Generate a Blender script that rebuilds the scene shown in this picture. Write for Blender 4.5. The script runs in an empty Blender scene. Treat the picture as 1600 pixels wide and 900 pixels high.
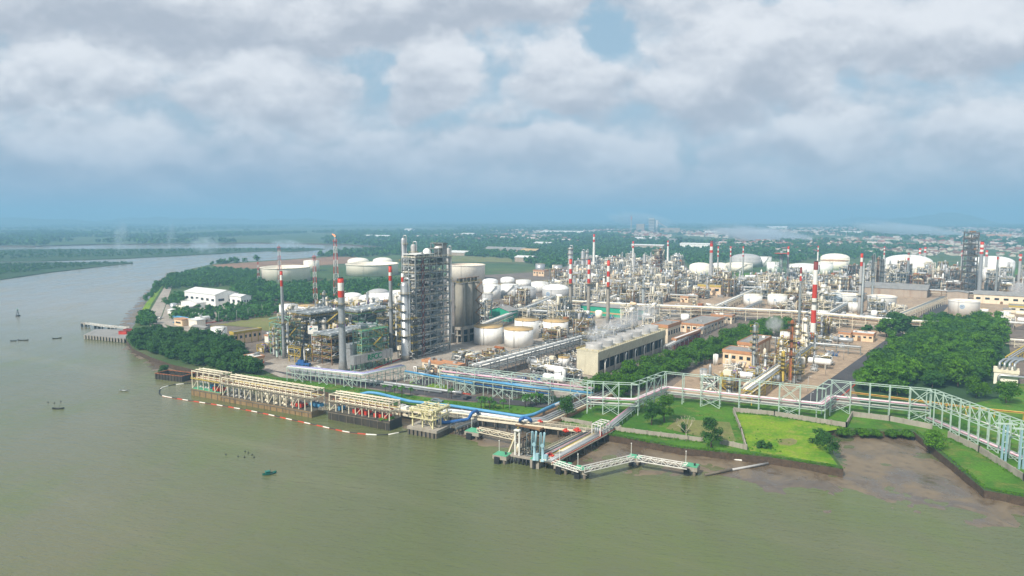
import bpy, math, random
import numpy as np
from mathutils import Vector
from mathutils.geometry import tessellate_polygon
random.seed(7)
RAD = math.radians
SC = bpy.context.scene
COL = SC.collection
HAZE_COLOR, HAZE_DENSITY, HAZE_TOP = (.31, .57, .82), 2.5e-4, 230.0
# ------------------------------------------------------------------ camera
CAM_H, HOR, FPX = 93.0, 340.0, 1066.7
PITCH = math.atan((450 - HOR) / FPX)
cam_data = bpy.data.cameras.new('camera')
cam_data.lens = 24.0; cam_data.sensor_width = 36.0
cam_data.clip_start = 1.0; cam_data.clip_end = 120000.0
cam = bpy.data.objects.new('camera', cam_data); COL.objects.link(cam)
cam.location = (0, 0, CAM_H); cam.rotation_euler = (math.pi / 2 - PITCH, 0, 0)
SC.camera = cam
# ------------------------------------------------------------------ colour management, sampling
SC.view_settings.view_transform = 'Standard'; SC.view_settings.look = 'None'
SC.view_settings.exposure = 0.14; SC.view_settings.gamma = 1.0
SC.view_settings.use_curve_mapping = False
SC.render.engine = 'CYCLES'
SC.cycles.use_denoising = True
SC.cycles.max_bounces = 5; SC.cycles.diffuse_bounces = 2; SC.cycles.glossy_bounces = 2
SC.cycles.transparent_max_bounces = 8; SC.cycles.volume_bounces = 2
SC.cycles.caustics_reflective = False; SC.cycles.caustics_refractive = False
# ------------------------------------------------------------------ sun
SUN_AZ, SUN_EL = -138.0, 44.0          # azimuth clockwise from the view direction (+Y), elevation
sd = bpy.data.lights.new('sun', 'SUN'); sd.energy = 5.0; sd.angle = RAD(2.5); sd.color = (1.0, 0.93, 0.82)
sun = bpy.data.objects.new('sun', sd); COL.objects.link(sun)
_d = Vector((math.sin(RAD(SUN_AZ)) * math.cos(RAD(SUN_EL)), math.cos(RAD(SUN_AZ)) * math.cos(RAD(SUN_EL)), math.sin(RAD(SUN_EL))))
sun.rotation_euler = (-_d).to_track_quat('-Z', 'Y').to_euler()
sun.location = (0, 0, 500)

# ------------------------------------------------------------------ pixel <-> world (photo pixels, 1600x900)
_F = Vector((0, math.cos(PITCH), -math.sin(PITCH))); _U = Vector((0, math.sin(PITCH), math.cos(PITCH)))
def ray(px, py):
    return _F + Vector((1, 0, 0)) * ((px - 800) / FPX) + _U * ((450 - py) / FPX)
LAND = 3.0
def G(px, py, z=LAND):
    r = ray(px, py); t = (z - CAM_H) / r.z
    return Vector((r.x * t, r.y * t, z))
def AT(px, py, Y):
    r = ray(px, py); t = Y / r.y
    return Vector((r.x * t, Y, CAM_H + r.z * t))
def mpp(Y):                      # metres per photo pixel at depth Y
    return Y / FPX
def srgb(c):
    return tuple((x / 12.92 if x <= 0.04045 else ((x + 0.055) / 1.055) ** 2.4) for x in c)
def hexc(h):
    return srgb(tuple(int(h[i:i + 2], 16) / 255 for i in (0, 2, 4)))

# ------------------------------------------------------------------ sky
class NT:
    """tiny helper to write node expressions"""
    def __init__(s, tree): s.t = tree; s.n = tree.nodes; s.l = tree.links
    def put(s, sock, v):
        if hasattr(v, 'is_output'): s.l.new(v, sock)
        elif v is not None: sock.default_value = v
    def m(s, op, a, b=None, c=None, clamp=False):
        n = s.n.new('ShaderNodeMath'); n.operation = op; n.use_clamp = clamp
        s.put(n.inputs[0], a); s.put(n.inputs[1], b)
        if c is not None: s.put(n.inputs[2], c)
        return n.outputs[0]
    def noise(s, vec, scale, detail=4, rough=0.55, lac=2.0, dist=0.0):
        n = s.n.new('ShaderNodeTexNoise'); s.put(n.inputs['Vector'], vec)
        n.inputs['Scale'].default_value = scale; n.inputs['Detail'].default_value = detail
        n.inputs['Roughness'].default_value = rough; n.inputs['Lacunarity'].default_value = lac
        n.inputs['Distortion'].default_value = dist
        return n.outputs['Fac']
    def vec(s, x, y, z):
        n = s.n.new('ShaderNodeCombineXYZ')
        for i, v in enumerate((x, y, z)): s.put(n.inputs[i], v)
        return n.outputs[0]
    def sep(s, v):
        n = s.n.new('ShaderNodeSeparateXYZ'); s.put(n.inputs[0], v); return n.outputs
    def mix(s, f, a, b):
        n = s.n.new('ShaderNodeMix'); n.data_type = 'RGBA'; n.clamp_factor = True
        s.put(n.inputs[0], f)
        for k, v in ((6, a), (7, b)):
            if hasattr(v, 'is_output'): s.l.new(v, n.inputs[k])
            else: n.inputs[k].default_value = (*v[:3], 1)
        return n.outputs[2]
    def rng(s, v, a, b, c=0.0, d=1.0, smooth=True):
        n = s.n.new('ShaderNodeMapRange'); n.interpolation_type = 'SMOOTHSTEP' if smooth else 'LINEAR'
        s.put(n.inputs['Value'], v)
        for k, x in (('From Min', a), ('From Max', b), ('To Min', c), ('To Max', d)): s.put(n.inputs[k], x)
        return n.outputs[0]

W = bpy.data.worlds.new('World'); SC.world = W; W.use_nodes = True
W.node_tree.nodes.clear()
w = NT(W.node_tree)
sky = w.n.new('ShaderNodeTexSky'); sky.sky_type = 'NISHITA'; sky.sun_disc = False
sky.sun_elevation = RAD(SUN_EL); sky.sun_rotation = RAD(SUN_AZ)
sky.altitude = 100; sky.air_density = 1.0; sky.dust_density = 2.0; sky.ozone_density = 2.0
tc = w.n.new('ShaderNodeTexCoord')
sx, sy, sz = w.sep(tc.outputs['Generated'])
ay = w.m('MAXIMUM', w.m('ABSOLUTE', sy), 0.12)
tx = w.m('DIVIDE', sx, ay)                 # tangent-plane direction: x right, z up (0 = horizon)
tz = w.m('DIVIDE', sz, ay)
# (px, py, rx, ry, weight) of the cloud masses, as directions
CL = [(430, -10, 620, 95, .9), (60, -20, 330, 110, .5), (75, 130, 190, 60, .8), (420, 130, 150, 62, .8), (675, 130, 80, 75, .9),
      (900, 125, 115, 68, .9), (1150, 100, 165, 98, 1.0), (1480, 50, 260, 80, .85), (880, 235, 170, 52, .75), (1290, 222, 190, 44, .7),
      (1560, 220, 130, 58, .5), (200, 250, 300, 70, .55), (550, 250, 220, 50, .5), (700, -30, 260, 95, .7), (1330, 150, 130, 60, .3)]
GAPS = [(962, 60, 40, 85, .95), (1065, 235, 45, 62, .8), (715, 110, 45, 70, .0), (745, 130, 34, 80, .75), (580, 112, 30, 45, .6), (705, 200, 55, 25, .6), (1335, 130, 45, 60, .4), (850, 190, 90, 18, .5), (1240, 0, 60, 30, .5)]
def tang(px, py):
    r = ray(px, py); return r.x / r.y, r.z / r.y
wn = w.noise(w.vec(tx, w.m('MULTIPLY', tz, 1.3), 0.37), 6.0, 6, .55)
wn2 = w.noise(w.vec(tx, w.m('MULTIPLY', tz, 1.3), 4.1), 6.0, 6, .55)
wx = w.m('MULTIPLY_ADD', w.m('SUBTRACT', wn, .5), .22, tx)
wz = w.m('MULTIPLY_ADD', w.m('SUBTRACT', wn2, .5), .16, tz)
def field(lst, zoff):
    """sum of soft masses; the upper half bulges, the underside is flat"""
    tot = None; shade = None
    for (px, py, rx, ry, wt) in lst:
        if wt == 0: continue
        cx, cz = tang(px, py); rx /= FPX; ry /= FPX
        dx = w.m('DIVIDE', w.m('SUBTRACT', wx, cx), rx)
        dz = w.m('DIVIDE', w.m('SUBTRACT', wz, cz), ry)
        q = w.m('SUBTRACT', 1.0, w.m('ADD', w.m('MULTIPLY', dx, dx), w.m('MULTIPLY', dz, dz)))
        q = w.m('MULTIPLY', w.m('MAXIMUM', q, 0.0), wt)
        tot = q if tot is None else w.m('ADD', tot, q)
        sh = w.m('MULTIPLY', q, dz)
        shade = sh if shade is None else w.m('ADD', shade, sh)
    return tot, shade
ct, cs = field(CL, 0)
gt, _ = field(GAPS, 0)
cp = w.vec(tx, w.m('MULTIPLY', tz, 1.7), 2.2)
n1 = w.noise(cp, 5.0, 9, .54)
cp2 = w.vec(tx, w.m('MULTIPLY_ADD', tz, 1.7, .05), 2.2)
n1b = w.noise(cp2, 5.0, 9, .54)
back = w.m('LESS_THAN', sy, 0.0)
dens = w.m('ADD', w.m('ADD', w.m('MULTIPLY', ct, .55), w.m('MULTIPLY', w.m('SUBTRACT', n1, .5), 1.7)), w.m('MULTIPLY', back, .35))
dens = w.m('SUBTRACT', dens, w.m('MULTIPLY', gt, .42))
f1 = w.noise(w.vec(tx, w.m('MULTIPLY', tz, 1.5), 6.6), 15.0, 7, .58)
dens = w.m('ADD', dens, w.m('MULTIPLY', w.m('SUBTRACT', f1, .5), .35))
cover = w.rng(dens, -.36, .20)
relief = w.m('MULTIPLY', w.m('SUBTRACT', n1, n1b), 1.8)
f2 = w.noise(w.vec(tx, w.m('MULTIPLY_ADD', tz, 1.5, .016), 6.6), 15.0, 7, .58)
relief = w.m('ADD', relief, w.m('MULTIPLY', w.m('SUBTRACT', f1, f2), .75))
br = w.m('ADD', w.m('ADD', w.m('MULTIPLY', cs, .9), relief), w.m('MULTIPLY', dens, .12))
br = w.rng(br, -.55, .50)
cloud = w.mix(br, hexc('AEB7C4'), hexc('E0E4EA'))
# the cloud deck thins and turns blue-grey towards the horizon (distance)
blue = w.mix(w.rng(tz, .02, .34), hexc('AFC9DA'), hexc('A6C6DA'))
nis = w.n.new('ShaderNodeVectorMath'); nis.operation = 'SCALE'
w.l.new(sky.outputs[0], nis.inputs[0]); nis.inputs['Scale'].default_value = .085
clear = w.mix(.72, nis.outputs[0], blue)
body = w.mix(cover, clear, cloud)
low = w.mix(w.rng(tx, -.75, .3), hexc('8AA3BD'), hexc('98AEC4'))
hz = w.rng(w.m('ADD', tz, w.m('MULTIPLY', w.m('SUBTRACT', n1, .5), .10)), -.02, .19, 1.0, 0.0)
fin = w.mix(w.m('MULTIPLY', hz, .93), body, low)
topb = w.rng(tz, .12, .36)
bg = w.n.new('ShaderNodeBackground'); bg.inputs['Strength'].default_value = .1
sc10 = w.n.new('ShaderNodeVectorMath'); sc10.operation = 'SCALE'; sc10.inputs['Scale'].default_value = 10.0
w.l.new(fin, sc10.inputs[0]); w.l.new(sc10.outputs[0], bg.inputs['Color'])
wo = w.n.new('ShaderNodeOutputWorld'); w.l.new(bg.outputs[0], wo.inputs['Surface'])
W.cycles.sampling_method = 'MANUAL'; W.cycles.sample_map_resolution = 512
# ------------------------------------------------------------------ materials
MATS = {}
def mat(name, color, rough=.6, metal=0.0, var=.12, scale=.35, dirt=None, dirt_amt=.0, streak=False, spec=.4):
    """painted / weathered surface: base colour broken by noise, with optional stains in a second colour"""
    if name in MATS: return MATS[name]
    m = bpy.data.materials.new(name); m.use_nodes = True; m.node_tree.nodes.clear()
    t = NT(m.node_tree)
    c = hexc(color) if isinstance(color, str) else color
    tcx = t.n.new('ShaderNodeTexCoord'); P = tcx.outputs['Object']
    n = t.noise(P, scale, 5, .6)
    lo = tuple(x * (1 - var) for x in c); hi = tuple(min(1, x * (1 + var)) for x in c)
    col = t.mix(t.rng(n, .3, .7), lo, hi)
    if dirt:
        dc = hexc(dirt) if isinstance(dirt, str) else dirt
        if streak:
            x, y, z = t.sep(P)
            v = t.vec(x, y, t.m('MULTIPLY', z, .08))
            n2 = t.noise(v, scale * 2.2, 5, .65)
        else:
            n2 = t.noise(P, scale * .7, 6, .68)
        col = t.mix(t.m('MULTIPLY', t.rng(n2, .48, .74), dirt_amt), col, dc)
    b = t.n.new('ShaderNodeBsdfPrincipled')
    t.l.new(col, b.inputs['Base Color'])
    t.put(b.inputs['Roughness'], t.rng(n, .2, .8, max(0, rough - .08), min(1, rough + .1), False))
    b.inputs['Metallic'].default_value = metal
    b.inputs['Specular IOR Level'].default_value = spec
    o = t.n.new('ShaderNodeOutputMaterial'); t.l.new(b.outputs[0], o.inputs[0])
    MATS[name] = m
    return m
def leafmat(name, dark, light, tint=None, scale=.12, rough=.75):
    if name in MATS: return MATS[name]
    m = bpy.data.materials.new(name); m.use_nodes = True; m.node_tree.nodes.clear()
    t = NT(m.node_tree)
    tcx = t.n.new('ShaderNodeTexCoord'); oi = t.n.new('ShaderNodeObjectInfo')
    geo = t.n.new('ShaderNodeNewGeometry')
    n = t.noise(tcx.outputs['Object'], scale, 3, .6)
    f = t.m('ADD', t.m('MULTIPLY', n, .7), t.m('MULTIPLY', geo.outputs['Random Per Island'], .45))
    col = t.mix(t.rng(f, .2, .9), dark, light)
    if tint: col = t.mix(t.m('MULTIPLY', oi.outputs['Random'], .55), col, tint)
    b = t.n.new('ShaderNodeBsdfPrincipled'); t.l.new(col, b.inputs['Base Color'])
    b.inputs['Roughness'].default_value = rough; b.inputs['Specular IOR Level'].default_value = .25
    tr = t.n.new('ShaderNodeBsdfTranslucent'); t.l.new(col, tr.inputs[0])
    ms = t.n.new('ShaderNodeMixShader'); ms.inputs[0].default_value = .22
    t.l.new(b.outputs[0], ms.inputs[1]); t.l.new(tr.outputs[0], ms.inputs[2])
    o = t.n.new('ShaderNodeOutputMaterial'); t.l.new(ms.outputs[0], o.inputs[0])
    MATS[name] = m
    return m

# ------------------------------------------------------------------ mesh builder
class MB:
    def __init__(s): s.v = []; s.f = []; s.mi = []; s.sm = []
    def quad_box(s, pts, mi=0):
        b = len(s.v); s.v += [tuple(p) for p in pts]
        for q in ((0, 3, 2, 1), (4, 5, 6, 7), (0, 1, 5, 4), (1, 2, 6, 5), (2, 3, 7, 6), (3, 0, 4, 7)):
            s.f.append(tuple(b + i for i in q)); s.mi.append(mi); s.sm.append(False)
        return s
    def box(s, cx, cy, z0, wx, wy, h, mi=0, rz=0.0):
        c, sn = math.cos(rz), math.sin(rz)
        pts = []
        for z in (z0, z0 + h):
            for (a, b) in ((-.5, -.5), (.5, -.5), (.5, .5), (-.5, .5)):
                x, y = a * wx, b * wy
                pts.append((cx + x * c - y * sn, cy + x * sn + y * c, z))
        return s.quad_box(pts, mi)
    def bar(s, p0, p1, w=.2, h=None, mi=0):
        p0 = Vector(p0); p1 = Vector(p1); d = p1 - p0
        if d.length < 1e-6: return s
        d.normalize(); h = h or w
        ref = Vector((0, 0, 1)) if abs(d.z) < .95 else Vector((0, 1, 0))
        a = d.cross(ref).normalized() * (w / 2); b = a.cross(d).normalized() * (h / 2)
        pts = [p0 - a - b, p0 + a - b, p0 + a + b, p0 - a + b, p1 - a - b, p1 + a - b, p1 + a + b, p1 - a + b]
        return s.quad_box(pts, mi)
    def rings(s, rings, n=16, mi=0, cap0=True, cap1=True, smooth=True):
        """rings: list of (centre Vector, axis-a Vector, axis-b Vector) already scaled by the radius; mi may be a list per span"""
        b = len(s.v)
        for (c, a, bb) in rings:
            for k in range(n):
                t = 2 * math.pi * k / n
                s.v.append(tuple(c + a * math.cos(t) + bb * math.sin(t)))
        for r in range(len(rings) - 1):
            m_ = mi[r] if isinstance(mi, (list, tuple)) else mi
            for k in range(n):
                k2 = (k + 1) % n
                s.f.append((b + r * n + k, b + r * n + k2, b + (r + 1) * n + k2, b + (r + 1) * n + k)); s.mi.append(m_); s.sm.append(smooth)
        m0 = mi[0] if isinstance(mi, (list, tuple)) else mi
        m1 = mi[-1] if isinstance(mi, (list, tuple)) else mi
        if cap0: s.f.append(tuple(b + k for k in reversed(range(n)))); s.mi.append(m0); s.sm.append(False)
        if cap1:
            q = b + (len(rings) - 1) * n
            s.f.append(tuple(q + k for k in range(n))); s.mi.append(m1); s.sm.append(False)
        return s
    def lathe(s, prof, cx=0, cy=0, n=20, mi=0, cap0=True, cap1=True):
        """prof: [(radius, z)] bottom to top"""
        return s.rings([(Vector((cx, cy, z)), Vector((r, 0, 0)), Vector((0, r, 0))) for (r, z) in prof], n, mi, cap0, cap1)
    def cyl(s, cx, cy, z0, r, h, n=16, mi=0): return s.lathe([(r, z0), (r, z0 + h)], cx, cy, n, mi)
    def dome(s, cx, cy, z0, r, h, n=20, mi=0, k=5):
        return s.lathe([(max(.01, r * math.cos(i / k * math.pi / 2)), z0 + h * math.sin(i / k * math.pi / 2)) for i in range(k + 1)], cx, cy, n, mi, False, True)
    def sphere(s, cx, cy, cz, r, n=14, k=8, mi=0, rz=None):
        rz = rz or r
        return s.lathe([(max(.01, r * math.sin(i / k * math.pi)), cz - rz * math.cos(i / k * math.pi)) for i in range(k + 1)], cx, cy, n, mi)
    def hcyl(s, p0, p1, r, n=12, mi=0, bulge=.3):
        """a capsule-like vessel between two points"""
        p0 = Vector(p0); p1 = Vector(p1); d = (p1 - p0).normalized()
        ref = Vector((0, 0, 1)) if abs(d.z) < .95 else Vector((0, 1, 0))
        a = d.cross(ref).normalized(); b = a.cross(d)
        R = []
        for (t, q) in ((-bulge, .35), (-bulge * .7, .75), (0, 1)): R.append((p0 + d * (t * r), a * r * q, b * r * q))
        for (t, q) in ((0, 1), (bulge * .7, .75), (bulge, .35)): R.append((p1 + d * (t * r), a * r * q, b * r * q))
        return s.rings(R, n, mi)
    def tube(s, pts, r, n=8, mi=0, caps=True, bend=None):
        """pipe along a polyline, elbows rounded"""
        P = [Vector(p) for p in pts]
        if bend is None: bend = r * 2.2
        Q = [P[0]]
        for i in range(1, len(P) - 1):
            a = (P[i - 1] - P[i]); b = (P[i + 1] - P[i]); la, lb = a.length, b.length
            if la < 1e-5 or lb < 1e-5: continue
            k = min(bend, la * .45, lb * .45)
            s0 = P[i] + a / la * k; s1 = P[i] + b / lb * k
            for t in (0, .33, .67, 1): Q.append(s0 * (1 - t) ** 2 + P[i] * (2 * t * (1 - t)) + s1 * t * t)
        Q.append(P[-1])
        R = []; up = None
        for i, p in enumerate(Q):
            d = (Q[min(i + 1, len(Q) - 1)] - Q[max(i - 1, 0)])
            if d.length < 1e-6: continue
            d.normalize()
            if up is None: up = Vector((0, 0, 1)) if abs(d.z) < .9 else Vector((0, 1, 0))
            a = d.cross(up)
            if a.length < 1e-3: a = d.cross(Vector((1, 0, 0)))
            a.normalize(); b = a.cross(d); up = b
            R.append((p, a * r, b * r))
        return s.rings(R, n, mi, caps, caps)
    def poly(s, pts, z0, z1, mi=0, mis=None):
        """prism from an outline (any winding, may be concave); top always, sides when z1>z0"""
        pts = [Vector((p[0], p[1], 0)) for p in pts]
        ar = sum(pts[i].x * pts[(i + 1) % len(pts)].y - pts[(i + 1) % len(pts)].x * pts[i].y for i in range(len(pts)))
        if ar < 0: pts.reverse()
        b = len(s.v); n = len(pts)
        s.v += [(p.x, p.y, z1) for p in pts]
        for tri in tessellate_polygon([pts]):
            i, j, k = tri
            A, B, C = pts[i], pts[j], pts[k]
            if (B - A).cross(C - A).z < 0: i, k = k, i
            s.f.append((b + i, b + j, b + k)); s.mi.append(mi); s.sm.append(False)
        if z1 > z0:
            c = len(s.v); s.v += [(p.x, p.y, z1) for p in pts]; s.v += [(p.x, p.y, z0) for p in pts]
            for i in range(n):
                j = (i + 1) % n
                s.f.append((c + n + i, c + n + j, c + j, c + i)); s.mi.append(mi if mis is None else mis); s.sm.append(False)
        return s
    def face(s, pts, mi=0):
        b = len(s.v); s.v += [tuple(p) for p in pts]; s.f.append(tuple(range(b, b + len(pts)))); s.mi.append(mi); s.sm.append(False); return s
    def mesh(s, name, mats):
        me = bpy.data.meshes.new(name); me.from_pydata(s.v, [], s.f)
        for m_ in (mats if isinstance(mats, (list, tuple)) else [mats]): me.materials.append(m_)
        me.polygons.foreach_set('material_index', s.mi); me.polygons.foreach_set('use_smooth', s.sm)
        me.update(); return me
    def obj(s, name, mats, parent=None, loc=None, rz=0.0):
        o = bpy.data.objects.new(name, s.mesh(name, mats)); COL.objects.link(o)
        if parent is not None: o.parent = parent
        if loc is not None: o.location = loc
        if rz: o.rotation_euler = (0, 0, rz)
        return o
def tag(o, label=None, cat=None, group=None, kind=None):
    if label: o['label'] = label
    if cat: o['category'] = cat
    if group: o['group'] = group
    if kind: o['kind'] = kind
    return o
def thing(name, label, cat, loc=(0, 0, 0), rz=0.0, group=None):
    o = bpy.data.objects.new(name, None); COL.objects.link(o); o.empty_display_size = .5
    o.location = loc; o.rotation_euler = (0, 0, rz)
    return tag(o, label, cat, group)
CHILD = {}
def copy_thing(root, loc, rz, label=None, group=None, scale=None, kids=None):
    r = root.copy(); COL.objects.link(r); r.location = loc; r.rotation_euler = (0, 0, rz)
    if scale is not None: r.scale = scale
    if label: r['label'] = label
    if group: r['group'] = group
    for ch in (kids if kids is not None else list(root.children)):
        c = ch.copy(); COL.objects.link(c); c.parent = r
        for g in (ch.children if kids is None else ()):
            d = g.copy(); COL.objects.link(d); d.parent = c
    return r
def mesh_np(name, V, F, mats, mi=None, smooth=False):
    """mesh from numpy arrays: V (n,3), F (m,4) or (m,3)"""
    V = np.asarray(V, np.float32); F = np.asarray(F, np.int32); k = F.shape[1]
    me = bpy.data.meshes.new(name)
    me.vertices.add(len(V)); me.vertices.foreach_set('co', V.ravel())
    me.loops.add(F.size); me.loops.foreach_set('vertex_index', F.ravel())
    me.polygons.add(len(F)); me.polygons.foreach_set('loop_start', np.arange(len(F), dtype=np.int32) * k)
    try: me.polygons.foreach_set('loop_total', np.full(len(F), k, np.int32))
    except Exception: pass
    for m_ in mats: me.materials.append(m_)
    if mi is not None: me.polygons.foreach_set('material_index', np.asarray(mi, np.int32))
    me.polygons.foreach_set('use_smooth', np.full(len(F), smooth))
    me.update(calc_edges=True); me.validate(); return me
# ------------------------------------------------------------------ water, land, mud, roads
def water_mat():
    m = bpy.data.materials.new('river_water'); m.use_nodes = True; m.node_tree.nodes.clear()
    t = NT(m.node_tree)
    g = t.n.new('ShaderNodeNewGeometry'); P = g.outputs['Position']
    x, y, z = t.sep(P)
    silt = t.noise(t.vec(t.m('MULTIPLY', x, .0045), t.m('MULTIPLY', y, .0022), 0.0), 1.0, 5, .6)
    col = t.mix(t.rng(silt, .34, .68), hexc('59613D'), hexc('6A684B'))
    patch = t.noise(t.vec(t.m('MULTIPLY', x, .03), t.m('MULTIPLY', y, .012), 3.0), 1.0, 4, .6)
    col = t.mix(t.m('MULTIPLY', t.rng(patch, .42, .7), .6), col, hexc('5C6A34'))
    bands = t.noise(t.vec(t.m('MULTIPLY', t.m('ADD', y, t.m('MULTIPLY', x, .55)), .02), t.m('MULTIPLY', t.m('ADD', x, t.m('MULTIPLY', y, -.55)), .0022), 9.0), 1.0, 6, .6)
    col = t.mix(t.m('MULTIPLY', t.rng(bands, .5, .72), .45), col, hexc('7C7A5C'))     # silt lines drawn out by the current
    up = t.rng(t.m('ADD', y, t.m('MULTIPLY', silt, 160.0)), 430, 900)          # the calmer reach up-river; pale sky reflection painted into its greyer silt colour
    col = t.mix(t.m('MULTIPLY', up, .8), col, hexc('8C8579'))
    b = t.n.new('ShaderNodeBsdfPrincipled'); t.l.new(col, b.inputs['Base Color'])
    t.put(b.inputs['Roughness'], t.rng(patch, .35, .7, .10, .24)); b.inputs['IOR'].default_value = 1.33
    # wind ripples: long low waves, short chop
    r1 = t.noise(t.vec(t.m('MULTIPLY', t.m('ADD', x, t.m('MULTIPLY', y, -.35)), .10), t.m('MULTIPLY', t.m('ADD', y, t.m('MULTIPLY', x, .3)), .34), 0.0), 1.0, 4, .6)
    r2 = t.noise(t.vec(t.m('MULTIPLY', x, .5), t.m('MULTIPLY', y, 1.1), 7.0), 1.0, 3, .6)
    h = t.m('ADD', t.m('MULTIPLY', r1, 1.0), t.m('MULTIPLY', r2, .45))
    bp = t.n.new('ShaderNodeBump'); t.put(bp.inputs['Strength'], t.rng(y, 240, 700, .42, .10)); bp.inputs['Distance'].default_value = 1.1
    t.l.new(h, bp.inputs['Height']); t.l.new(bp.outputs[0], b.inputs['Normal'])
    o = t.n.new('ShaderNodeOutputMaterial'); t.l.new(b.outputs[0], o.inputs[0])
    return m
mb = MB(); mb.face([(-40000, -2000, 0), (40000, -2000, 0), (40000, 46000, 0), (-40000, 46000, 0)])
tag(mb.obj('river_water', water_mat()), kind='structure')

def ground_mat(name, cols, scale, detail=6, rough=.9, bump=0.0, fine=None):
    """ground colour from two noise scales; cols = three colours"""
    m = bpy.data.materials.new(name); m.use_nodes = True; m.node_tree.nodes.clear()
    t = NT(m.node_tree); g = t.n.new('ShaderNodeNewGeometry'); P = g.outputs['Position']
    n = t.noise(P, scale, detail, .6); n2 = t.noise(P, scale * 4.3, 4, .6)
    c = t.mix(t.rng(n, .36, .6), hexc(cols[0]), hexc(cols[1]))
    c = t.mix(t.m('MULTIPLY', t.rng(n2, .5, .68), .75), c, hexc(cols[2]))
    if fine:
        n3 = t.noise(P, fine, 3, .7)
        c = t.mix(t.m('MULTIPLY', t.rng(n3, .35, .65), .4), c, tuple(q * .45 for q in hexc(cols[0])))
    b = t.n.new('ShaderNodeBsdfPrincipled'); t.l.new(c, b.inputs['Base Color'])
    b.inputs['Roughness'].default_value = rough; b.inputs['Specular IOR Level'].default_value = .2
    o = t.n.new('ShaderNodeOutputMaterial'); t.l.new(b.outputs[0], o.inputs[0])
    MATS[name] = m; return m
ground_mat('plain_land', ('3F5A30', '54683A', '6E6A4C'), .0016, 8, .95, fine=.02)
ground_mat('mangrove_land', ('2F4A2C', '3B5632', '4A5A38'), .004, 8, .95, fine=.03)
ground_mat('grass_lawn', ('3A661C', '558024', '72793A'), .035, 6, .95, fine=1.2)
ground_mat('bright_grass', ('55831A', '7E9A24', '96934A'), .07, 6, .95, fine=1.0)
ground_mat('dry_grass', ('6B7440', '7F7F4C', '87785A'), .03, 6, .95, fine=.8)
ground_mat('yard_concrete', ('A0968A', 'ABA296', '887C70'), .03, 7, .9, fine=.6)
ground_mat('plant_gravel', ('736960', '82766B', '5A4F47'), .05, 7, .95, fine=.7)
ground_mat('pale_yard', ('B59E84', 'A48F79', '877461'), .05, 7, .9, fine=.5)
ground_mat('asphalt', ('4A484A', '545254', '5E5A58'), .06, 6, .85, fine=1.5)
ground_mat('bare_soil', ('8A6A54', '9B7B62', '7C6A50'), .02, 7, .95, fine=.5)
ground_mat('seawall_stone', ('5E4E40', '4C4036', '6E6252'), .6, 6, .9, fine=3)
mat('kerb_red', 'A8442E', .8, var=.25, scale=.5)
mat('kerb_pale', 'A9A294', .85, var=.15)

MAIN = [(1760, 812), (1600, 777), (1538, 766), (1500, 734), (1428, 675), (1370, 674), (1292, 671), (1303, 711), (1318, 733), (1200, 714), (1062, 700), (948, 679),
        (880, 663), (860, 656), (780, 646), (706, 637), (640, 637), (560, 623), (480, 606), (420, 597), (385, 590), (310, 579), (270, 570), (236, 558), (208, 545),
        (197, 531), (203, 518), (213, 503), (228, 476), (246, 452), (263, 433), (298, 420), (340, 411), (400, 408), (480, 403), (533, 394), (592, 390),
        (606, 387), (592, 385), (540, 381.5), (460, 380), (400, 379), (300, 380), (150, 381.5), (55, 384)]
main_pts = [G(px, py, LAND) for (px, py) in MAIN]
main_pts += [Vector((-4200, 2600, 3)), Vector((-9000, 4200, 3)), Vector((-39000, 9000, 3)), Vector((-39000, 44000, 3)), Vector((39000, 44000, 3)), Vector((39000, 300, 3)), Vector((600, 120, 3))]
mb = MB(); mb.poly(main_pts, -1.5, LAND, 0, 1)
tag(mb.obj('mainland_ground', [MATS['plain_land'], MATS['seawall_stone']]), kind='structure')
def sheet(name, pix, m, z=LAND, dz=.02, kind='structure', side=None, base=None):
    mb = MB(); pts = [G(px, py, z) for (px, py) in pix]
    mb.poly(pts, base if base is not None else z + dz, z + dz, 0, 1 if side else 0)
    return tag(mb.obj(name, [m] + ([side] if side else [])), kind=kind)
PEN = [(-260, 410.5), (-100, 410), (60, 409.6), (150, 409.8), (203, 409.8), (208, 411), (185, 413), (150, 417), (80, 425), (0, 436.5), (-120, 452), (-300, 470)]
ISL = [(-300, 395), (60, 389), (200, 388.6), (420, 387.6), (470, 387.2), (500, 388), (508, 389), (490, 391), (455, 393.5), (420, 392), (280, 399.5), (190, 404), (60, 408), (-300, 409.5)]
sheet('mangrove_peninsula_ground', PEN, MATS['mangrove_land'], 1.0, 0, base=-.5)
sheet('mangrove_island_ground', ISL, MATS['mangrove_land'], 1.0, 0, base=-.5)
# ------------------------------------------------------------------ yards, lawns, roads of the works (thin sheets on the land)
sheet('plant_ground', [(285, 502), (330, 490), (405, 480), (450, 444), (640, 436), (860, 424), (900, 411), (1065, 406), (1085, 432), (1300, 424), (1600, 428), (1900, 440), (1900, 640), (1480, 640), (1300, 640), (1050, 625), (940, 612), (700, 632), (560, 612), (440, 592), (390, 567), (376, 545), (330, 525)], MATS['plant_gravel'], dz=0.032)
sheet('paved_yard', [(395, 571), (440, 556), (560, 560), (700, 531), (735, 552), (655, 597), (600, 592), (560, 600), (440, 590)], MATS['yard_concrete'], dz=0.044)
sheet('pale_paved_yard', [(1040, 612), (1100, 566), (1215, 505), (1310, 500), (1400, 520), (1372, 548), (1302, 594), (1255, 628), (1130, 622)], MATS['pale_yard'], dz=0.056)
sheet('cooling_yard', [(860, 600), (910, 585), (945, 592), (915, 618), (870, 622)], MATS['yard_concrete'], dz=0.068)
sheet('tank_yard', [(700, 552), (735, 515), (900, 500), (1060, 470), (1150, 470), (960, 528), (800, 556)], MATS['yard_concrete'], dz=0.080)
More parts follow.
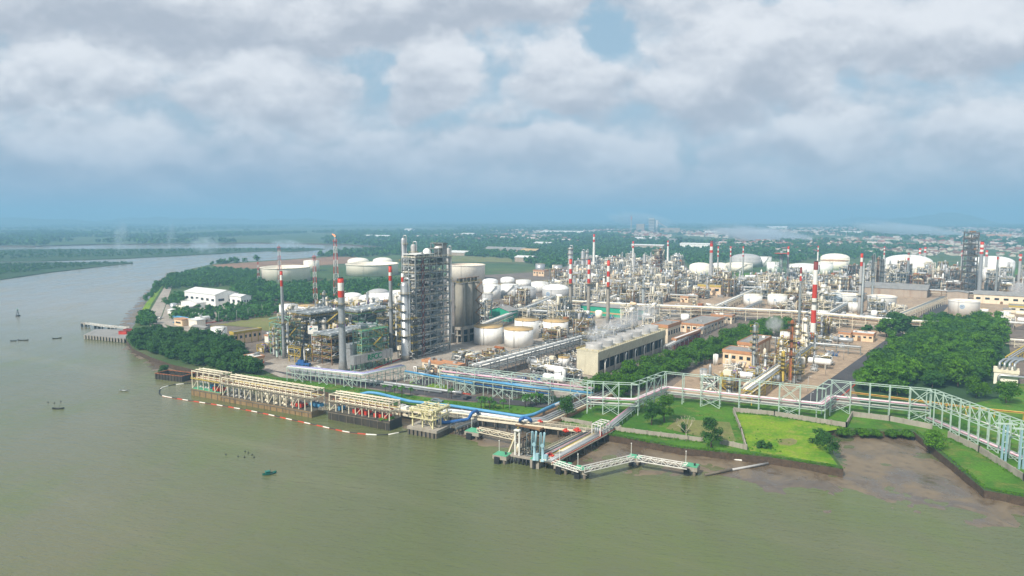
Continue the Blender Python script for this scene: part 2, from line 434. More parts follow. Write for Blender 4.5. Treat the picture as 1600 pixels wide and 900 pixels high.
sheet('far_plant_yard', [(860, 470), (880, 426), (905, 413), (1060, 409), (1085, 436), (1240, 438), (1600, 436), (1720, 470), (1560, 520), (1260, 500)], MATS['pale_yard'], dz=0.092)
sheet('front_lawn', [(862, 651), (885, 640), (940, 621), (1010, 618), (1300, 641), (1345, 630), (1480, 600), (1700, 600), (1760, 640), (1760, 805), (1600, 772), (1541, 762), (1504, 731), (1430, 671), (1370, 670.5), (1290, 667), (1297, 709), (1310, 729), (1200, 711.5), (1062, 697), (948, 676), (880, 660)], MATS['grass_lawn'], dz=0.104)
sheet('bright_lawn', [(1148, 647), (1200, 650), (1322, 669), (1288, 675), (1295, 709), (1309, 727), (1225, 713), (1172, 705), (1160, 675)], MATS['bright_grass'], dz=0.116)
sheet('bare_patch', [(1213, 690), (1222, 686), (1238, 685), (1246, 689), (1244, 694), (1234, 697), (1219, 695)], MATS['dry_grass'], dz=0.128)
sheet('worn_ground', [(1060, 655), (1140, 660), (1150, 690), (1095, 683), (1040, 670)], MATS['dry_grass'], dz=0.140)
sheet('shore_verge', [(380, 585), (440, 590), (560, 606), (700, 626), (800, 634), (868, 640), (855, 652), (780, 643), (706, 634), (640, 633), (560, 619), (480, 602), (420, 593)], MATS['grass_lawn'], dz=0.152)
sheet('shore_road', [(420, 578), (470, 586), (600, 601), (720, 617), (850, 630), (905, 628), (896, 634), (845, 637), (715, 625), (600, 609), (470, 592)], MATS['asphalt'], dz=0.164)
sheet('lawn_strip', [(640, 596), (700, 602), (700, 608), (640, 603)], MATS['bright_grass'], dz=0.176)
sheet('wood_floor', [(1330, 600), (1400, 535), (1440, 505), (1570, 500), (1580, 560), (1560, 622), (1480, 640), (1350, 640)], MATS['mangrove_land'], dz=0.188)
sheet('plant_road', [(1240, 632), (1298, 592), (1360, 548), (1430, 499), (1464, 476), (1484, 476), (1463, 499), (1398, 548), (1343, 592), (1296, 640)], MATS['asphalt'], dz=0.200)
sheet('yard_road', [(640, 600), (705, 572), (770, 547), (790, 552), (735, 575), (665, 604)], MATS['asphalt'], dz=0.212)
sheet('left_lawn', [(340, 508), (440, 489), (442, 520), (415, 517), (395, 512)], MATS['dry_grass'], dz=0.224)
sheet('left_yard', [(250, 505), (262, 470), (300, 470), (410, 480), (330, 505), (300, 520)], MATS['yard_concrete'], dz=0.236)
sheet('left_road', [(228, 498), (262, 440), (272, 440), (250, 500), (262, 512), (235, 510)], MATS['yard_concrete'], dz=0.248)
sheet('dike_grass', [(211, 503), (228, 474), (247, 450), (262, 434), (266, 436), (252, 452), (237, 475), (224, 503)], MATS['bright_grass'], dz=0.260)
sheet('river_flat', [(330, 414), (400, 409.5), (470, 404.5), (520, 401), (560, 402), (540, 412), (470, 417), (410, 420), (345, 419)], MATS['bare_soil'], dz=0.272)
sheet('far_field', [(640, 402), (700, 399), (800, 403), (800, 410), (700, 409)], MATS['dry_grass'], dz=0.284)
sheet('tank_field', [(1050, 432), (1240, 424), (1290, 420), (1500, 418), (1600, 420), (1600, 440), (1300, 436), (1160, 442)], MATS['grass_lawn'], dz=0.296)
sheet('pale_field', [(1115, 373), (1230, 374), (1330, 378), (1330, 383), (1230, 381), (1100, 379)], MATS['bare_soil'], dz=0.308)
# red and white kerbs beside the roads
def kerb(pix, m, label, w=.35, h=.3):
    mb = MB(); pts = [G(*p) for p in pix]
    for a, b in zip(pts, pts[1:]): mb.bar(a + Vector((0, 0, h / 2 + .05)), b + Vector((0, 0, h / 2 + .05)), w, h)
    tag(mb.obj('road_kerb', m), label, 'kerb')
kerb([(585, 577), (640, 556), (700, 534)], MATS['kerb_red'], 'red painted kerb along the yard in front of the tall steel structure', .8, .5)
kerb([(604, 600), (640, 604), (700, 612), (735, 617)], MATS['kerb_red'], 'red kerb between the green strip and the shore road', .8, .5)
kerb([(1308, 626), (1345, 594), (1375, 572), (1399, 549)], MATS['kerb_red'], 'orange red kerb of the plant road beside the wood', .6, .4)
kerb([(300, 510), (345, 502), (440, 487)], MATS['kerb_red'], 'long red kerb at the edge of the left meadow', .9, .8)

# ------------------------------------------------------------------ mud flats: one sheet that dips below the water where the tide stands
def mud_mat():
    m = bpy.data.materials.new('wet_mud'); m.use_nodes = True; m.node_tree.nodes.clear()
    t = NT(m.node_tree); g = t.n.new('ShaderNodeNewGeometry'); P = g.outputs['Position']
    n = t.noise(P, .05, 7, .62, dist=.6); n2 = t.noise(P, .25, 5, .65)
    c = t.mix(t.rng(n, .38, .62), hexc('5E5142'), hexc('796B57'))
    c = t.mix(t.m('MULTIPLY', t.rng(n2, .5, .7), .5), c, hexc('473D34'))
    b = t.n.new('ShaderNodeBsdfPrincipled'); t.l.new(c, b.inputs['Base Color'])
    t.put(b.inputs['Roughness'], t.rng(n, .42, .58, .18, .62)); b.inputs['Specular IOR Level'].default_value = .5
    bp = t.n.new('ShaderNodeBump'); bp.inputs['Strength'].default_value = .25; bp.inputs['Distance'].default_value = .5
    t.l.new(n2, bp.inputs['Height']); t.l.new(bp.outputs[0], b.inputs['Normal'])
    o = t.n.new('ShaderNodeOutputMaterial'); t.l.new(b.outputs[0], o.inputs[0]); return m
MUDM = mud_mat()
def seg_dist(px, py, A, B):
    d = B - A; t = np.clip(((px - A[0]) * d[0] + (py - A[1]) * d[1]) / (d @ d + 1e-9), 0, 1)
    return np.hypot(px - A[0] - t * d[0], py - A[1] - t * d[1])
def inside(px, py, P):
    r = np.zeros(px.shape, bool); n = len(P)
    for i in range(n):
        (x1, y1), (x2, y2) = P[i], P[(i + 1) % n]
        c = ((y1 > py) != (y2 > py)) & (px < (x2 - x1) * (py - y1) / (y2 - y1 + 1e-12) + x1)
        r ^= c
    return r
def vnoise(x, y, seed):
    """smooth value noise on arrays"""
    rs = np.random.RandomState(seed); T = rs.rand(64, 64)
    xi = np.floor(x).astype(int); yi = np.floor(y).astype(int); fx = x - xi; fy = y - yi
    fx = fx * fx * (3 - 2 * fx); fy = fy * fy * (3 - 2 * fy)
    g = lambda a, b: T[a % 64, b % 64]
    return (g(xi, yi) * (1 - fx) + g(xi + 1, yi) * fx) * (1 - fy) + (g(xi, yi + 1) * (1 - fx) + g(xi + 1, yi + 1) * fx) * fy
def fbm(x, y, seed, o=4):
    s = 0; a = .5
    for i in range(o): s = s + a * vnoise(x * 2 ** i, y * 2 ** i, seed + i); a *= .5
    return s
def mudflat(pix, step, slope, amp, top=.45, ws=.12):
    P = np.array([tuple(G(px, py, 0.0))[:2] for (px, py) in pix])
    x0, y0 = P.min(0) - 4; x1, y1 = P.max(0) + 4
    X, Y = np.meshgrid(np.arange(x0, x1, step), np.arange(y0, y1, step))
    D = np.full(X.shape, 1e9)
    for i in range(len(P)): D = np.minimum(D, seg_dist(X, Y, P[i], P[(i + 1) % len(P)]))
    D = np.where(inside(X, Y, P), D, -D)
    Z = np.minimum(D * slope, top) + (fbm(X * ws, Y * ws, 5, 6) - .5) * amp - .05
    idx = np.arange(X.size).reshape(X.shape)
    F = np.stack([idx[:-1, :-1], idx[:-1, 1:], idx[1:, 1:], idx[1:, :-1]], -1).reshape(-1, 4)
    zf = Z.ravel()[F]; F = F[zf.max(1) > -.35]
    V = np.stack([X.ravel(), Y.ravel(), Z.ravel()], 1)
    o = bpy.data.objects.new('mud_flat', mesh_np('mud_flat', V, F, [MUDM], smooth=True)); COL.objects.link(o)
    tag(o, kind='structure')
mudflat([(850, 664), (905, 660), (1062, 690), (1200, 700), (1318, 722), (1290, 660), (1430, 660), (1541, 752), (1760, 800), (1760, 850), (1620, 818), (1560, 812), (1470, 800), (1390, 792), (1313, 784), (1250, 772), (1195, 764), (1130, 752), (1085, 742), (1010, 728), (930, 722), (870, 712)], .8, .017, 1.25)
mudflat([(610, 640), (720, 628), (870, 650), (880, 690), (830, 702), (780, 700), (740, 697), (715, 688), (640, 672)], 1.0, .03, .5)
mudflat([(196, 520), (190, 532), (203, 556), (232, 574), (262, 586), (300, 598), (400, 612), (640, 665), (640, 640), (400, 580), (300, 560), (225, 530)], 1.2, .03, .5)
mudflat([(205, 520), (186, 508), (205, 480), (228, 455), (245, 440), (262, 425), (275, 424), (255, 450), (235, 480)], 1.6, .03, .5)
# ------------------------------------------------------------------ trees
LEAF = leafmat('leaf_green', hexc('22460A'), hexc('5C8A14'), hexc('427210'))
LEAF_FRESH = leafmat('leaf_fresh', hexc('2F5C0E'), hexc('6C9C1E'), hexc('4C8016'))
LEAF_DARK = leafmat('leaf_dark', hexc('1C4016'), hexc('47742A'), hexc('356324'))
LEAF_FAR = leafmat('leaf_far', hexc('1D451A'), hexc('4E8030'), scale=.006)
BARK = mat('bark', '5A4838', .9, var=.25, scale=2)
def leaf_cloud(seed, r, h, z0, clumps, per, size, flat=.75, spread=1.0):
    """leaf-sized faces gathered in uneven clumps through a crown's volume"""
    rs = np.random.RandomState(seed); C = []; R = []
    for i in range(clumps):
        a = rs.rand() * 2 * np.pi; q = rs.rand() ** .5; zz = rs.rand()
        rad = r * q * .78 * (1 - .45 * zz ** 2) * spread
        C.append((rad * np.cos(a), rad * np.sin(a), z0 + h * (.12 + .74 * zz))); R.append(r * (.24 + .22 * rs.rand()))
    C = np.array(C); R = np.array(R)
    k = rs.randint(0, clumps, clumps * per)
    d = rs.normal(size=(len(k), 3)); d[:, 2] = d[:, 2] * .8 + .25; d /= np.linalg.norm(d, axis=1)[:, None]
    p = C[k] + d * (R[k] * (.55 + .5 * rs.rand(len(k))))[:, None] * np.array([1, 1, flat])
    n = d + rs.normal(size=d.shape) * .45 + np.array([0, 0, .35]); n /= np.linalg.norm(n, axis=1)[:, None]
    t = np.cross(n, rs.normal(size=n.shape)); t /= np.linalg.norm(t, axis=1)[:, None] + 1e-9
    b = np.cross(n, t); s = size * (.6 + .8 * rs.rand(len(k)))[:, None]
    V = np.stack([p - t * s * .5, p + b * s * .32, p + t * s * .5, p - b * s * .32], 1).reshape(-1, 3)
    F = np.arange(len(V)).reshape(-1, 4)
    return V, F
def trunk_mb(seed, h, r, limbs=4, spread=3.0):
    rs = random.Random(seed); mb = MB()
    top = Vector((rs.uniform(-.4, .4), rs.uniform(-.4, .4), h))
    mid = Vector((rs.uniform(-.2, .2), rs.uniform(-.2, .2), h * .5))
    pr = []
    for i, (p, q) in enumerate(((Vector((0, 0, -.2)), 1.3), (Vector((0, 0, .4)), 1.0), (mid, .8), (top, .55))): pr.append((p, Vector((r * q, 0, 0)), Vector((0, r * q, 0))))
    mb.rings(pr, 7)
    for i in range(limbs):
        a = i * 2 * math.pi / limbs + rs.uniform(-.4, .4); e = Vector((math.cos(a) * spread, math.sin(a) * spread, h + rs.uniform(.8, 2.2)))
        s0 = mid.lerp(top, rs.uniform(.3, 1)); mb.rings([(s0, Vector((r * .45, 0, 0)), Vector((0, r * .45, 0))), (s0.lerp(e, .55) + Vector((0, 0, .3)), Vector((r * .3, 0, 0)), Vector((0, r * .3, 0))), (e, Vector((r * .1, 0, 0)), Vector((0, r * .1, 0)))], 5)
    return mb
def make_tree(name, seed, r, h, trunk_h, clumps, per, size, leaf, label, cat='tree', group=None, flat=.75):
    t = thing(name, label, cat, group=group)
    V, F = leaf_cloud(seed, r, h - trunk_h * .8, trunk_h * .8, clumps, per, size, flat)
    c = bpy.data.objects.new('crown', mesh_np('crown', V, F, [leaf])); COL.objects.link(c); c.parent = t
    k = trunk_mb(seed, trunk_h * 1.15, .028 * h, 4, r * .5).obj('trunk', BARK, t)
    return t
def scatter(pix, step, seed, jitter=.45, z=LAND):
    P = np.array([tuple(G(px, py, z))[:2] for (px, py) in pix]); rs = np.random.RandomState(seed)
    x0, y0 = P.min(0); x1, y1 = P.max(0)
    X, Y = np.meshgrid(np.arange(x0, x1, step), np.arange(y0, y1, step * .87)); X[1::2] += step / 2
    X = X + rs.uniform(-jitter, jitter, X.shape) * step; Y = Y + rs.uniform(-jitter, jitter, Y.shape) * step
    k = inside(X, Y, P); return np.stack([X[k], Y[k]], 1)
def plant(protos, pts, label, group, smin, smax, seed, z=LAND):
    rs = random.Random(seed); used = set()
    for (x, y) in pts:
        i = rs.randrange(len(protos)); s = rs.uniform(smin, smax); sc = (s * rs.uniform(.9, 1.12), s * rs.uniform(.9, 1.12), s * rs.uniform(.88, 1.15))
        lb = label(x, y) if callable(label) else label
        if protos[i].name not in PLACED:
            PLACED.add(protos[i].name); r = protos[i]; r.location = (x, y, z); r.rotation_euler = (0, 0, rs.uniform(0, 6.28)); r.scale = sc; r['label'] = lb; r['group'] = group
        else: copy_thing(protos[i], (x, y, z), rs.uniform(0, 6.28), lb, group, sc, KIDS[protos[i].name])
PLACED = set(); KIDS = {}
def protos(name, n, **k):
    r = []
    for i in range(n):
        t = make_tree(name, k['seed'] + i * 11, k['r'] * (1 + .12 * math.sin(i * 2.1)), k['h'] * (1 + .1 * math.cos(i * 1.7)), k['th'], k['clumps'], k['per'], k['size'], k['leaf'], 'tree', k.get('cat', 'tree'), flat=k.get('flat', .75))
        KIDS[t.name] = list(t.children); r.append(t)
    return r
bpy.context.view_layer.update()
wood = protos('broadleaf_tree', 4, seed=20, r=6.6, h=10.5, th=3.2, clumps=24, per=95, size=.95, leaf=LEAF) + protos('broadleaf_tree', 2, seed=520, r=5.6, h=12.5, th=3.4, clumps=17, per=120, size=.9, leaf=LEAF_FRESH) + protos('broadleaf_tree', 2, seed=540, r=7.2, h=9.5, th=3.0, clumps=28, per=85, size=1.0, leaf=LEAF_DARK)
row = protos('broadleaf_tree', 4, seed=90, r=6.2, h=11.0, th=3.0, clumps=24, per=95, size=.9, leaf=LEAF)
mang = protos('mangrove_tree', 4, seed=140, r=4.6, h=7.5, th=1.6, clumps=18, per=80, size=.85, leaf=LEAF_DARK)
for t in wood + row + mang: KIDS[t.name] = [o for o in bpy.data.objects if o.parent == t]
WOOD = [(1338, 612), (1352, 590), (1395, 553), (1430, 528), (1462, 512), (1560, 512), (1566, 535), (1545, 575), (1520, 606), (1480, 612), (1440, 605), (1400, 620)]
plant(wood, scatter(WOOD, 9.0, 3), lambda x, y: 'dark green broadleaf tree packed into the dense wood beside the plant road', 'trees of the dense wood by the plant road', .68, 1.3, 4)
def along(p0, p1, n, off, seed, jit=1.5):
    a, b = G(*p0), G(*p1); d = (b - a); nrm = Vector((d.y, -d.x, 0)).normalized(); rs = random.Random(seed)
    return [((a + d * ((i + rs.uniform(-.2, .2)) / max(1, n - 1)) + nrm * (off + rs.uniform(-jit, jit)))[:2]) for i in range(n)]
pts = along((948, 614), (1218, 511), 32, -3.6, 1) + along((952, 620), (1224, 513), 32, 4, 2) + along((918, 618), (985, 606), 5, 2, 3)
plant(row, pts, 'bright green street tree in the long avenue beside the cooling tower', 'avenue of trees beside the cooling tower', .72, 1.0, 6)
MANG = [(203, 528), (240, 522), (300, 530), (340, 536), (372, 545), (378, 560), (385, 572), (410, 586), (390, 588), (330, 576), (290, 567), (240, 553), (212, 543)]
plant(mang, scatter(MANG, 6.6, 8), lambda x, y: 'dusky green mangrove in the thicket on the left shore', 'mangrove thicket on the left shore', .8, 1.35, 9, z=2.0)
# single trees
def single(px, py, hpx, rpx, seed, label, leaf=LEAF, name='broadleaf_tree', group=None, trunkf=.28, clumps=26, per=110, size=.6, flat=.8, z=LAND):
    g = G(px, py, z); s = mpp(g.y); h = hpx * s; r = rpx * s
    t = make_tree(name, seed, r, h, h * trunkf, clumps, per, size * max(.6, r / 5), leaf, label, 'tree', group, flat)
    t.location = g; return t
single(1111, 699, 52, 20, 301, 'tall dark tree standing alone by the seawall of the fenced lawn', LEAF_DARK, trunkf=.18)
single(1018, 664, 44, 17, 302, 'leafy green tree in front of the pipe bridge corner', LEAF_DARK)
single(1038, 660, 46, 20, 303, 'broad dark tree tucked under the pipe bridge corner', LEAF)
single(886, 654, 38, 17, 304, 'round dark tree beside the pipes at the jetty root', LEAF_DARK)
single(1460, 700, 30, 19, 305, 'round bright bush tree on the basin wall', LEAF_FRESH, trunkf=.12)
single(1572, 630, 36, 22, 306, 'umbrella shaped tree in front of the cream building', LEAF)
single(1525, 622, 34, 20, 307, 'spreading tree at the near corner of the dense wood', LEAF)
single(1068, 676, 18, 8, 308, 'small dark shrubby tree beside the leafless tree', LEAF_DARK, trunkf=.1)
for i, (px, py, hp, rp) in enumerate([(1385, 527, 30, 20), (1410, 528, 36, 20), (1428, 520, 26, 16), (1352, 528, 20, 14), (1440, 516, 20, 14), (1400, 515, 30, 17)]):
    single(px, py, hp, rp, 320 + i, ['dark bushy tree left of the road behind the small tan building', 'tallest dark tree beside the plant road', 'round dark tree at the road side by the white tank', 'low dark tree behind the pale pipe rack', 'small tree at the far end of the plant road', 'tall tree behind the dark bushy trees'][i], LEAF_DARK if i % 2 else LEAF, clumps=20, per=80, size=.9)
for i, (px, py, hp, rp) in enumerate([(1518, 518, 15, 3.6), (1530, 519, 17, 4), (1548, 518, 18, 4.2), (1557, 519, 18, 4.4)]):
    t = single(px, py, hp, rp, 330 + i, ['slim dark cypress left in the row before the white tanks', 'second slim cypress before the white tanks', 'dense cypress right of the white tanks', 'rightmost dark cypress at the back of the wood'][i], LEAF_DARK, 'cypress_tree', None, .06, 16, 60, 1.2, 1.6)
def shrub(px, py, hpx, rpx, seed, label, leaf=LEAF, z=LAND):
    g = G(px, py, z); s = mpp(g.y); V, F = leaf_cloud(seed, rpx * s, hpx * s, 0, 16, 110, .55, .8)
    o = bpy.data.objects.new('shrub', mesh_np('shrub', V, F, [leaf])); COL.objects.link(o); o.location = g; tag(o, label, 'shrub', 'creeper bushes along the basin wall' if 'creeper' in label else None)
shrub(1280, 694, 26, 18, 401, 'round dark shrub at the back of the spit clump', LEAF_DARK)
shrub(1296, 708, 34, 22, 402, 'big round shrub at the right edge of the bright lawn', LEAF_DARK)
shrub(1190, 701, 16, 8, 403, 'small dark shrub in the middle of the bright lawn', LEAF_DARK)
shrub(1203, 701, 10, 5, 404, 'low shrub beside the small dark one on the bright lawn', LEAF_DARK)
shrub(255, 580, 10, 10, 405, 'low mangrove bush by the old cofferdam', LEAF_DARK, 1.0)
for i, (px, py) in enumerate([(1320, 677), (1345, 678), (1365, 679), (1395, 679), (1415, 680)]):
    shrub(px, py, 7, 13, 410 + i, 'low creeper bush along the back wall of the mud basin', LEAF, 2.0)
# leafless tree
def bare_tree():
    g = G(1072, 690); t = thing('bare_tree', 'pale leafless tree with forked white branches on the fenced lawn', 'tree', g)
    rs = random.Random(5); mb = MB(); mb.tube([(0, 0, 0), (.1, 0, 2), (-.1, .1, 3.6)], .14, 6); mb.obj('trunk', mat('bare_wood', 'B8AE9C', .9), t)
    mb = MB()
    def br(p, d, l, r, k):
        e = p + d * l; mb.tube([p, p.lerp(e, .5) + Vector((rs.uniform(-.15, .15), 0, .1)), e], r, 5)
        if k:
            for _ in range(2 if k < 3 else 3): br(e, (d + Vector((rs.uniform(-.7, .7), rs.uniform(-.7, .7), rs.uniform(0, .5)))).normalized(), l * .72, r * .65, k - 1)
    for d in ((-.8, .1, .9), (.5, -.1, 1.0), (.1, .4, 1.0)): br(Vector((-.1, .1, 3.5)), Vector(d).normalized(), 2.8, .09, 3)
    mb.obj('branches', MATS['bare_wood'], t)
bare_tree()
# palms by the shore road
def palm_mesh(seed):
    rs = np.random.RandomState(seed); V = []; F = []
    for k in range(15):
        a = k * 2 * np.pi / 15 + rs.rand() * .3; up = rs.uniform(.1, .9); L = rs.uniform(1.9, 2.5)
        for j in range(5):
            t0, t1 = j / 5, (j + 1) / 5
            f = lambda t: np.array([np.cos(a) * L * t, np.sin(a) * L * t, 4.4 + up * L * t - 1.5 * L * t * t * .6])
            p0, p1 = f(t0), f(t1); s = np.array([-np.sin(a), np.cos(a), -.3])
            w0, w1 = .38 * np.sin(np.pi * (.15 + .85 * t0)) + .05, .38 * np.sin(np.pi * (.15 + .85 * t1)) + .02
            b = len(V); V += [p0 - s * w0, p0 + np.array([0, 0, .08]), p1 + np.array([0, 0, .08]), p1 - s * w1, p0 + s * w0 * np.array([1, 1, -1]), p1 + s * w1 * np.array([1, 1, -1])]
            F += [(b, b + 1, b + 2, b + 3), (b + 1, b + 4, b + 5, b + 2)]
    return mesh_np('fronds', np.array(V), np.array(F), [leafmat('palm_leaf', hexc('25501A'), hexc('4B7A26'), scale=.5)])
FROND = leafmat('palm_leaf', hexc('25501A'), hexc('4B7A26'), scale=.5)
def palm(px, py, s, label):
    g = G(px, py); t = thing('palm_tree', label, 'palm', g, random.uniform(0, 6), 'palms along the shore road'); t.scale = (s, s, s)
    o = bpy.data.objects.new('fronds', PALM); COL.objects.link(o); o.parent = t
    MB().tube([(0, 0, 0), (.12, .05, 2.2), (0, 0, 4.5)], .17, 7).obj('trunk', BARK, t)
PALM = palm_mesh(3)
PLB = 'green palm in the verge between the shore road and the jetty pipes'
for i, (px, py) in enumerate([(617, 617), (628, 621), (642, 619), (705, 623), (752, 640), (758, 637), (765, 640), (772, 641), (786, 640), (821, 637), (829, 634), (837, 634), (845, 632), (602, 614)]):
    palm(px, py, [1, 1.2, .9, 1.1, 1.3, 1.1, 1.2, .9, 1.0, 1.35, 1.2, 1.3, 1.1, .9][i], PLB)
# ------------------------------------------------------------------ woods that read as one mass
def tree_mass(name, ptsets, label, leaf, size, quads, h, seed, z=LAND):
    rs = np.random.RandomState(seed); Vs = []
    PV = [leaf_cloud(seed + i, 1.0, 1.15, .2, 10, quads // 10, size, .8)[0] for i in range(6)]
    for (x, y) in ptsets:
        s = h * rs.uniform(.7, 1.25); a = rs.rand() * 6.28; c, sn = np.cos(a), np.sin(a)
        v = PV[rs.randint(6)] * np.array([s * rs.uniform(.6, .85), s * rs.uniform(.6, .85), s * .75])
        v = np.stack([v[:, 0] * c - v[:, 1] * sn + x, v[:, 0] * sn + v[:, 1] * c + y, v[:, 2] + z], 1); Vs.append(v)
    V = np.concatenate(Vs); o = bpy.data.objects.new(name, mesh_np(name, V, np.arange(len(V)).reshape(-1, 4), [leaf])); COL.objects.link(o)
    tag(o, label, 'weeds' if name == 'weeds' else 'trees', kind='stuff')
LEAF_BELT = leafmat('leaf_belt', hexc('24501C'), hexc('4D8030'), scale=.05)
for k, (pix, st, lb) in enumerate([
    ([(240, 452), (262, 434), (330, 421), (405, 426), (410, 441), (360, 448), (262, 452)], 10, 'dark tree belt along the river behind the white hall'),
    ([(360, 454), (400, 443), (440, 447), (640, 441), (645, 462), (480, 479), (440, 472), (385, 474)], 9, 'green tree belt in front of the cream storage tanks'),
    ([(268, 490), (340, 486), (400, 476), (441, 478), (441, 492), (385, 501), (320, 507), (270, 499)], 8, 'tree belt between the white hall and the meadow'),
    ([(254, 470), (285, 462), (290, 474), (262, 480)], 7, 'clump of trees at the left end of the white hall'),
    ([(214, 506), (222, 496), (238, 497), (242, 507), (226, 512)], 6, 'dark clump of trees at the root of the old pier'),
    ([(224, 470), (240, 452), (254, 440), (258, 442), (244, 458), (232, 472)], 7, 'narrow tree line along the dike')]):
    tree_mass('tree_belt', scatter(pix, st, 30 + k), lb, LEAF_BELT, .34, 170, (7.0, 7.5, 6.2, 6.0, 7.0, 3.5)[k], 60 + k)
# countryside beyond the works, thinning with distance
def country():
    rs = np.random.RandomState(77); P = []
    AV = [[(600, 400), (680, 397), (790, 404), (860, 420), (900, 410), (1065, 405), (1090, 428), (1110, 414), (1150, 404), (1200, 402), (1240, 412), (1290, 402), (1340, 406), (1380, 408), (1460, 408), (1520, 408), (1620, 410), (1900, 430), (1900, 470), (860, 470), (640, 440), (450, 440), (405, 480), (250, 505), (230, 470), (300, 419), (470, 401), (560, 402)]]
    AV = [np.array([tuple(G(*p))[:2] for p in a]) for a in AV]
    land = np.array([(p.x, p.y) for p in main_pts])
    for (d0, d1, n) in ((1150, 2200, 6500), (2200, 4200, 6500), (4200, 8500, 6000)):
        a = rs.uniform(-.78, .78, n * 2); y = np.sqrt(rs.uniform(d0 ** 2, d1 ** 2, n * 2)); x = y * np.tan(a * .92)
        f = fbm(x * .0028 + 40, y * .0014 + 40, 21, 4)
        k = (f > .455) & inside(x, y, land)
        for A in AV: k &= ~inside(x, y, A)
        town = (x > y * .22) & (y > 2000) & (y < 5200)
        k &= ~(town & (rs.rand(n * 2) < .45))
        P.append((np.stack([x[k], y[k]], 1)[:n], d0))
    return P
for (pts, d0) in country():
    far = d0 > 2000
    tree_mass('far_trees', pts, ['woods and groves in the plain just behind the works', 'hazy woods in the middle of the plain', 'hazy woods on the skyline of the plain'][0 if d0 < 2000 else 1 if d0 < 4000 else 2], LEAF_FAR, .62 if not far else .95, 60 if not far else 30, 9.5 if not far else 13, int(d0))
def bank(pix, st, lb, h, k):
    tree_mass('mangrove_bank', scatter(pix, st, 50 + k, z=1.0), lb, LEAF_FAR, .6, 60, h, 90 + k, 1.0)
bank([(-40, 416), (60, 413), (150, 411.8), (203, 410.6), (206, 411), (150, 415), (80, 421), (0, 430), (-60, 437)], 13, 'mangrove wood on the left peninsula', 4.5, 1)
bank([(-40, 396), (60, 391.5), (200, 390.5), (420, 389), (470, 388.2), (505, 389.6), (455, 392.5), (420, 391), (280, 397), (190, 401), (60, 404), (-40, 406)], 24, 'mangrove wood on the long river island', 5, 2)

# weeds and tufts along the walls and over the lawns
def tufts():
    rs = np.random.RandomState(9); P = []
    for pix, n, sp in (([(1319, 732), (1200, 713), (1062, 699), (948, 679)], 260, .9), ([(1147, 645), (1210, 651), (1322, 669)], 120, 1.0), ([(1166, 703), (1158, 676), (1146, 646)], 60, .8), ([(950, 673), (1098, 692)], 130, .8), ([(1482, 685), (1530, 708), (1600, 753)], 120, .8), ([(1430, 673), (1504, 733), (1541, 764), (1600, 775)], 150, .9), ([(862, 656), (924, 667)], 60, .8), ([(430, 593), (560, 610), (700, 630), (860, 648)], 200, 1.6)):
        L = [G(*p) for p in pix]
        for a, b in zip(L, L[1:]):
            k = int(n / (len(L) - 1)); u = rs.rand(k, 1); P.append(np.array([a.x, a.y]) * (1 - u) + np.array([b.x, b.y]) * u + rs.normal(size=(k, 2)) * sp * .6)
    for reg, st in (([(1148, 647), (1322, 669), (1300, 680), (1309, 727), (1172, 705)], 3.4), ([(950, 660), (1000, 640), (1140, 650), (1160, 698), (960, 676)], 3.2), ([(1440, 672), (1480, 680), (1600, 760), (1550, 762), (1505, 731)], 3.4)):
        q = scatter(reg, st, 5, .6); f = fbm(q[:, 0] * .06 + 5, q[:, 1] * .06 + 5, 8, 3); P.append(q[f > .57])
    P = np.concatenate(P); tree_mass('weeds', P, 'rough weeds and grass tufts along the walls and lawns', LEAF_FRESH, .5, 40, .6, 4)
tufts()
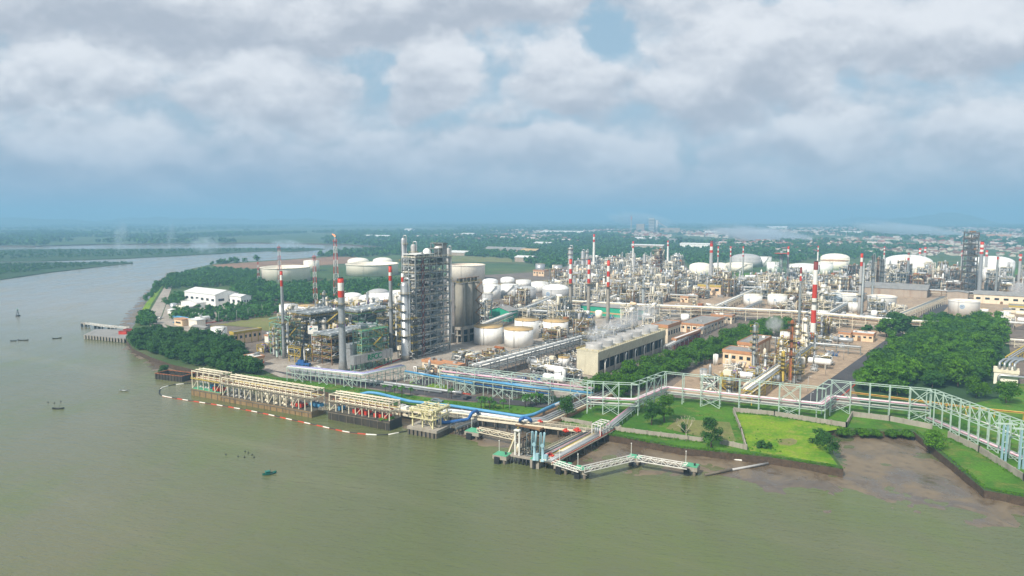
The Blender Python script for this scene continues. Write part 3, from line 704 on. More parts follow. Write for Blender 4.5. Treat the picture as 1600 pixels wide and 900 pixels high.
# ------------------------------------------------------------------ kit for the works
AZ = RAD(35.5)            # the plant's street grid
AZS = RAD(28.4)           # the shore line
CT = math.cos(PITCH); STH = math.sin(PITCH)
M = dict(
    white=mat('tank_white', 'EEEDE8', .45, var=.02, scale=.15, dirt='A88E74', dirt_amt=.22, streak=True),
    cream=mat('tank_cream', 'F3EBDA', .5, var=.03, scale=.1, dirt='BBA480', dirt_amt=.22, streak=True),
    greyt=mat('tank_grey', 'AFAEAC', .5, var=.05, scale=.15, dirt='857D73', dirt_amt=.3, streak=True),
    tan=mat('roof_tan', 'C0A374', .7, var=.1, scale=.3, dirt='8E7A58', dirt_amt=.4),
    rust=mat('rust_roof', 'B08560', .7, var=.2, scale=.12, dirt='C9B79A', dirt_amt=.7),
    silver=mat('bare_metal', 'B4B7B8', .38, .55, var=.1, scale=.5, dirt='7C7468', dirt_amt=.35, streak=True),
    grey=mat('galvanised', '969C9C', .5, .3, var=.15, scale=.6, dirt='6E675C', dirt_amt=.3),
    steel=mat('dark_steel', '5A5D5B', .6, .25, var=.25, scale=.5, dirt='7A6348', dirt_amt=.4),
    black=mat('black_steel', '2E3033', .55, .1, var=.2),
    mint=mat('mint_paint', 'B0C4B8', .5, var=.08, scale=.5, dirt='8B8A74', dirt_amt=.2),
    green=mat('green_paint', '7FA68E', .5, var=.15, scale=.4, dirt='5B6A50', dirt_amt=.3),
    yellow=mat('yellow_paint', 'BFA646', .55, var=.15, scale=.5, dirt='7E6E3A', dirt_amt=.3),
    beige=mat('beige_paint', 'E2D8C0', .55, var=.06, scale=.4, dirt='A08A68', dirt_amt=.3),
    brown=mat('brown_steel', '8A6B4E', .65, .1, var=.25, scale=.4, dirt='5A4634', dirt_amt=.5),
    rusty=mat('rusty_steel', '9C5F38', .75, .1, var=.3, scale=.4, dirt='5E3B26', dirt_amt=.5),
    red=mat('signal_red', 'C23A26', .5, var=.08), wht=mat('signal_white', 'E4E2DA', .5, var=.05),
    blue=mat('pipe_blue', '5594BC', .4, var=.1, scale=.3, dirt='6FA6C8', dirt_amt=.3), dblue=mat('machine_blue', '2C5F9C', .45, var=.1),
    pink=mat('pipe_pink', 'D49AB0', .5, var=.1), purple=mat('pipe_purple', '8C6AA8', .5, var=.1), lblue=mat('arm_blue', '93B5BF', .45, var=.08),
    conc=mat('concrete', '9D968A', .85, var=.12, scale=.25, dirt='6A6154', dirt_amt=.5, streak=True),
    dconc=mat('wet_concrete', '6E665A', .85, var=.2, scale=.3, dirt='3C382F', dirt_amt=.6),
    hull=mat('pontoon_brown', '8C7450', .8, var=.15, scale=.25, dirt='4E3F2C', dirt_amt=.6, streak=True),
    dhull=mat('pontoon_black', '3A3630', .8, var=.25, scale=.25, dirt='5C5138', dirt_amt=.5, streak=True),
    orange=mat('wall_orange', 'E4C7A4', .75, var=.05, scale=.2, dirt='9B7450', dirt_amt=.25, streak=True),
    peach=mat('wall_peach', 'E6D6BC', .75, var=.05, scale=.2, dirt='9B8562', dirt_amt=.3, streak=True),
    fascia=mat('fascia_orange', 'B98660', .7, var=.1),
    roofg=mat('roof_grey', '8C8A86', .8, var=.12, scale=.2, dirt='5F5B55', dirt_amt=.5),
    roofw=mat('roof_white', 'DAD9D4', .5, var=.05, scale=.1, dirt='A9A39A', dirt_amt=.3),
    teal=mat('cladding_teal', '2FA07F', .5, var=.06, scale=.2, dirt='4C7A68', dirt_amt=.3, streak=True),
    clad=mat('cladding_brown', 'A89A8A', .65, var=.08, scale=.1, dirt='8A6044', dirt_amt=.6, streak=True),
    slate=mat('cladding_slate', '73818A', .55, var=.1), glass=mat('window_dark', '2A3238', .15, var=.1),
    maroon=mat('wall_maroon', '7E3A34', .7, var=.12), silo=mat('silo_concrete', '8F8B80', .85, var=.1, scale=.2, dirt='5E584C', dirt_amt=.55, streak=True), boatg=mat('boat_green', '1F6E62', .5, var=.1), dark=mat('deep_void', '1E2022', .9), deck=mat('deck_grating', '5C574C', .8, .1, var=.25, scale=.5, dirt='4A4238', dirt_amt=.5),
    gdeck=mat('green_deck', '57A27C', .7, var=.15, scale=.5, dirt='6E7A60', dirt_amt=.4),
)
ML = list(M); MI = {k: i for i, k in enumerate(ML)}; ALL = [M[k] for k in ML]
def slim(mb):
    """keep only the material slots that a mesh uses; returns the list for .obj"""
    u = sorted(set(mb.mi)); k = {a: i for i, a in enumerate(u)}
    mb.mi = [k[a] for a in mb.mi]
    return [ALL[a] for a in u]
def put(mb, name, parent=None, loc=None, rz=0.0): return mb.obj(name, slim(mb), parent, loc, rz) if mb.v else None
I = MI
def screen_t(C, d, sx):
    k = (sx - 800) / FPX; D0 = C.y * CT + (CAM_H - C.z) * STH
    return (k * D0 - C.x) / (d.x - k * d.y * CT)
def foot(px, py, xl, xr, az=None, z=LAND, depth=None):
    """footprint from its nearest corner: (centre, width along v, depth along u, rotation)"""
    az = AZ if az is None else az
    C = G(px, py, z); u = Vector((math.sin(az), math.cos(az), 0)); v = Vector((math.cos(az), -math.sin(az), 0))
    w_ = abs(screen_t(C, v, xl)); d_ = depth or abs(screen_t(C, u, xr))
    return C - v * (w_ / 2) + u * (d_ / 2), w_, d_, -az
def hgt(px, py, ptop, z=LAND): return AT(px, ptop, G(px, py, z).y).z - z

def stack(px, py, ptop, wpx, label, shaft='grey', bands=(), base=1.25, rings=(), taper=.8, flue=None, name='chimney', group=None, n=14):
    """bands: (from, to, colour) as fractions of the height"""
    g = G(px, py); h = hgt(px, py, ptop); r = wpx * mpp(g.y) / 2
    t = thing(name, label, 'chimney', g, 0, group)
    cuts = sorted({0.0, .12, 1.0} | {b[0] for b in bands} | {b[1] for b in bands})
    prof = []; mi = []
    for i, c in enumerate(cuts):
        rr = r * (base + (1 - base) * min(1, c / .12)) if c < .12 else r * (1 + (taper - 1) * (c - .12) / .88)
        prof.append((rr, h * c))
        if i:
            md = (cuts[i - 1] + c) / 2; k = shaft
            for b in bands:
                if b[0] <= md <= b[1]: k = b[2]
            mi.append(I[k])
    mb = MB(); mb.rings([(Vector((0, 0, z)), Vector((q, 0, 0)), Vector((0, q, 0))) for (q, z) in prof], n, mi)
    put(mb, 'shaft', t)
    mb = MB(); mb.lathe([(r * taper * .8, h), (r * taper * .8, h + r * .35)], 0, 0, n, I['black']); put(mb, 'flue_rim', t)
    for f in rings:
        mb = MB(); mb.cyl(0, 0, h * f, r * 1.7 + .5, .25, 14, I['deck']); q = r * 1.7 + .45
        for k in range(10):
            a = k * .6283; mb.bar((q * math.cos(a), q * math.sin(a), h * f + .2), (q * math.cos(a), q * math.sin(a), h * f + 1.3), .1, None, I['yellow'])
            b = a + .6283; mb.bar((q * math.cos(a), q * math.sin(a), h * f + 1.3), (q * math.cos(b), q * math.sin(b), h * f + 1.3), .12, None, I['yellow'])
        put(mb, 'platform', t)
    mb = MB(); q = r * 1.02 + .35
    for s in (-.3, .3): mb.bar((q * .75 + s * .7, -q * .75 + s * .7, 1), (q * .75 + s * .7, -q * .75 + s * .7, h * .96), .12, None, I['steel'])
    put(mb, 'ladder', t)
    return t
RW = [(.86, .91, 'wht'), (.80, .86, 'red'), (.91, 1, 'red')]
def lattice(px, py, ptop, wb, wt, label, bands=('red', 'wht'), nb=9, flame=False, name='lattice_tower', n=9, core='grey'):
    g = G(px, py); h = hgt(px, py, ptop); s = mpp(g.y); a, b = wb * s / 2, wt * s / 2
    t = thing(name, label, 'tower' if not flame else 'flare', g, RAD(20))
    mb = MB(); w_ = max(.22, s * .42)
    for i in range(n):
        m = I[bands[(n - 1 - i) % len(bands)]]; z0, z1 = h * i / n * .96, h * (i + 1) / n * .96
        q0, q1 = a + (b - a) * i / n, a + (b - a) * (i + 1) / n
        c0 = [(q0, q0), (-q0, q0), (-q0, -q0), (q0, -q0)]; c1 = [(q1, q1), (-q1, q1), (-q1, -q1), (q1, -q1)]
        for k in range(4):
            k2 = (k + 1) % 4
            mb.bar((*c0[k], z0), (*c1[k], z1), w_, None, m); mb.bar((*c0[k], z0), (*c1[k2], z1), w_ * .7, None, m); mb.bar((*c1[k], z1), (*c1[k2], z1), w_ * .7, None, m)
    put(mb, 'lattice', t)
    mb = MB(); mb.cyl(0, 0, 0, max(.35, b * .45), h, 8, I[core]); put(mb, 'riser', t)
    mb = MB(); mb.cyl(0, 0, h * .93, b * 2.2, .3, 10, I['red']); put(mb, 'platform', t)
    if flame:
        mb = MB(); k = s
        mb.rings([(Vector((-k * x, 0, h + k * z)), Vector((k * q, 0, 0)), Vector((0, k * q, 0))) for (x, z, q) in ((0, 0, .8), (.6, 1.6, 1.3), (1.8, 3.2, 1.5), (3.2, 4.2, 1.0), (4.6, 4.9, .15))], 10, 0)
        fm = bpy.data.materials.new('flame'); fm.use_nodes = True; fm.node_tree.nodes.clear(); e = fm.node_tree.nodes.new('ShaderNodeEmission'); e.inputs[0].default_value = (1, .32, .12, 1); e.inputs[1].default_value = 2.2
        oo = fm.node_tree.nodes.new('ShaderNodeOutputMaterial'); fm.node_tree.links.new(e.outputs[0], oo.inputs[0])
        mb.obj('flame', fm, t)
    return t
def tank(cx, pbase, wpx, ptop, label, m='white', roof='cone', rm=None, stair=None, logo=False, name='storage_tank', group=None, rim=False, z=LAND, doorcol=None):
    """pbase: lowest visible point of the shell, ptop: near edge of the shell top"""
    g0 = G(cx, pbase, z); r = wpx * mpp(g0.y) / 2
    r = r * (1 + r / g0.y); c = g0 + Vector((g0.x, g0.y, 0)).normalized() * r; c.z = z
    h = hgt(cx, pbase, ptop, z); t = thing(name, label, 'tank', c, math.atan2(-g0.x, g0.y) * -1 * -1, group)
    n = 40 if wpx > 25 else 24; rm = rm or m
    mb = MB(); mb.lathe([(r, 0), (r, h)], 0, 0, n, I[m], True, roof != 'open'); put(mb, 'shell', t)
    mb = MB()
    if roof == 'dome': mb.dome(0, 0, h, r * 1.005, r * .33, n, I[rm], 6)
    elif roof == 'cone': mb.lathe([(r * 1.012, h - .15), (r * 1.012, h + .12), (r * .5, h + r * .07), (.05, h + r * .11)], 0, 0, n, I[rm], True, True)
    elif roof == 'flat': mb.lathe([(r * 1.015, h - .2), (r * 1.015, h + .15), (.05, h + r * .035)], 0, 0, n, I[rm], True, True)
    elif roof == 'open': mb.lathe([(r * .99, h - r * .16), (.05, h - r * .14)], 0, 0, n, I[rm], False, True)
    put(mb, 'roof', t)
    if rim or roof == 'open':
        mb = MB(); mb.lathe([(r * 1.002, h - .9), (r * 1.035, h - .85), (r * 1.035, h - .55), (r * 1.002, h - .5)], 0, 0, n, I[m], False, False); put(mb, 'wind_girder', t)
    if roof in ('cone', 'flat') and wpx > 14:
        mb = MB(); k = 28
        for i in range(k):
            a0, a1 = i * 6.2832 / k, (i + 1) * 6.2832 / k
            p0 = (r * .99 * math.cos(a0), r * .99 * math.sin(a0)); p1 = (r * .99 * math.cos(a1), r * .99 * math.sin(a1))
            mb.bar((*p0, h + .1), (*p0, h + 1.2), .08, None, I['yellow']); mb.bar((*p0, h + 1.15), (*p1, h + 1.15), .08, None, I['yellow'])
        put(mb, 'handrail', t)
    if stair is not None:
        mb = MB(); a0, span = stair; q = r + .5; k = 14; pr = None
        for i in range(k + 1):
            a = a0 + span * i / k; p = Vector((q * math.cos(a), q * math.sin(a), h * i / k))
            if pr is not None: mb.bar(pr, p, .7, .25, I['steel']); mb.bar(pr + Vector((0, 0, 1)), p + Vector((0, 0, 1)), .1, None, I['steel'])
            pr = p
        put(mb, 'spiral_stair', t)
    else:
        mb = MB(); a = -1.9; q = r + .3
        for s in (-.25, .25): mb.bar((q * math.cos(a) + s, q * math.sin(a), 0), (q * math.cos(a) + s, q * math.sin(a), h + 1), .1, None, I['steel'])
        put(mb, 'ladder', t)
    if logo:
        a = -1.57 + (logo if isinstance(logo, float) else 0); R_ = r * .15; zc = h * .62; pts = []
        mb = MB()
        def on(x, zz, e): # point on the curved shell
            al = a + x / r; return Vector(((r + e) * math.cos(al), (r + e) * math.sin(al), zc + zz))
        k = 20
        for i in range(k):
            t0, t1 = i * 6.2832 / k, (i + 1) * 6.2832 / k
            mb.face([on(R_ * math.cos(t0), R_ * math.sin(t0), .06), on(R_ * math.cos(t1), R_ * math.sin(t1), .06), on(R_ * .72 * math.cos(t1), R_ * .72 * math.sin(t1), .06), on(R_ * .72 * math.cos(t0), R_ * .72 * math.sin(t0), .06)], I['blue'])
        for q in (-.2, .2): mb.face([on(-R_ * .45, R_ * (q - .13), .05), on(R_ * .45, R_ * (q - .13), .05), on(R_ * .45, R_ * (q + .13), .05), on(-R_ * .45, R_ * (q + .13), .05)], I['dblue'])
        put(mb, 'emblem', t)
    return t
def bld(px, py, xl, xr, ptop, label, wall='peach', roof='roofg', fascia='fascia', style='flat', win=(0, 0), name='plant_building', cat='building', az=None, group=None, winh=.24, door=True, band=None, z=LAND, ribs=0, depth=None):
    c, w_, d_, rz = foot(px, py, xl, xr, az, z, depth); h = hgt(px, py, ptop, z); t = thing(name, label, cat, c, rz, group)
    mb = MB(); mb.box(0, 0, 0, w_, d_, h, I[wall])
    for k in range(ribs):
        x = -w_ / 2 + (k + .5) * w_ / ribs; mb.box(x, -d_ / 2 - .12, .02, .5, .24, h - .3, I[fascia or wall])
        y = -d_ / 2 + (k + .5) * d_ / ribs; mb.box(w_ / 2 + .12, y, .02, .24, .5, h - .3, I[fascia or wall])
    put(mb, 'wall', t)
    mb = MB()
    if style == 'flat':
        f = max(.8, h * .14); mb.box(0, 0, h - f, w_ + .7, .3, f, I[fascia]); mb = MB()
        pw, pd = w_ + .8, d_ + .8
        mb.box(0, -pd / 2 + .2, h - f, pw, .4, f + .6, I[fascia]); mb.box(0, pd / 2 - .2, h - f, pw, .4, f + .6, I[fascia])
        mb.box(-pw / 2 + .2, 0, h - f, .4, pd - .82, f + .6, I[fascia]); mb.box(pw / 2 - .2, 0, h - f, .4, pd - .82, f + .6, I[fascia])
        mb.box(0, 0, h + .02, pw - .84, pd - .84, .25, I[roof])
    else:
        along_x = (style == 'gablex'); L = (w_ if along_x else d_) / 2 + .6; S = (d_ if along_x else w_) / 2 + .6; rh = min(S * .28, h * .5) if style != 'mono' else S * .12
        def P(a, b, zz): return (a, b, zz) if along_x else (b, a, zz)
        for sgn in (-1, 1):
            q = [P(-L, sgn * S, h), P(L, sgn * S, h), P(L, 0, h + rh), P(-L, 0, h + rh)]
            q2 = [(x, y, zz + .25) for (x, y, zz) in q]
            mb.quad_box(q + q2, I[roof])
        for e in (-L + .62, L - .62): mb.face([P(e, -S + .62, h - .01), P(e, S - .62, h - .01), P(e, 0, h + rh - .1)], I[wall])
    put(mb, 'roof', t)
    if band:
        mb = MB(); mb.box(0, -d_ / 2 - .06, h * .3, w_, .1, h * .16, I[band]); mb.box(w_ / 2 + .06, 0, h * .3, .1, d_, h * .16, I[band]); put(mb, 'stripe', t)
    if style == 'flat' and w_ > 8:
        rs = random.Random(int(px + py)); mb = MB()
        for _ in range(rs.randint(2, 4)): mb.box(rs.uniform(-.35, .35) * w_, rs.uniform(-.35, .35) * d_, h + .28, rs.uniform(1, 2.6), rs.uniform(1, 2.4), rs.uniform(.7, 1.6), I[rs.choice(('greyt', 'grey', 'wht'))])
        put(mb, 'roof_unit', t)
    zc = h * .45; wh = h * winh
    for k in range(win[0]):
        x = -w_ / 2 + (k + .5) * w_ / win[0]; mb = MB(); mb.box(x, -d_ / 2 - .04, zc, w_ / win[0] * .5, .1, wh, I['glass']); o = put(mb, 'window', t)
    for k in range(win[1]):
        y = -d_ / 2 + (k + .5) * d_ / win[1]; mb = MB(); mb.box(w_ / 2 + .04, y, zc, .1, d_ / win[1] * .5, wh, I['glass']); put(mb, 'window', t)
    if door:
        mb = MB(); mb.box(-w_ * .12, -d_ / 2 - .06, 0.02, min(2.4, w_ * .3), .14, min(2.8, h * .5), I['brown']); put(mb, 'door', t)
    t['_w'] = w_; t['_d'] = d_; t['_h'] = h
    return t
# ---- process gear, all in local coordinates with z up from the floor
def g_piping(mb, rs, x0, x1, y0, y1, z0, z1, n, mats, r=(.12, .3)):
    for _ in range(n):
        q = rs.uniform(*r); m = I[rs.choice(mats)]; z = rs.uniform(z0, z1); k = rs.random()
        x, y = rs.uniform(x0, x1), rs.uniform(y0, y1)
        if k < .4: mb.tube([(x0, y, z), (x, y, z), (x, y, rs.uniform(z0, z1)), (x, rs.uniform(y0, y1), z1)], q, 6, m)
        elif k < .8: mb.tube([(x, y0, z), (x, y, z), (rs.uniform(x0, x1), y, z), (rs.uniform(x0, x1), y, z0)], q, 6, m)
        else: mb.tube([(x, y, z0), (x, y, z1), (x + rs.uniform(-3, 3), y, z1), (x + rs.uniform(-3, 3), y, z0)], q, 6, m)
def g_rail(mb, w_, d_, z, m, step=2.5, t=.09):
    for (a, b) in (((-w_ / 2, -d_ / 2), (w_ / 2, -d_ / 2)), ((w_ / 2, -d_ / 2), (w_ / 2, d_ / 2)), ((w_ / 2, d_ / 2), (-w_ / 2, d_ / 2)), ((-w_ / 2, d_ / 2), (-w_ / 2, -d_ / 2))):
        for zz in (.55, 1.1): mb.bar((*a, z + zz), (*b, z + zz), t, None, m)
        L = math.hypot(b[0] - a[0], b[1] - a[1]); n = max(1, int(L / step))
        for i in range(n): mb.bar((a[0] + (b[0] - a[0]) * i / n, a[1] + (b[1] - a[1]) * i / n, z), (a[0] + (b[0] - a[0]) * i / n, a[1] + (b[1] - a[1]) * i / n, z + 1.1), t, None, m)
def unit(t, w_, d_, h, floors, nx, ny, seed, fm='steel', rail='yellow', dm='deck', pm=('silver', 'grey', 'steel', 'silver', 'white'), vm=('silver', 'grey', 'white', 'beige'), cl=1.0, thick=.45, fins=True, stairs=True, brace=True, stm=None, rt=.09, df=1.0, open_top=False, first=None):
    """steel frame with decks full of vessels and pipes"""
    rs = random.Random(seed); mb = MB()
    xs = [-w_ / 2 + w_ * i / nx for i in range(nx + 1)]; ys = [-d_ / 2 + d_ * i / ny for i in range(ny + 1)]
    zs = [h * (k + 1) / floors for k in range(floors)]
    if first: zs = [first + (h - first) * k / max(1, floors - 1) for k in range(floors)]
    for x in xs:
        for y in ys: mb.box(x, y, 0, thick, thick, h + (.2 if not open_top else rs.uniform(0, 3)), I[fm])
    for z in zs:
        for x in xs: mb.box(x, 0, z - thick, thick * .6, d_, thick * .9, I[fm])
        for y in ys: mb.box(0, y, z - thick * .95, w_, thick * .6, thick * .8, I[fm])
    if brace:
        for k, z in enumerate(zs):
            z0 = zs[k - 1] if k else 0
            i = rs.randrange(nx); mb.bar((xs[i], ys[0], z0), (xs[i + 1], ys[0], z), thick * .55, None, I[fm])
            j = rs.randrange(ny); mb.bar((xs[-1], ys[j], z0), (xs[-1], ys[j + 1], z), thick * .55, None, I[fm])
    put(mb, 'steel_frame', t)
    for k, z in enumerate(zs):
        mb = MB(); fx = w_ * rs.uniform(.8, 1) * df; mb.box(-(w_ - fx) / 2 * rs.choice((-1, 1)), 0, z + .02, fx, d_ * rs.uniform(.86, 1), .15, I[dm]); dk = put(mb, 'deck', t)
        mb = MB(); g_rail(mb, w_ + .5, d_ + .5, z + .1, I[rail], 2.5, rt); put(mb, 'handrail', dk)
    lv = [0] + zs[:-1] + [zs[-1]]
    for k, z in enumerate(lv):
        top = (k == len(lv) - 1); hh = (zs[k] - z) if not top else 4.0
        mb = MB(); g_piping(mb, rs, -w_ / 2 - .4, w_ / 2 + .6, -d_ / 2 - .6, d_ / 2, z + .4, z + hh * .92, int(cl * (w_ + d_) / (3.2 if not top else 7)), pm, (.13, .32)); put(mb, 'pipework', t)
        for _ in range(max(1, int(cl * w_ * d_ / 90 * (1 if not top else .5)))):
            mb = MB(); x, y = rs.uniform(-w_ * .4, w_ * .4), rs.uniform(-d_ * .42, d_ * .42); q = rs.uniform(.6, min(2.0, hh * .3)); v = I[rs.choice(vm)]
            kk = rs.random()
            if kk < .4: L = min(w_ * .4, rs.uniform(3, 8)); mb.hcyl((x - L / 2, y, z + q + .6), (x + L / 2, y, z + q + .6), q, 10, v); mb.box(x - L * .3, y, z + .17, .5, q * 1.4, .8, I['conc']); mb.box(x + L * .3, y, z + .17, .5, q * 1.4, .8, I['conc'])
            elif kk < .75: mb.lathe([(q * .6, z + .2), (q, z + .8), (q, z + hh * .8), (q * .5, z + hh * .8 + q * .5)], x, y, 12, v)
            else: mb.box(x, y, z + .2, rs.uniform(2, 4), rs.uniform(2, 4), hh * .5, v)
            put(mb, 'vessel', t)
    if fins:
        n = max(2, int(d_ / 6)); 
        for k in range(n):
            mb = MB(); y = -d_ / 2 + (k + .5) * d_ / n; mb.box(0, y, h + 1.6, w_ * .94, d_ / n * .86, 1.1, I['grey'])
            for s in (-.27, .27): mb.cyl(s * w_, y, h + 2.7, min(w_ * .2, d_ / n * .36), .5, 14, I['silver'])
            for sx in (-.45, .45):
                mb.bar((sx * w_, y, h + .1), (sx * w_, y, h + 1.6), .25, None, I[fm])
            put(mb, 'air_cooler', t)
    if stairs:
        mb = MB(); z0 = 0
        for k, z in enumerate(zs):
            y0, y1 = (-d_ * .1, d_ * .25) if k % 2 else (d_ * .25, -d_ * .1)
            mb.bar((w_ / 2 + .9, y0, z0 + .2), (w_ / 2 + .9, y1, z + .2), 1.0, .2, I[stm or rail]); mb.bar((w_ / 2 + 1.4, y0, z0 + 1.2), (w_ / 2 + 1.4, y1, z + 1.2), .1, None, I[stm or rail]); z0 = z
        put(mb, 'stair', t)
    return t
def steelwork(px, py, xl, xr, ptop, label, floors, nx, ny, seed, name='process_structure', az=None, depth=None, **k):
    c, w_, d_, rz = foot(px, py, xl, xr, az, LAND, depth); h = hgt(px, py, ptop); t = thing(name, label, 'process unit', c, rz)
    unit(t, w_, d_, h, floors, nx, ny, seed, **k); t['_w'] = w_; t['_d'] = d_; t['_h'] = h; return t
def column_parts(t, r, h, m, plats, pm='yellow', pipe='silver', skirt='conc', cone=True, seed=0):
    mb = MB(); mb.lathe([(r * 1.05, 0), (r * 1.05, h * .06), (r, h * .06 + .02), (r, h - r), (r * .75, h - r * .35), (.15, h)], 0, 0, 16, [I[skirt], I[skirt], I[m], I[m], I[m]]); put(mb, 'shell', t)
    rs = random.Random(seed)
    for k in range(plats):
        z = h * (.2 + .78 * (k + 1) / (plats + .3)); z = min(z, h - r * .5); a0 = rs.uniform(0, 6.28); mb = MB(); q0, q1 = r + .05, r + 1.4; n = 10
        for i in range(n):
            a, b = a0 + i * .42, a0 + (i + 1) * .42
            P = lambda q, an, zz: (q * math.cos(an), q * math.sin(an), zz)
            mb.quad_box([P(q0, a, z), P(q1, a, z), P(q1, b, z), P(q0, b, z), P(q0, a, z + .18), P(q1, a, z + .18), P(q1, b, z + .18), P(q0, b, z + .18)], I['deck'])
            mb.bar(P(q1, a, z + 1.15), P(q1, b, z + 1.15), .12, None, I[pm]); mb.bar(P(q1, a, z), P(q1, a, z + 1.15), .1, None, I[pm])
        put(mb, 'platform', t)
    mb = MB(); q = r + .5; mb.tube([(0, 0, h - .2), (0, 0, h + r * .8), (q, -q * .4, h + r * .8), (q, -q * .4, h * .1), (q + 2, -q * .4, h * .1)], max(.18, r * .22), 7, I[pipe]); put(mb, 'overhead_pipe', t)
    mb = MB()
    for s in (-.25, .25): mb.bar((-q * .7 + s, -q * .7, 0), (-q * .7 + s, -q * .7, h * .95), .1, None, I['steel'])
    put(mb, 'ladder', t)
def column(px, py, ptop, wpx, label, m='silver', plats=4, pm='yellow', name='distillation_column', group=None, pipe='silver', seed=1):
    g = G(px, py); h = hgt(px, py, ptop); t = thing(name, label, 'column', g, 0, group); column_parts(t, wpx * mpp(g.y) / 2, h, m, plats, pm, pipe, seed=seed); return t
def offset_path(P, off):
    R = []
    for i, p in enumerate(P):
        d0 = (P[i] - P[i - 1]).normalized() if i else None; d1 = (P[i + 1] - P[i]).normalized() if i < len(P) - 1 else None
        if d0 is None: d0 = d1
        if d1 is None: d1 = d0
        n0 = Vector((d0.y, -d0.x, 0)); n1 = Vector((d1.y, -d1.x, 0)); n = (n0 + n1); 
        n = n.normalized() * (1 / max(.35, math.cos(n0.angle(n1) / 2))) if n.length > 1e-6 else n0
        R.append(p + n * off)
    return R
def rack(label, pts, levels, top, width, spacing, fm, pipes, base=LAND, thick=.3, name='pipe_rack', brace=4, longm=None, group=None, rail=None, feet=False, cat='pipe rack'):
    """pts: world points; pipes: (offset, level height, radius, material)"""
    P = [Vector((p[0], p[1], 0)) for p in pts]; o = P[0].copy(); t = thing(name, label, cat, (o.x, o.y, base), 0, group); P = [p - o for p in P]
    nb = 0; bays = []
    for i in range(len(P) - 1):
        d = P[i + 1] - P[i]; L = d.length; n = max(1, round(L / spacing)); d.normalize(); nv = Vector((d.y, -d.x, 0))
        for k in range(n + (1 if i == len(P) - 2 else 0)):
            bays.append((P[i] + d * (L * k / n), nv, d, L / n))
    hh = max(levels + ([top] if top else []))
    for (p, nv, d, s) in bays:
        mb = MB()
        for sg in (-1, 1):
            q = p + nv * (sg * width / 2); mb.bar(q - Vector((0, 0, .3)), q + Vector((0, 0, hh)), thick, None, I[fm])
            if feet: mb.box(q.x, q.y, -.2, .9, .9, .6, I['conc'])
        for z in levels + ([top] if top else []): mb.bar(p - nv * (width / 2) + Vector((0, 0, z)), p + nv * (width / 2) + Vector((0, 0, z)), thick * .8, None, I[fm])
        put(mb, 'trestle_bent', t)
    for z in levels + ([top] if top else []):
        mb = MB()
        for sg in (-1, 1):
            Q = offset_path(P, sg * width / 2)
            for a, b in zip(Q, Q[1:]): mb.bar(a + Vector((0, 0, z + .02)), b + Vector((0, 0, z + .02)), thick * .75, None, I[fm])
        put(mb, 'girder', t)
    if brace:
        for k, (p, nv, d, s) in enumerate(bays[:-1]):
            if k % brace == 1:
                mb = MB()
                for sg in (-1, 1):
                    q = p + nv * (sg * width / 2 + .02); z1 = levels[0]
                    mb.bar(q, q + d * s + Vector((0, 0, z1)), thick * .6, None, I[fm]); mb.bar(q + d * s, q + Vector((0, 0, z1)), thick * .6, None, I[fm])
                    if top: mb.bar(q + Vector((0, 0, levels[-1])), q + d * s + Vector((0, 0, top)), thick * .6, None, I[fm]); mb.bar(q + d * s + Vector((0, 0, levels[-1])), q + Vector((0, 0, top)), thick * .6, None, I[fm])
                put(mb, 'brace', t)
    for (off, z, r, m) in pipes:
        mb = MB(); mb.tube([q + Vector((0, 0, z + r + .18)) for q in offset_path(P, off)], r, 8, I[m], bend=1.5); put(mb, 'pipe', t)
    return t
def line_pipe(label, pts, r, m, name='pipeline', supports=None, sm='conc', flange=None):
    """one free pipeline on low supports; pts are world points with heights"""
    o = Vector(pts[0]); t = thing(name, label, 'pipeline', o); L = [Vector(p) - o for p in pts]
    mb = MB(); mb.tube(L, r, 12, I[m], bend=r * 2.5); put(mb, 'pipe', t)
    if supports:
        mb = MB()
        for a, b in zip(L, L[1:]):
            d = b - a; n = int(d.length / supports)
            for k in range(1, n + 1):
                p = a + d * (k / (n + 1)); zb = LAND - o.z
                if p.z - zb > .4: mb.box(p.x, p.y, zb, r * 1.6, r * 1.6, max(.2, p.z - zb - r * .9), I[sm])
        put(mb, 'support', t)
    return t
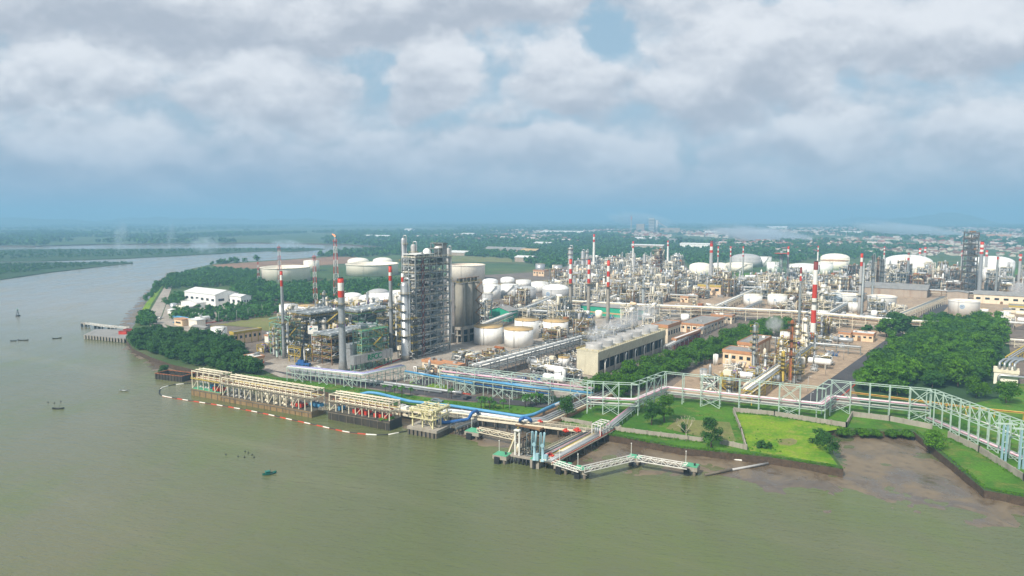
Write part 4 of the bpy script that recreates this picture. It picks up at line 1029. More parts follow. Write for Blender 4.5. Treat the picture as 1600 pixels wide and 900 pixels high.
# ------------------------------------------------------------------ pontoons with cream pipe frames
def pontoon(px, py, xl, xr, ptop, pframe, label, hullm, nx, floors, green=False, rear=0.0):
    c, w_, d_, rz = foot(px, py, xl, xr, AZS, 0.0); s = mpp(c.y)
    h = AT(px, ptop, G(px, py, 0).y).z; F = AT(px, pframe, G(px, py, 0).y).z
    t = thing('pump_pontoon', label, 'pontoon', (c.x, c.y, 0), rz)
    mb = MB(); mb.box(0, 0, -1.2, w_, d_, h + 1.2, I[hullm]); mb.box(0, -d_ / 2 - .1, h - .8, w_ + .3, .25, .45, I['dconc'])
    n = int(w_ / 4)
    for k in range(n): mb.box(-w_ / 2 + (k + .5) * w_ / n, -d_ / 2 - .09, -1, .25, .22, h + .5, I['dconc'])
    put(mb, 'hull', t)
    mb = MB(); mb.box(0, 0, h + .01, w_ - .3, d_ - .3, .12, I['gdeck'] if green else I['deck']); put(mb, 'deck', t)
    mb = MB(); xs = [-w_ / 2 + .5 + (w_ - 1) * k / nx for k in range(nx + 1)]; ys = [-d_ / 2 + .6, d_ / 2 - .6]
    zs = [h + (F - h) * q for q in floors]
    for x in xs:
        for y in ys: mb.box(x, y, h, .38, .38, F - h, I['beige'])
    for z in zs:
        for y in ys: mb.box(0, y, z - .35, w_ - 1, .3, .35, I['beige'])
        for x in xs: mb.box(x, 0, z - .33, .3, d_ - 1.2, .31, I['beige'])
    for k in range(0, nx, 4):
        mb.bar((xs[k], ys[0], h + .2), (xs[k + 1], ys[0], zs[0] - .3), .2, None, I['beige'])
    put(mb, 'pipe_frame', t)
    for j, (y, z, r, m) in enumerate([(-.28, 0, .32, 'beige'), (-.1, 0, .25, 'rusty'), (.1, 0, .3, 'beige'), (.28, 0, .22, 'yellow'), (-.2, -1, .3, 'beige'), (.15, -1, .25, 'beige')]):
        mb = MB(); zz = zs[z if len(zs) > 1 else 0] + r + .02; a = w_ * (.5 if j % 2 else .44); mb.tube([(-a, y * d_, zz - (1.5 if j % 3 == 0 else 0)), (-a + 1.5, y * d_, zz), (w_ / 2 - .5, y * d_, zz)], r, 7, I[m]); put(mb, 'pipe', t)
    for f in floors[:1]:
        mb = MB(); z = zs[0]; mb.box(0, ys[0] - .5, z, w_ - .8, 1.0, .12, I['yellow'] if green else I['deck'])
        for zz in (.5, 1.0): mb.bar((-w_ / 2 + .4, ys[0] - 1, z + zz), (w_ / 2 - .4, ys[0] - 1, z + zz), .08, None, I['yellow'] if green else I['beige'])
        put(mb, 'walkway', t)
    return t, c, w_, d_, h, rz
def local(c, rz, x, y, z):
    return Vector((c.x + x * math.cos(rz) - y * math.sin(rz), c.y + x * math.sin(rz) + y * math.cos(rz), z))
PUMP = {}
def pump(kind, loc, rz, label, group):
    if kind not in PUMP:
        t = thing({'vert': 'vertical_pump', 'red': 'engine_set', 'blue': 'engine_set', 'tan': 'vertical_pump'}[kind], label, 'pump', loc, rz, group)
        if kind in ('vert', 'tan'):
            m = 'greyt' if kind == 'vert' else 'beige'; mb = MB(); mb.lathe([(.9, .0), (.9, .3), (.5, .35), (.5, 1.4), (.85, 1.45)], 0, 0, 14, I[m]); put(mb, 'pump_head', t)
            mb = MB(); mb.lathe([(.85, 1.46), (.85, 3.6), (.6, 4.0), (.1, 4.1)], 0, 0, 14, I[m]); put(mb, 'motor', t)
            mb = MB(); mb.tube([(0, 0, .9), (0, 1.8, .9), (0, 1.8, 2.5)], .32, 8, I['beige']); put(mb, 'discharge_pipe', t)
        else:
            m = 'red' if kind == 'red' else 'blue'; mb = MB(); mb.box(0, 0, 0, 4.6, 1.8, .4, I['steel']); put(mb, 'skid', t)
            mb = MB(); mb.box(-.5, 0, .4, 2.8, 1.3, 1.7, I[m]); mb.box(-.5, 0, 2.1, 2.0, .8, .3, I['black']); put(mb, 'engine', t)
            mb = MB(); mb.hcyl((.95, 0, 1.1), (2.2, 0, 1.1), .6, 12, I[m]); put(mb, 'pump_casing', t)
            mb = MB(); mb.tube([(-1.2, .3, 2.1), (-1.2, .3, 3.3), (-1.8, .3, 3.5)], .13, 7, I['steel']); put(mb, 'exhaust', t)
        PUMP[kind] = t; PUMPK[kind] = [o for o in bpy.data.objects if o.parent == t]
    else: copy_thing(PUMP[kind], loc, rz, label, group, None, PUMPK[kind])
PUMPK = {}
rp = random.Random(12)
_, c1, w1, d1, h1, r1 = pontoon(345, 626, 299, 366, 615, 586, 'small pontoon with green deck and tall cream pipe frame at the left end', 'hull', 5, (.56, .98), True)
_, c2, w2, d2, h2, r2 = pontoon(487, 653, 346, 510, 644, 612, 'longest brown pontoon under a cream pipe frame in the middle of the three', 'hull', 15, (.62, .98))
_, c3, w3, d3, h3, r3 = pontoon(609, 673, 513, 628, 659, 631, 'black weedy pontoon with open cream frame at the right', 'dhull', 9, (.55, .98))
for k in range(3): pump('blue', local(c1, r1, -w1 * .05 + k * 2.4, d1 * .2, h1 + .13), r1 + 1.57, 'blue engine set inside the left pontoon frame', 'blue engines on the left pontoon')
for k in range(4): pump('vert', local(c1, r1, -w1 * .38 + k * 2.0, 0, h1 + .13), r1, 'grey vertical pump on the green deck of the left pontoon', 'grey pumps on the left pontoon')
for k in range(3): pump('red', local(c1, r1, w1 * .2 + k * 2.6, -d1 * .1, h1 + .13), r1 + 1.57, 'red engine set on the green deck of the left pontoon', 'red engines on the left pontoon')
for k in range(6): pump('vert', local(c2, r2, -w2 * .47 + k * 3.1, -d2 * .2, h2 + .13), r2, 'grey vertical pump in the row on the long pontoon', 'grey pumps on the long pontoon')
for k in range(9): pump('tan', local(c2, r2, -w2 * .1 + k * 2.9, -d2 * (.05 if k % 2 else .22), h2 + .13), r2, 'cream vertical pump in the middle of the long pontoon', 'cream pumps on the long pontoon')
for k in range(3): pump('red', local(c2, r2, w2 * .27 + k * 2.7, -d2 * .1, h2 + .13), r2 + 1.57, 'red engine set at the right part of the long pontoon', 'red engines on the long pontoon')
for k in range(3): pump('blue', local(c2, r2, w2 * .40 + k * 2.5, d2 * .3, h2 + .13), r2 + 1.57, 'blue engine set at the right end of the long pontoon', 'blue engines on the long pontoon')
for k in range(3): pump('red', local(c3, r3, -w3 * .1 + k * 3.4, -d3 * .15, h3 + .13), r3 + 1.57, 'red engine set in the middle of the black pontoon', 'red engines in the middle of the black pontoon')
for k in range(3): pump('red', local(c3, r3, w3 * .25 + k * 3.0, -d3 * .2, h3 + .13), r3 + 1.57, 'red engine set near the weedy right end of the black pontoon', 'red engines at the end of the black pontoon')
pump('blue', local(c3, r3, -w3 * .36, -d3 * .1, h3 + .13), r3 + 1.57, 'blue green engine set at the left end of the black pontoon', None)
V_, F_ = leaf_cloud(77, 3.0, 1.0, 0, 10, 60, .4)
o = bpy.data.objects.new('weeds', mesh_np('weeds', V_, F_, [LEAF_FRESH])); COL.objects.link(o); o.location = local(c3, r3, w3 * .38, -d3 * .3, h3 + .1); o.scale = (1.6, 1.1, 1); tag(o, 'green weeds growing on the right end of the black pontoon', 'plant')
# pipe-frame walkways between the pontoons and the land
def frame_link(p0, p1, z, label):
    a, b = Vector(p0), Vector(p1); t = thing('access_bridge', label, 'bridge', (a.x, a.y, z)); d = b - a; d.z = 0; n = Vector((d.y, -d.x, 0)).normalized() * .9
    mb = MB(); mb.bar((0, 0, 0), d, 1.8, .2, I['deck']); put(mb, 'deck', t)
    mb = MB()
    for s in (-1, 1):
        for zz in (.6, 1.15): mb.bar(n * s + Vector((0, 0, zz)), n * s + d + Vector((0, 0, zz)), .09, None, I['beige'])
        m = max(1, int(d.length / 2))
        for k in range(m + 1): mb.bar(n * s + d * (k / m), n * s + d * (k / m) + Vector((0, 0, 1.15)), .09, None, I['beige'])
    put(mb, 'handrail', t)
frame_link(local(c2, r2, w2 / 2, 0, 0), local(c3, r3, -w3 / 2, d3 * .2, 0), h2, 'cream footbridge between the long and the black pontoon')
frame_link(local(c1, r1, w1 / 2, 0, 0), local(c2, r2, -w2 / 2, 0, 0), h2, 'short footbridge between the left and the long pontoon')
bld(640, 652, 617, 652, 643, 'small cream flat-roofed hut behind the black pontoon', 'beige', 'roofw', 'beige', az=AZS, win=(3, 1), name='pump_hut', z=1.5)
# floating boom
def boom(pix, label, name='floating_boom', r=.30, cols=('red', 'wht', 'black'), seg=4.0, z=.1):
    P = [G(px, py, 0.0) for (px, py) in pix]; o = P[0].copy(); t = thing(name, label, 'boom', o); Q = []
    for i in range(len(P) - 1): 
        for k in range(6):
            u = k / 6; p0, p1, p2, p3 = P[max(0, i - 1)], P[i], P[i + 1], P[min(len(P) - 1, i + 2)]
            Q.append(.5 * ((2 * p1) + (p2 - p0) * u + (2 * p0 - 5 * p1 + 4 * p2 - p3) * u * u + (3 * p1 - p0 - 3 * p2 + p3) * u ** 3) - o)
    Q.append(P[-1] - o); L = [0]
    for a, b in zip(Q, Q[1:]): L.append(L[-1] + (b - a).length)
    def at(s):
        for i in range(len(L) - 1):
            if s <= L[i + 1]: return Q[i].lerp(Q[i + 1], (s - L[i]) / max(1e-6, L[i + 1] - L[i]))
        return Q[-1]
    n = max(2, int(L[-1] / seg)); rs = random.Random(4); ob = {c: MB() for c in cols}
    for k in range(n):
        a, b = at(L[-1] * k / n), at(L[-1] * (k + .93) / n); c = cols[k % len(cols)] if k > n * .22 or 'red' not in cols else rs.choice(('black', 'wht'))
        ob[c].hcyl(a + Vector((0, 0, z)), b + Vector((0, 0, z)), r, 8, I[c], .5)
    for c in cols: put(ob[c], 'float', t)
    if 'red' in cols:
        mb = MB(); S = [at(L[-1] * k / (n * 2)) for k in range(int(n * .44), n * 2 + 1)]
        for a, b in zip(S, S[1:]): mb.bar(a + Vector((0, -.35, .02)), b + Vector((0, -.35, .02)), .4, .15, I['rusty'])
        put(mb, 'skirt', t)
boom([(299, 599), (276, 601), (256, 605), (249, 611), (252, 618), (270, 622), (300, 627), (345, 634), (400, 644), (450, 655), (500, 666), (540, 675), (572, 679)], 'long curved floating boom of red, white and black floats')
boom([(572, 679), (600, 680), (620, 677), (640, 673)], 'short white floating boom running to the yellow jetty head', cols=('wht', 'black'))
boom([(1061, 702), (1085, 708), (1110, 714), (1140, 719), (1160, 722)], 'black and white boom stranded on the mud by the seawall', cols=('black', 'wht'), r=.35, z=.6)
g0, g1 = G(1101, 743, .3), G(1200, 725, .6)
t = thing('stranded_pipe', 'long half white pipe stranded across the mud flat', 'pipe', g0); mb = MB(); d = g1 - g0; mb.tube([(0, 0, .3), d * .42 + Vector((0, 0, .3))], .45, 10, I['dconc']); mb.tube([d * .42 + Vector((0, 0, .3)), d + Vector((0, 0, .3))], .42, 10, I['greyt']); put(mb, 'pipe', t)
# rusty cofferdam at the left
c, w_, d_, rz = foot(285, 597, 243, 305, RAD(22), 0.0); t = thing('old_cofferdam', 'black rusty empty cofferdam beside the mangroves', 'cofferdam', (c.x, c.y, 0), rz)
for nm, (x, y, a, b) in dict(side_front=(0, -d_ / 2, w_, .5), side_back=(0, d_ / 2, w_, .5), side_l=(-w_ / 2, 0, .5, d_ - .52), side_r=(w_ / 2, 0, .5, d_ - .52)).items():
    mb = MB(); mb.box(x, y, -1, a, b, 4.2, I['dhull'])
    n = int(max(a, b) / 2.2)
    for k in range(n):
        q = (k + .5) / n - .5; mb.box(x + (a * q if a > b else (.32 if x > 0 else -.32)), y + (b * q if b > a else (-.32 if y < 0 else .32)), -1, .35, .35, 4.6, I['dhull'])
    mb.box(x, y, 3.21, a + .2, b + .25, .3, I['rusty']); put(mb, 'sheet_wall', t)
mb = MB()
for k in (-.25, 0, .25): mb.bar((w_ * k, -d_ / 2 + .3, 3.0), (w_ * k, d_ / 2 - .3, 3.0), .35, None, I['dhull'])
put(mb, 'cross_beam', t)

# ------------------------------------------------------------------ yellow jetty head
c, w_, d_, rz = foot(682, 686, 637, 711, AZS, 0.0); h = 2.6; F = 13.5
t = thing('jetty_platform', 'grey concrete jetty head with a pale yellow pipe tower', 'jetty', (c.x, c.y, 0), rz)
mb = MB(); mb.box(0, 0, -1, w_, d_, h + .6, I['dconc']); mb.box(0, 0, h - .39, w_ + .4, d_ + .4, 1.2, I['conc']); put(mb, 'concrete_block', t); h += .82
for k in range(7):
    mb = MB(); mb.box(-w_ / 2 + (k + .5) * w_ / 7, -d_ / 2 - .35, -.6, .35, .25, 2.9, I['black']); put(mb, 'fender', t)
JY = mat('jetty_yellow', 'E0D8AC', .55, var=.06, scale=.5, dirt='A08C52', dirt_amt=.25); ALL.append(JY); I['jy'] = len(ALL) - 1
for x in (-.4, -.05, .3):
    for y in (-.38, .38):
        mb = MB(); mb.box(w_ * x, d_ * y, h, .5, .5, F - h - 3, I['jy']); put(mb, 'post', t)
for z, e in ((h + 4.0, 0), (h + 7.0, 1), (F - 2.2, 1.5)):
    mb = MB()
    for x in (-.4, -.05, .3): mb.box(w_ * x, 0, z - .4, .4, d_ * .76 + 2 + e, .4, I['jy'])
    for y in (-.38, 0, .38): mb.box(-w_ * .05, d_ * y, z - .38, w_ * .7 + 2 + e, .36, .36, I['jy'])
    put(mb, 'beam_ring', t)
    mb = MB(); mb.box(-w_ * .05, -d_ * .38 - .9, z + .02, w_ * .72 + 1.5, 1.2, .12, I['jy']); mb.box(w_ * .3 + .9, 0, z + .02, 1.2, d_ * .74, .12, I['jy'])
    dk = put(mb, 'walkway', t); mb = MB(); g_rail(mb, w_ * .8 + e, d_ * .9 + e, z + .15, I['yellow'] if 0 else 'jy', 2.0) if False else None
    for zz in (.55, 1.1): mb.bar((-w_ * .42, -d_ * .38 - 1.4, z + zz), (w_ * .36, -d_ * .38 - 1.4, z + zz), .1, None, I['jy']); mb.bar((w_ * .36, -d_ * .38 - 1.4, z + zz), (w_ * .36, d_ * .4, z + zz), .1, None, I['jy'])
    put(mb, 'handrail', dk)
for k in range(5):
    mb = MB(); mb.tube([(-w_ * .3 + k * 2.6, -d_ * .1, h), (-w_ * .3 + k * 2.6, -d_ * .1, h + 5 + k % 2 * 2), (-w_ * .3 + k * 2.6, d_ * .5, h + 5 + k % 2 * 2)], .3, 8, I['jy' if k % 2 else 'beige']); put(mb, 'pipe', t)
for s in (-1, 1):
    mb = MB(); mb.bar((w_ * .3, s * d_ * .38, h), (-w_ * .05, s * d_ * .38, h + 6.6), .25, None, I['jy']); put(mb, 'brace', t)
JH = (c.copy(), rz, w_, d_)
line_pipe('thick blue pipe arching from the yellow jetty head to the main blue pipe', [local(c, rz, w_ * .1, d_ * .1, h + .5), local(c, rz, w_ * .1, d_ * .1, h + 3), local(c, rz, w_ * .28, d_ * .1, h + 3), local(c, rz, w_ * .28, d_ * .1, h + .9), local(c, rz, w_ * .5, d_ * .3, h + .9), G(733, 655, 4.6), G(736, 646, 7.4), G(745, 641, 7.4), G(747, 647, 4.5)], .75, 'dblue', name='blue_pipe')
def trestle(p0, p1, z, w_, label, m='beige', pile='dconc', rail=True, name='jetty_trestle', step=6.0, piles=True, dk='deck', zb=-1.0):
    a, b = G(*p0, z), G(*p1, z); d = b - a; t = thing(name, label, 'jetty', (a.x, a.y, 0)); n = Vector((d.y, -d.x, 0)).normalized()
    mb = MB(); mb.bar((0, 0, z), d + Vector((0, 0, z)), w_, .5, I[dk]); put(mb, 'deck', t)
    mb = MB()
    for s in (-1, 1): mb.bar(n * (s * w_ / 2) + Vector((0, 0, z - .1)), n * (s * w_ / 2) + d + Vector((0, 0, z - .1)), .4, .9, I[m])
    put(mb, 'edge_beam', t); k = max(1, int(d.length / step))
    if piles:
        for i in range(k + 1):
            mb = MB(); p = d * ((i + .5) / (k + 1))
            for s in (-.36, .36): mb.cyl(p.x + n.x * s * w_, p.y + n.y * s * w_, zb, .32, z - .2 - zb, 8, I[pile])
            mb.bar(p - n * w_ * .5 + Vector((0, 0, z - .6)), p + n * w_ * .5 + Vector((0, 0, z - .6)), .7, .6, I[pile]); put(mb, 'pile_bent', t)
    if rail:
        for s in (-1, 1):
            mb = MB(); e = n * (s * w_ / 2 * .97)
            for zz in (.9, 1.35): mb.bar(e + Vector((0, 0, z + zz)), e + d + Vector((0, 0, z + zz)), .09, None, I[m])
            q = max(1, int(d.length / 2.5))
            for i in range(q + 1): mb.bar(e + d * (i / q) + Vector((0, 0, z)), e + d * (i / q) + Vector((0, 0, z + 1.35)), .09, None, I[m])
            put(mb, 'handrail', t)
    return t, a, d, n
trestle((708, 668), (752, 652), 3.6, 3.2, 'low grey trestle carrying the blue pipe from the yellow jetty head', 'grey')
trestle((640, 640), (926, 673), 4.2, 4.5, 'long beige pipe jetty running along the shore behind the loading berth', 'beige')
# big blue main and its companions along the shore
bl = [G(563, 616, 5.0), G(576, 613, 6.5), G(592, 615, 6.5), G(640, 627, 6.0), G(705, 634, 6.0), G(758, 642, 6.0), G(816, 651, 6.0), G(833, 648, 6.0), G(930, 606, 6.0), G(1010, 571, 6.0)]
line_pipe('thick sky blue water main running along the shore behind the yellow jetty head', bl[:8] + [G(866, 634, 6.0)], .72, 'blue', name='water_main', supports=9)
line_pipe('silver continuation of the water main running inland from the blue bend', [G(866, 634, 6.0), G(930, 606, 6.0), G(1010, 571, 6.0)], .72, 'silver', name='water_main', supports=9)
line_pipe('blue pipe on the far side of the silver main running inland', [G(845, 641, 5.0), G(925, 606, 5.0), G(985, 581, 5.0)], .4, 'blue', name='blue_pipe', supports=9)
for k, (o_, m, r) in enumerate([(6, 'silver', .5), (9, 'silver', .45), (12, 'grey', .4), (15, 'beige', .35)]):
    line_pipe(['bright silver pipe just seaward of the blue main', 'second silver pipe beside the blue main', 'grey pipe in the bundle along the shore jetty', 'beige outermost pipe of the bundle along the shore jetty'][k], [G(660, 637 + o_ * .55, 5), G(705, 637 + o_ * .5, 5), G(818 + o_, 651 + o_ * .65, 5), G(842 + o_, 649 + o_ * .65, 5), G(935 + o_ * 1.4, 607 + o_ * .5, 5), G(985 + o_ * 1.4, 586 + o_ * .5, 5)], r, m, supports=12)
line_pipe('blue pipe loop beside the bend of the water main', [G(812, 660, 4.5), G(813, 655, 7.2), G(820, 652, 7.2), G(829, 655, 7.2), G(830, 661, 4.5)], .7, 'dblue', name='blue_pipe')
trestle((824, 668), (985, 596), 3.7, 12, 'broad pipe trestle with brown deck leading inland from the jetty bend', 'brown', rail=False, dk='brown')
# ------------------------------------------------------------------ loading berth
def dolphin(px, py, label, w_=6.0, deck=True, z=3.2):
    g = G(px, py, 0.0); t = thing('mooring_dolphin', label, 'dolphin', g, -AZS)
    mb = MB(); mb.box(0, 0, z - 1.5, w_, w_ * .8, 1.5, I['conc']); put(mb, 'cap', t)
    for a, b in ((-.3, -.28), (.3, -.28), (-.3, .28), (.3, .28)):
        mb = MB(); mb.cyl(a * w_, b * w_, -1.5, .55, z, 10, I['dconc']); put(mb, 'pile', t)
    mb = MB(); mb.box(-w_ * .15, -w_ * .4 - .35, -.3, w_ * .35, .6, z - .2, I['black']); put(mb, 'fender', t)
    if deck:
        mb = MB(); mb.box(0, 0, z + .01, w_ * .96, w_ * .76, .15, I['gdeck']); put(mb, 'green_deck', t)
        mb = MB(); mb.lathe([(.4, z + .16), (.25, z + .5), (.45, z + .9), (.1, z + 1.0)], w_ * .25, 0, 10, I['black']); put(mb, 'bollard', t)
        mb = MB(); mb.bar((-w_ * .4, w_ * .3, z), (-w_ * .4, w_ * .3, z + 4.2), .14, None, I['wht']); mb.box(-w_ * .4, w_ * .3, z + 4.2, .35, .35, .3, I['wht']); put(mb, 'lamp_post', t)
    return g
dolphin(742, 684, 'green topped dolphin with a red lamp at the far left of the berth', 7)
dolphin(785, 722, 'green topped dolphin at the foot of the white stair tower', 6)
dolphin(880, 738, 'low green topped dolphin just right of the loading arms', 5.6)
dolphin(909, 745, 'green topped dolphin where the low and truss walkways meet', 5.6)
dolphin(992, 726, 'green topped dolphin in the middle of the white truss walkway', 5)
dolphin(1079, 740, 'last green topped dolphin at the right end of the truss walkway', 5.6)
def truss(p0, p1, z, label, w_=1.8, hh=1.7, m='wht'):
    a, b = G(*p0, z), G(*p1, z); d = b - a; t = thing('truss_walkway', label, 'walkway', (a.x, a.y, 0)); n = Vector((d.y, -d.x, 0)).normalized(); Z = Vector((0, 0, 1))
    mb = MB(); mb.bar(Z * z, d + Z * z, w_, .15, I['deck']); put(mb, 'deck', t)
    for s in (-1, 1):
        e = n * (s * w_ / 2); mb = MB(); mb.bar(e + Z * z, e + d + Z * z, .22, None, I[m]); mb.bar(e + Z * (z + hh), e + d + Z * (z + hh), .22, None, I[m]); k = max(2, int(d.length / 2.2))
        for i in range(k):
            p, q = d * (i / k), d * ((i + 1) / k); mb.bar(e + p + Z * z, e + p + Z * (z + hh), .14, None, I[m]); A, B = (p, q) if i % 2 else (q, p); mb.bar(e + A + Z * z, e + B + Z * (z + hh), .14, None, I[m])
        put(mb, 'side_truss', t)
truss((747, 674), (808, 687), 3.4, 'cream truss walkway left of the stair tower', m='beige')
truss((911, 737), (989, 719), 3.4, 'white truss walkway rising to the middle dolphin')
truss((996, 719), (1074, 732), 3.4, 'white truss walkway falling to the last dolphin')
truss((853, 720), (906, 737), 3.2, 'low white gangway from the loading arms to the dolphins', hh=1.0)
# loading platform
c, w_, d_, rz = foot(842, 732, 796, 858, AZS, 0.0); h = 3.3
t = thing('loading_platform', 'piled loading platform crowded with valves beside the blue arms', 'jetty', (c.x, c.y, 0), rz)
mb = MB(); mb.box(0, 0, h - .7, w_, d_, .7, I['conc']); put(mb, 'deck', t)
for i in range(8):
    mb = MB(); mb.cyl(-w_ / 2 + (i + .5) * w_ / 8, -d_ / 2 + .6, -1.5, .4, h + .8, 8, I['black']); mb.cyl(-w_ / 2 + (i + .5) * w_ / 8, d_ / 2 - .6, -1.5, .4, h + .8, 8, I['black']); put(mb, 'pile', t)
rs = random.Random(3)
for i in range(9):
    mb = MB(); x = -w_ * .2 + i * w_ * .055; hh = rs.uniform(5, 9); mb.tube([(x, -d_ * .3, h), (x, -d_ * .3, h + hh), (x + .6, d_ * .1, h + hh), (x + .6, d_ * .1, h)], .16, 6, I[rs.choice(['steel', 'grey', 'black'])]); mb.box(x, -d_ * .3, h + 1.2, .6, .6, .5, I['steel']); put(mb, 'manifold_pipe', t)
mb = MB(); g_piping(mb, rs, -w_ * .3, w_ * .45, -d_ * .4, d_ * .4, h + .3, h + 2.4, 22, ['steel', 'grey', 'beige', 'silver'], (.1, .22)); put(mb, 'pipework', t)
for x in (-.42, -.36, -.28):
    mb = MB(); mb.cyl(w_ * x, -d_ * .1, h, .55, 3.6, 10, I['beige']); put(mb, 'vessel', t)
for x, hh in ((-.33, 9.5), (-.19, 9.5)):
    mb = MB(); mb.box(w_ * x, -d_ * .42, h, .5, .5, hh, I['wht']); put(mb, 'post', t)
mb = MB(); mb.box(-w_ * .26, -d_ * .42, h + 9.5, w_ * .18, 1.6, .4, I['wht']); put(mb, 'gantry', t)
mb = MB()
for s in (-.5, .5): mb.bar((-w_ * .58, -d_ * .3 + s, h + .3), (-w_ * .27, -d_ * .3 + s, h + 9.7), .25, .45, I['beige']); mb.bar((-w_ * .58, -d_ * .3 + s, h + 1.4), (-w_ * .27, -d_ * .3 + s, h + 10.8), .1, None, I['yellow'])
for i in range(22): q = i / 21; mb.box(-w_ * .58 + w_ * .31 * q, -d_ * .3, h + .3 + 9.4 * q, .4, 1.0, .08, I['deck'])
put(mb, 'stair_tower', t)
def arm(px, py, label, seed):
    g = G(px, py, 3.4); s = mpp(g.y); H = 47 * s; t = thing('marine_loader', label, 'loading arm', g, -AZS)
    mb = MB(); mb.lathe([(.9, 0), (.9, .4), (.55, .5), (.5, H * .55), (.55, H * .6)], 0, 0, 12, I['lblue']); put(mb, 'riser', t)
    mb = MB(); mb.tube([(.5, 0, H * .55), (.7, .3, H), (.2, .6, H), (-.2, .6, H * .15), (-.4, .3, H * .12)], .3, 8, I['lblue']); put(mb, 'inboard_arm', t)
    mb = MB(); mb.tube([(-.6, .4, H * .5), (-.9, .6, H * .98), (-1.2, .2, H * .98), (-1.1, -.3, H * .2)], .22, 8, I['lblue']); put(mb, 'outboard_arm', t)
    mb = MB(); mb.lathe([(.75, 0), (.75, .5)], 0, 0, 14, I['lblue']); o = put(mb, 'pulley', t); o.location = (.2, -.5, H * .58); o.rotation_euler = (1.57, 0, 0)
    mb = MB(); mb.box(1.2, .2, .1, 1.2, 1.2, 2.6, I['lblue']); put(mb, 'valve_cabinet', t)
c_, w2_, d2_, rz_ = foot(842, 733, 828, 858, AZS, 0.0)
t = thing('arm_foundation', 'pale concrete pier under the two blue loading arms', 'jetty', (c_.x, c_.y, 0), rz_)
mb = MB(); mb.box(-w2_ * .29, 0, -1, w2_ * .4, d2_, 4.2, I['conc']); mb.box(w2_ * .29, 0, -1, w2_ * .4, d2_, 4.2, I['conc']); put(mb, 'pier', t)
mb = MB(); mb.box(0, 0, 3.21, w2_ * 1.05, d2_, .2, I['gdeck']); put(mb, 'green_deck', t)
mb = MB(); mb.box(0, -d2_ / 2 - .5, -.5, w2_ * .25, .8, 3.4, I['black']); put(mb, 'fender', t)
arm(835, 719, 'left pale blue marine loading arm', 1); arm(848, 721, 'right pale blue marine loading arm', 2)
_, a, d, n = trestle((853, 722), (962, 664), 3.6, 5.0, 'pipe trestle with red edge from the loading arms to the white cage', 'beige', rail=False)
mb = MB(); e_ = n * 2.75; mb.bar(e_ + Vector((0, 0, 3.9)), e_ + d * .93 + Vector((0, 0, 3.9)), .16, .3, I['red']); put(mb, 'red_rail', _)
trestle((846, 712), (926, 673), 3.6, 4.5, 'brown pipe trestle beside the silver pipes of the berth', 'beige', rail=True)
for k, (o_, m, r) in enumerate([(-1.9, 'silver', .5), (-.9, 'silver', .42), (.2, 'beige', .25), (.9, 'beige', .25), (1.6, 'yellow', .18)]):
    q = n * o_ * -1; line_pipe(['thick silver pipe on the berth trestle', 'second silver pipe on the berth trestle', 'left cream pipe on the berth trestle', 'right cream pipe on the berth trestle', 'thin yellow pipe beside the red edge of the berth trestle'][k], [a + q + Vector((0, 0, .7)), a + d * .99 + q + Vector((0, 0, .7))], r, m)
for k in range(4):
    t0 = G(850, 710, 4.4); t1 = G(923, 674, 4.4); e = Vector((d.y, -d.x, 0)).normalized() * (k - 1.5) * .8
    line_pipe('grey pipe in the bundle of the inner berth trestle', [t0 + e, t1 + e], .25, ['grey', 'steel', 'pink', 'grey'][k]).__setitem__('group', 'grey pipes of the inner berth trestle')
def valve(px, py, z, label, r=.9):
    g = G(px, py, z); t = thing('red_valve', label, 'valve', g, -AZS); mb = MB(); mb.sphere(0, 0, r, r, 12, 8, I['red']); put(mb, 'body', t); mb = MB(); mb.hcyl((-r * 1.6, 0, r), (r * 1.6, 0, r), r * .5, 10, I['red']); put(mb, 'flange', t); mb = MB(); mb.cyl(0, 0, r * 1.8, r * .9, .15, 12, I['red']); put(mb, 'hand_wheel', t)
valve(902, 676, 4.2, 'biggest red valve at the end of the beige pipe jetty', 1.0); valve(884, 676, 4.2, 'rusty red valve on the trestle left of the biggest red valve', .8); valve(844, 661, 4.6, 'red valve at the bend of the pipe jetty', .7); valve(860, 715, 3.9, 'red valve beside the right loading arm', .9); valve(748, 672, 3.4, 'small red valve on the far left dolphin', .5)
# white cage
c, w_, d_, rz = foot(938, 683, 925, 952, AZ, 3.6); t = thing('pipe_cage', 'white steel cage over the pipes at the seawall', 'frame', c, rz); w_ = max(w_, 3.5); hh = 5.0
mb = MB()
for x in (-.5, .5):
    for y in (-.5, -.17, .17, .5): mb.box(w_ * x, d_ * y, 0, .3, .3, hh, I['wht'])
    for z in (2.4, hh): mb.box(w_ * x, 0, z - .3, .26, d_, .3, I['wht'])
for y in (-.5, -.17, .17, .5): mb.box(0, d_ * y, hh - .28, w_, .26, .27, I['wht'])
put(mb, 'frame', t)
for k in range(3): mb = MB(); mb.cyl(-w_ * .3 + k * 1.0, -d_ * .3, 0, .45, 3.2, 10, I['grey']); put(mb, 'vessel', t)
mb = MB(); mb.box(w_ * .42, -d_ * .38, 0, .8, .8, 2.4, I['red']); put(mb, 'hydrant_cabinet', t)

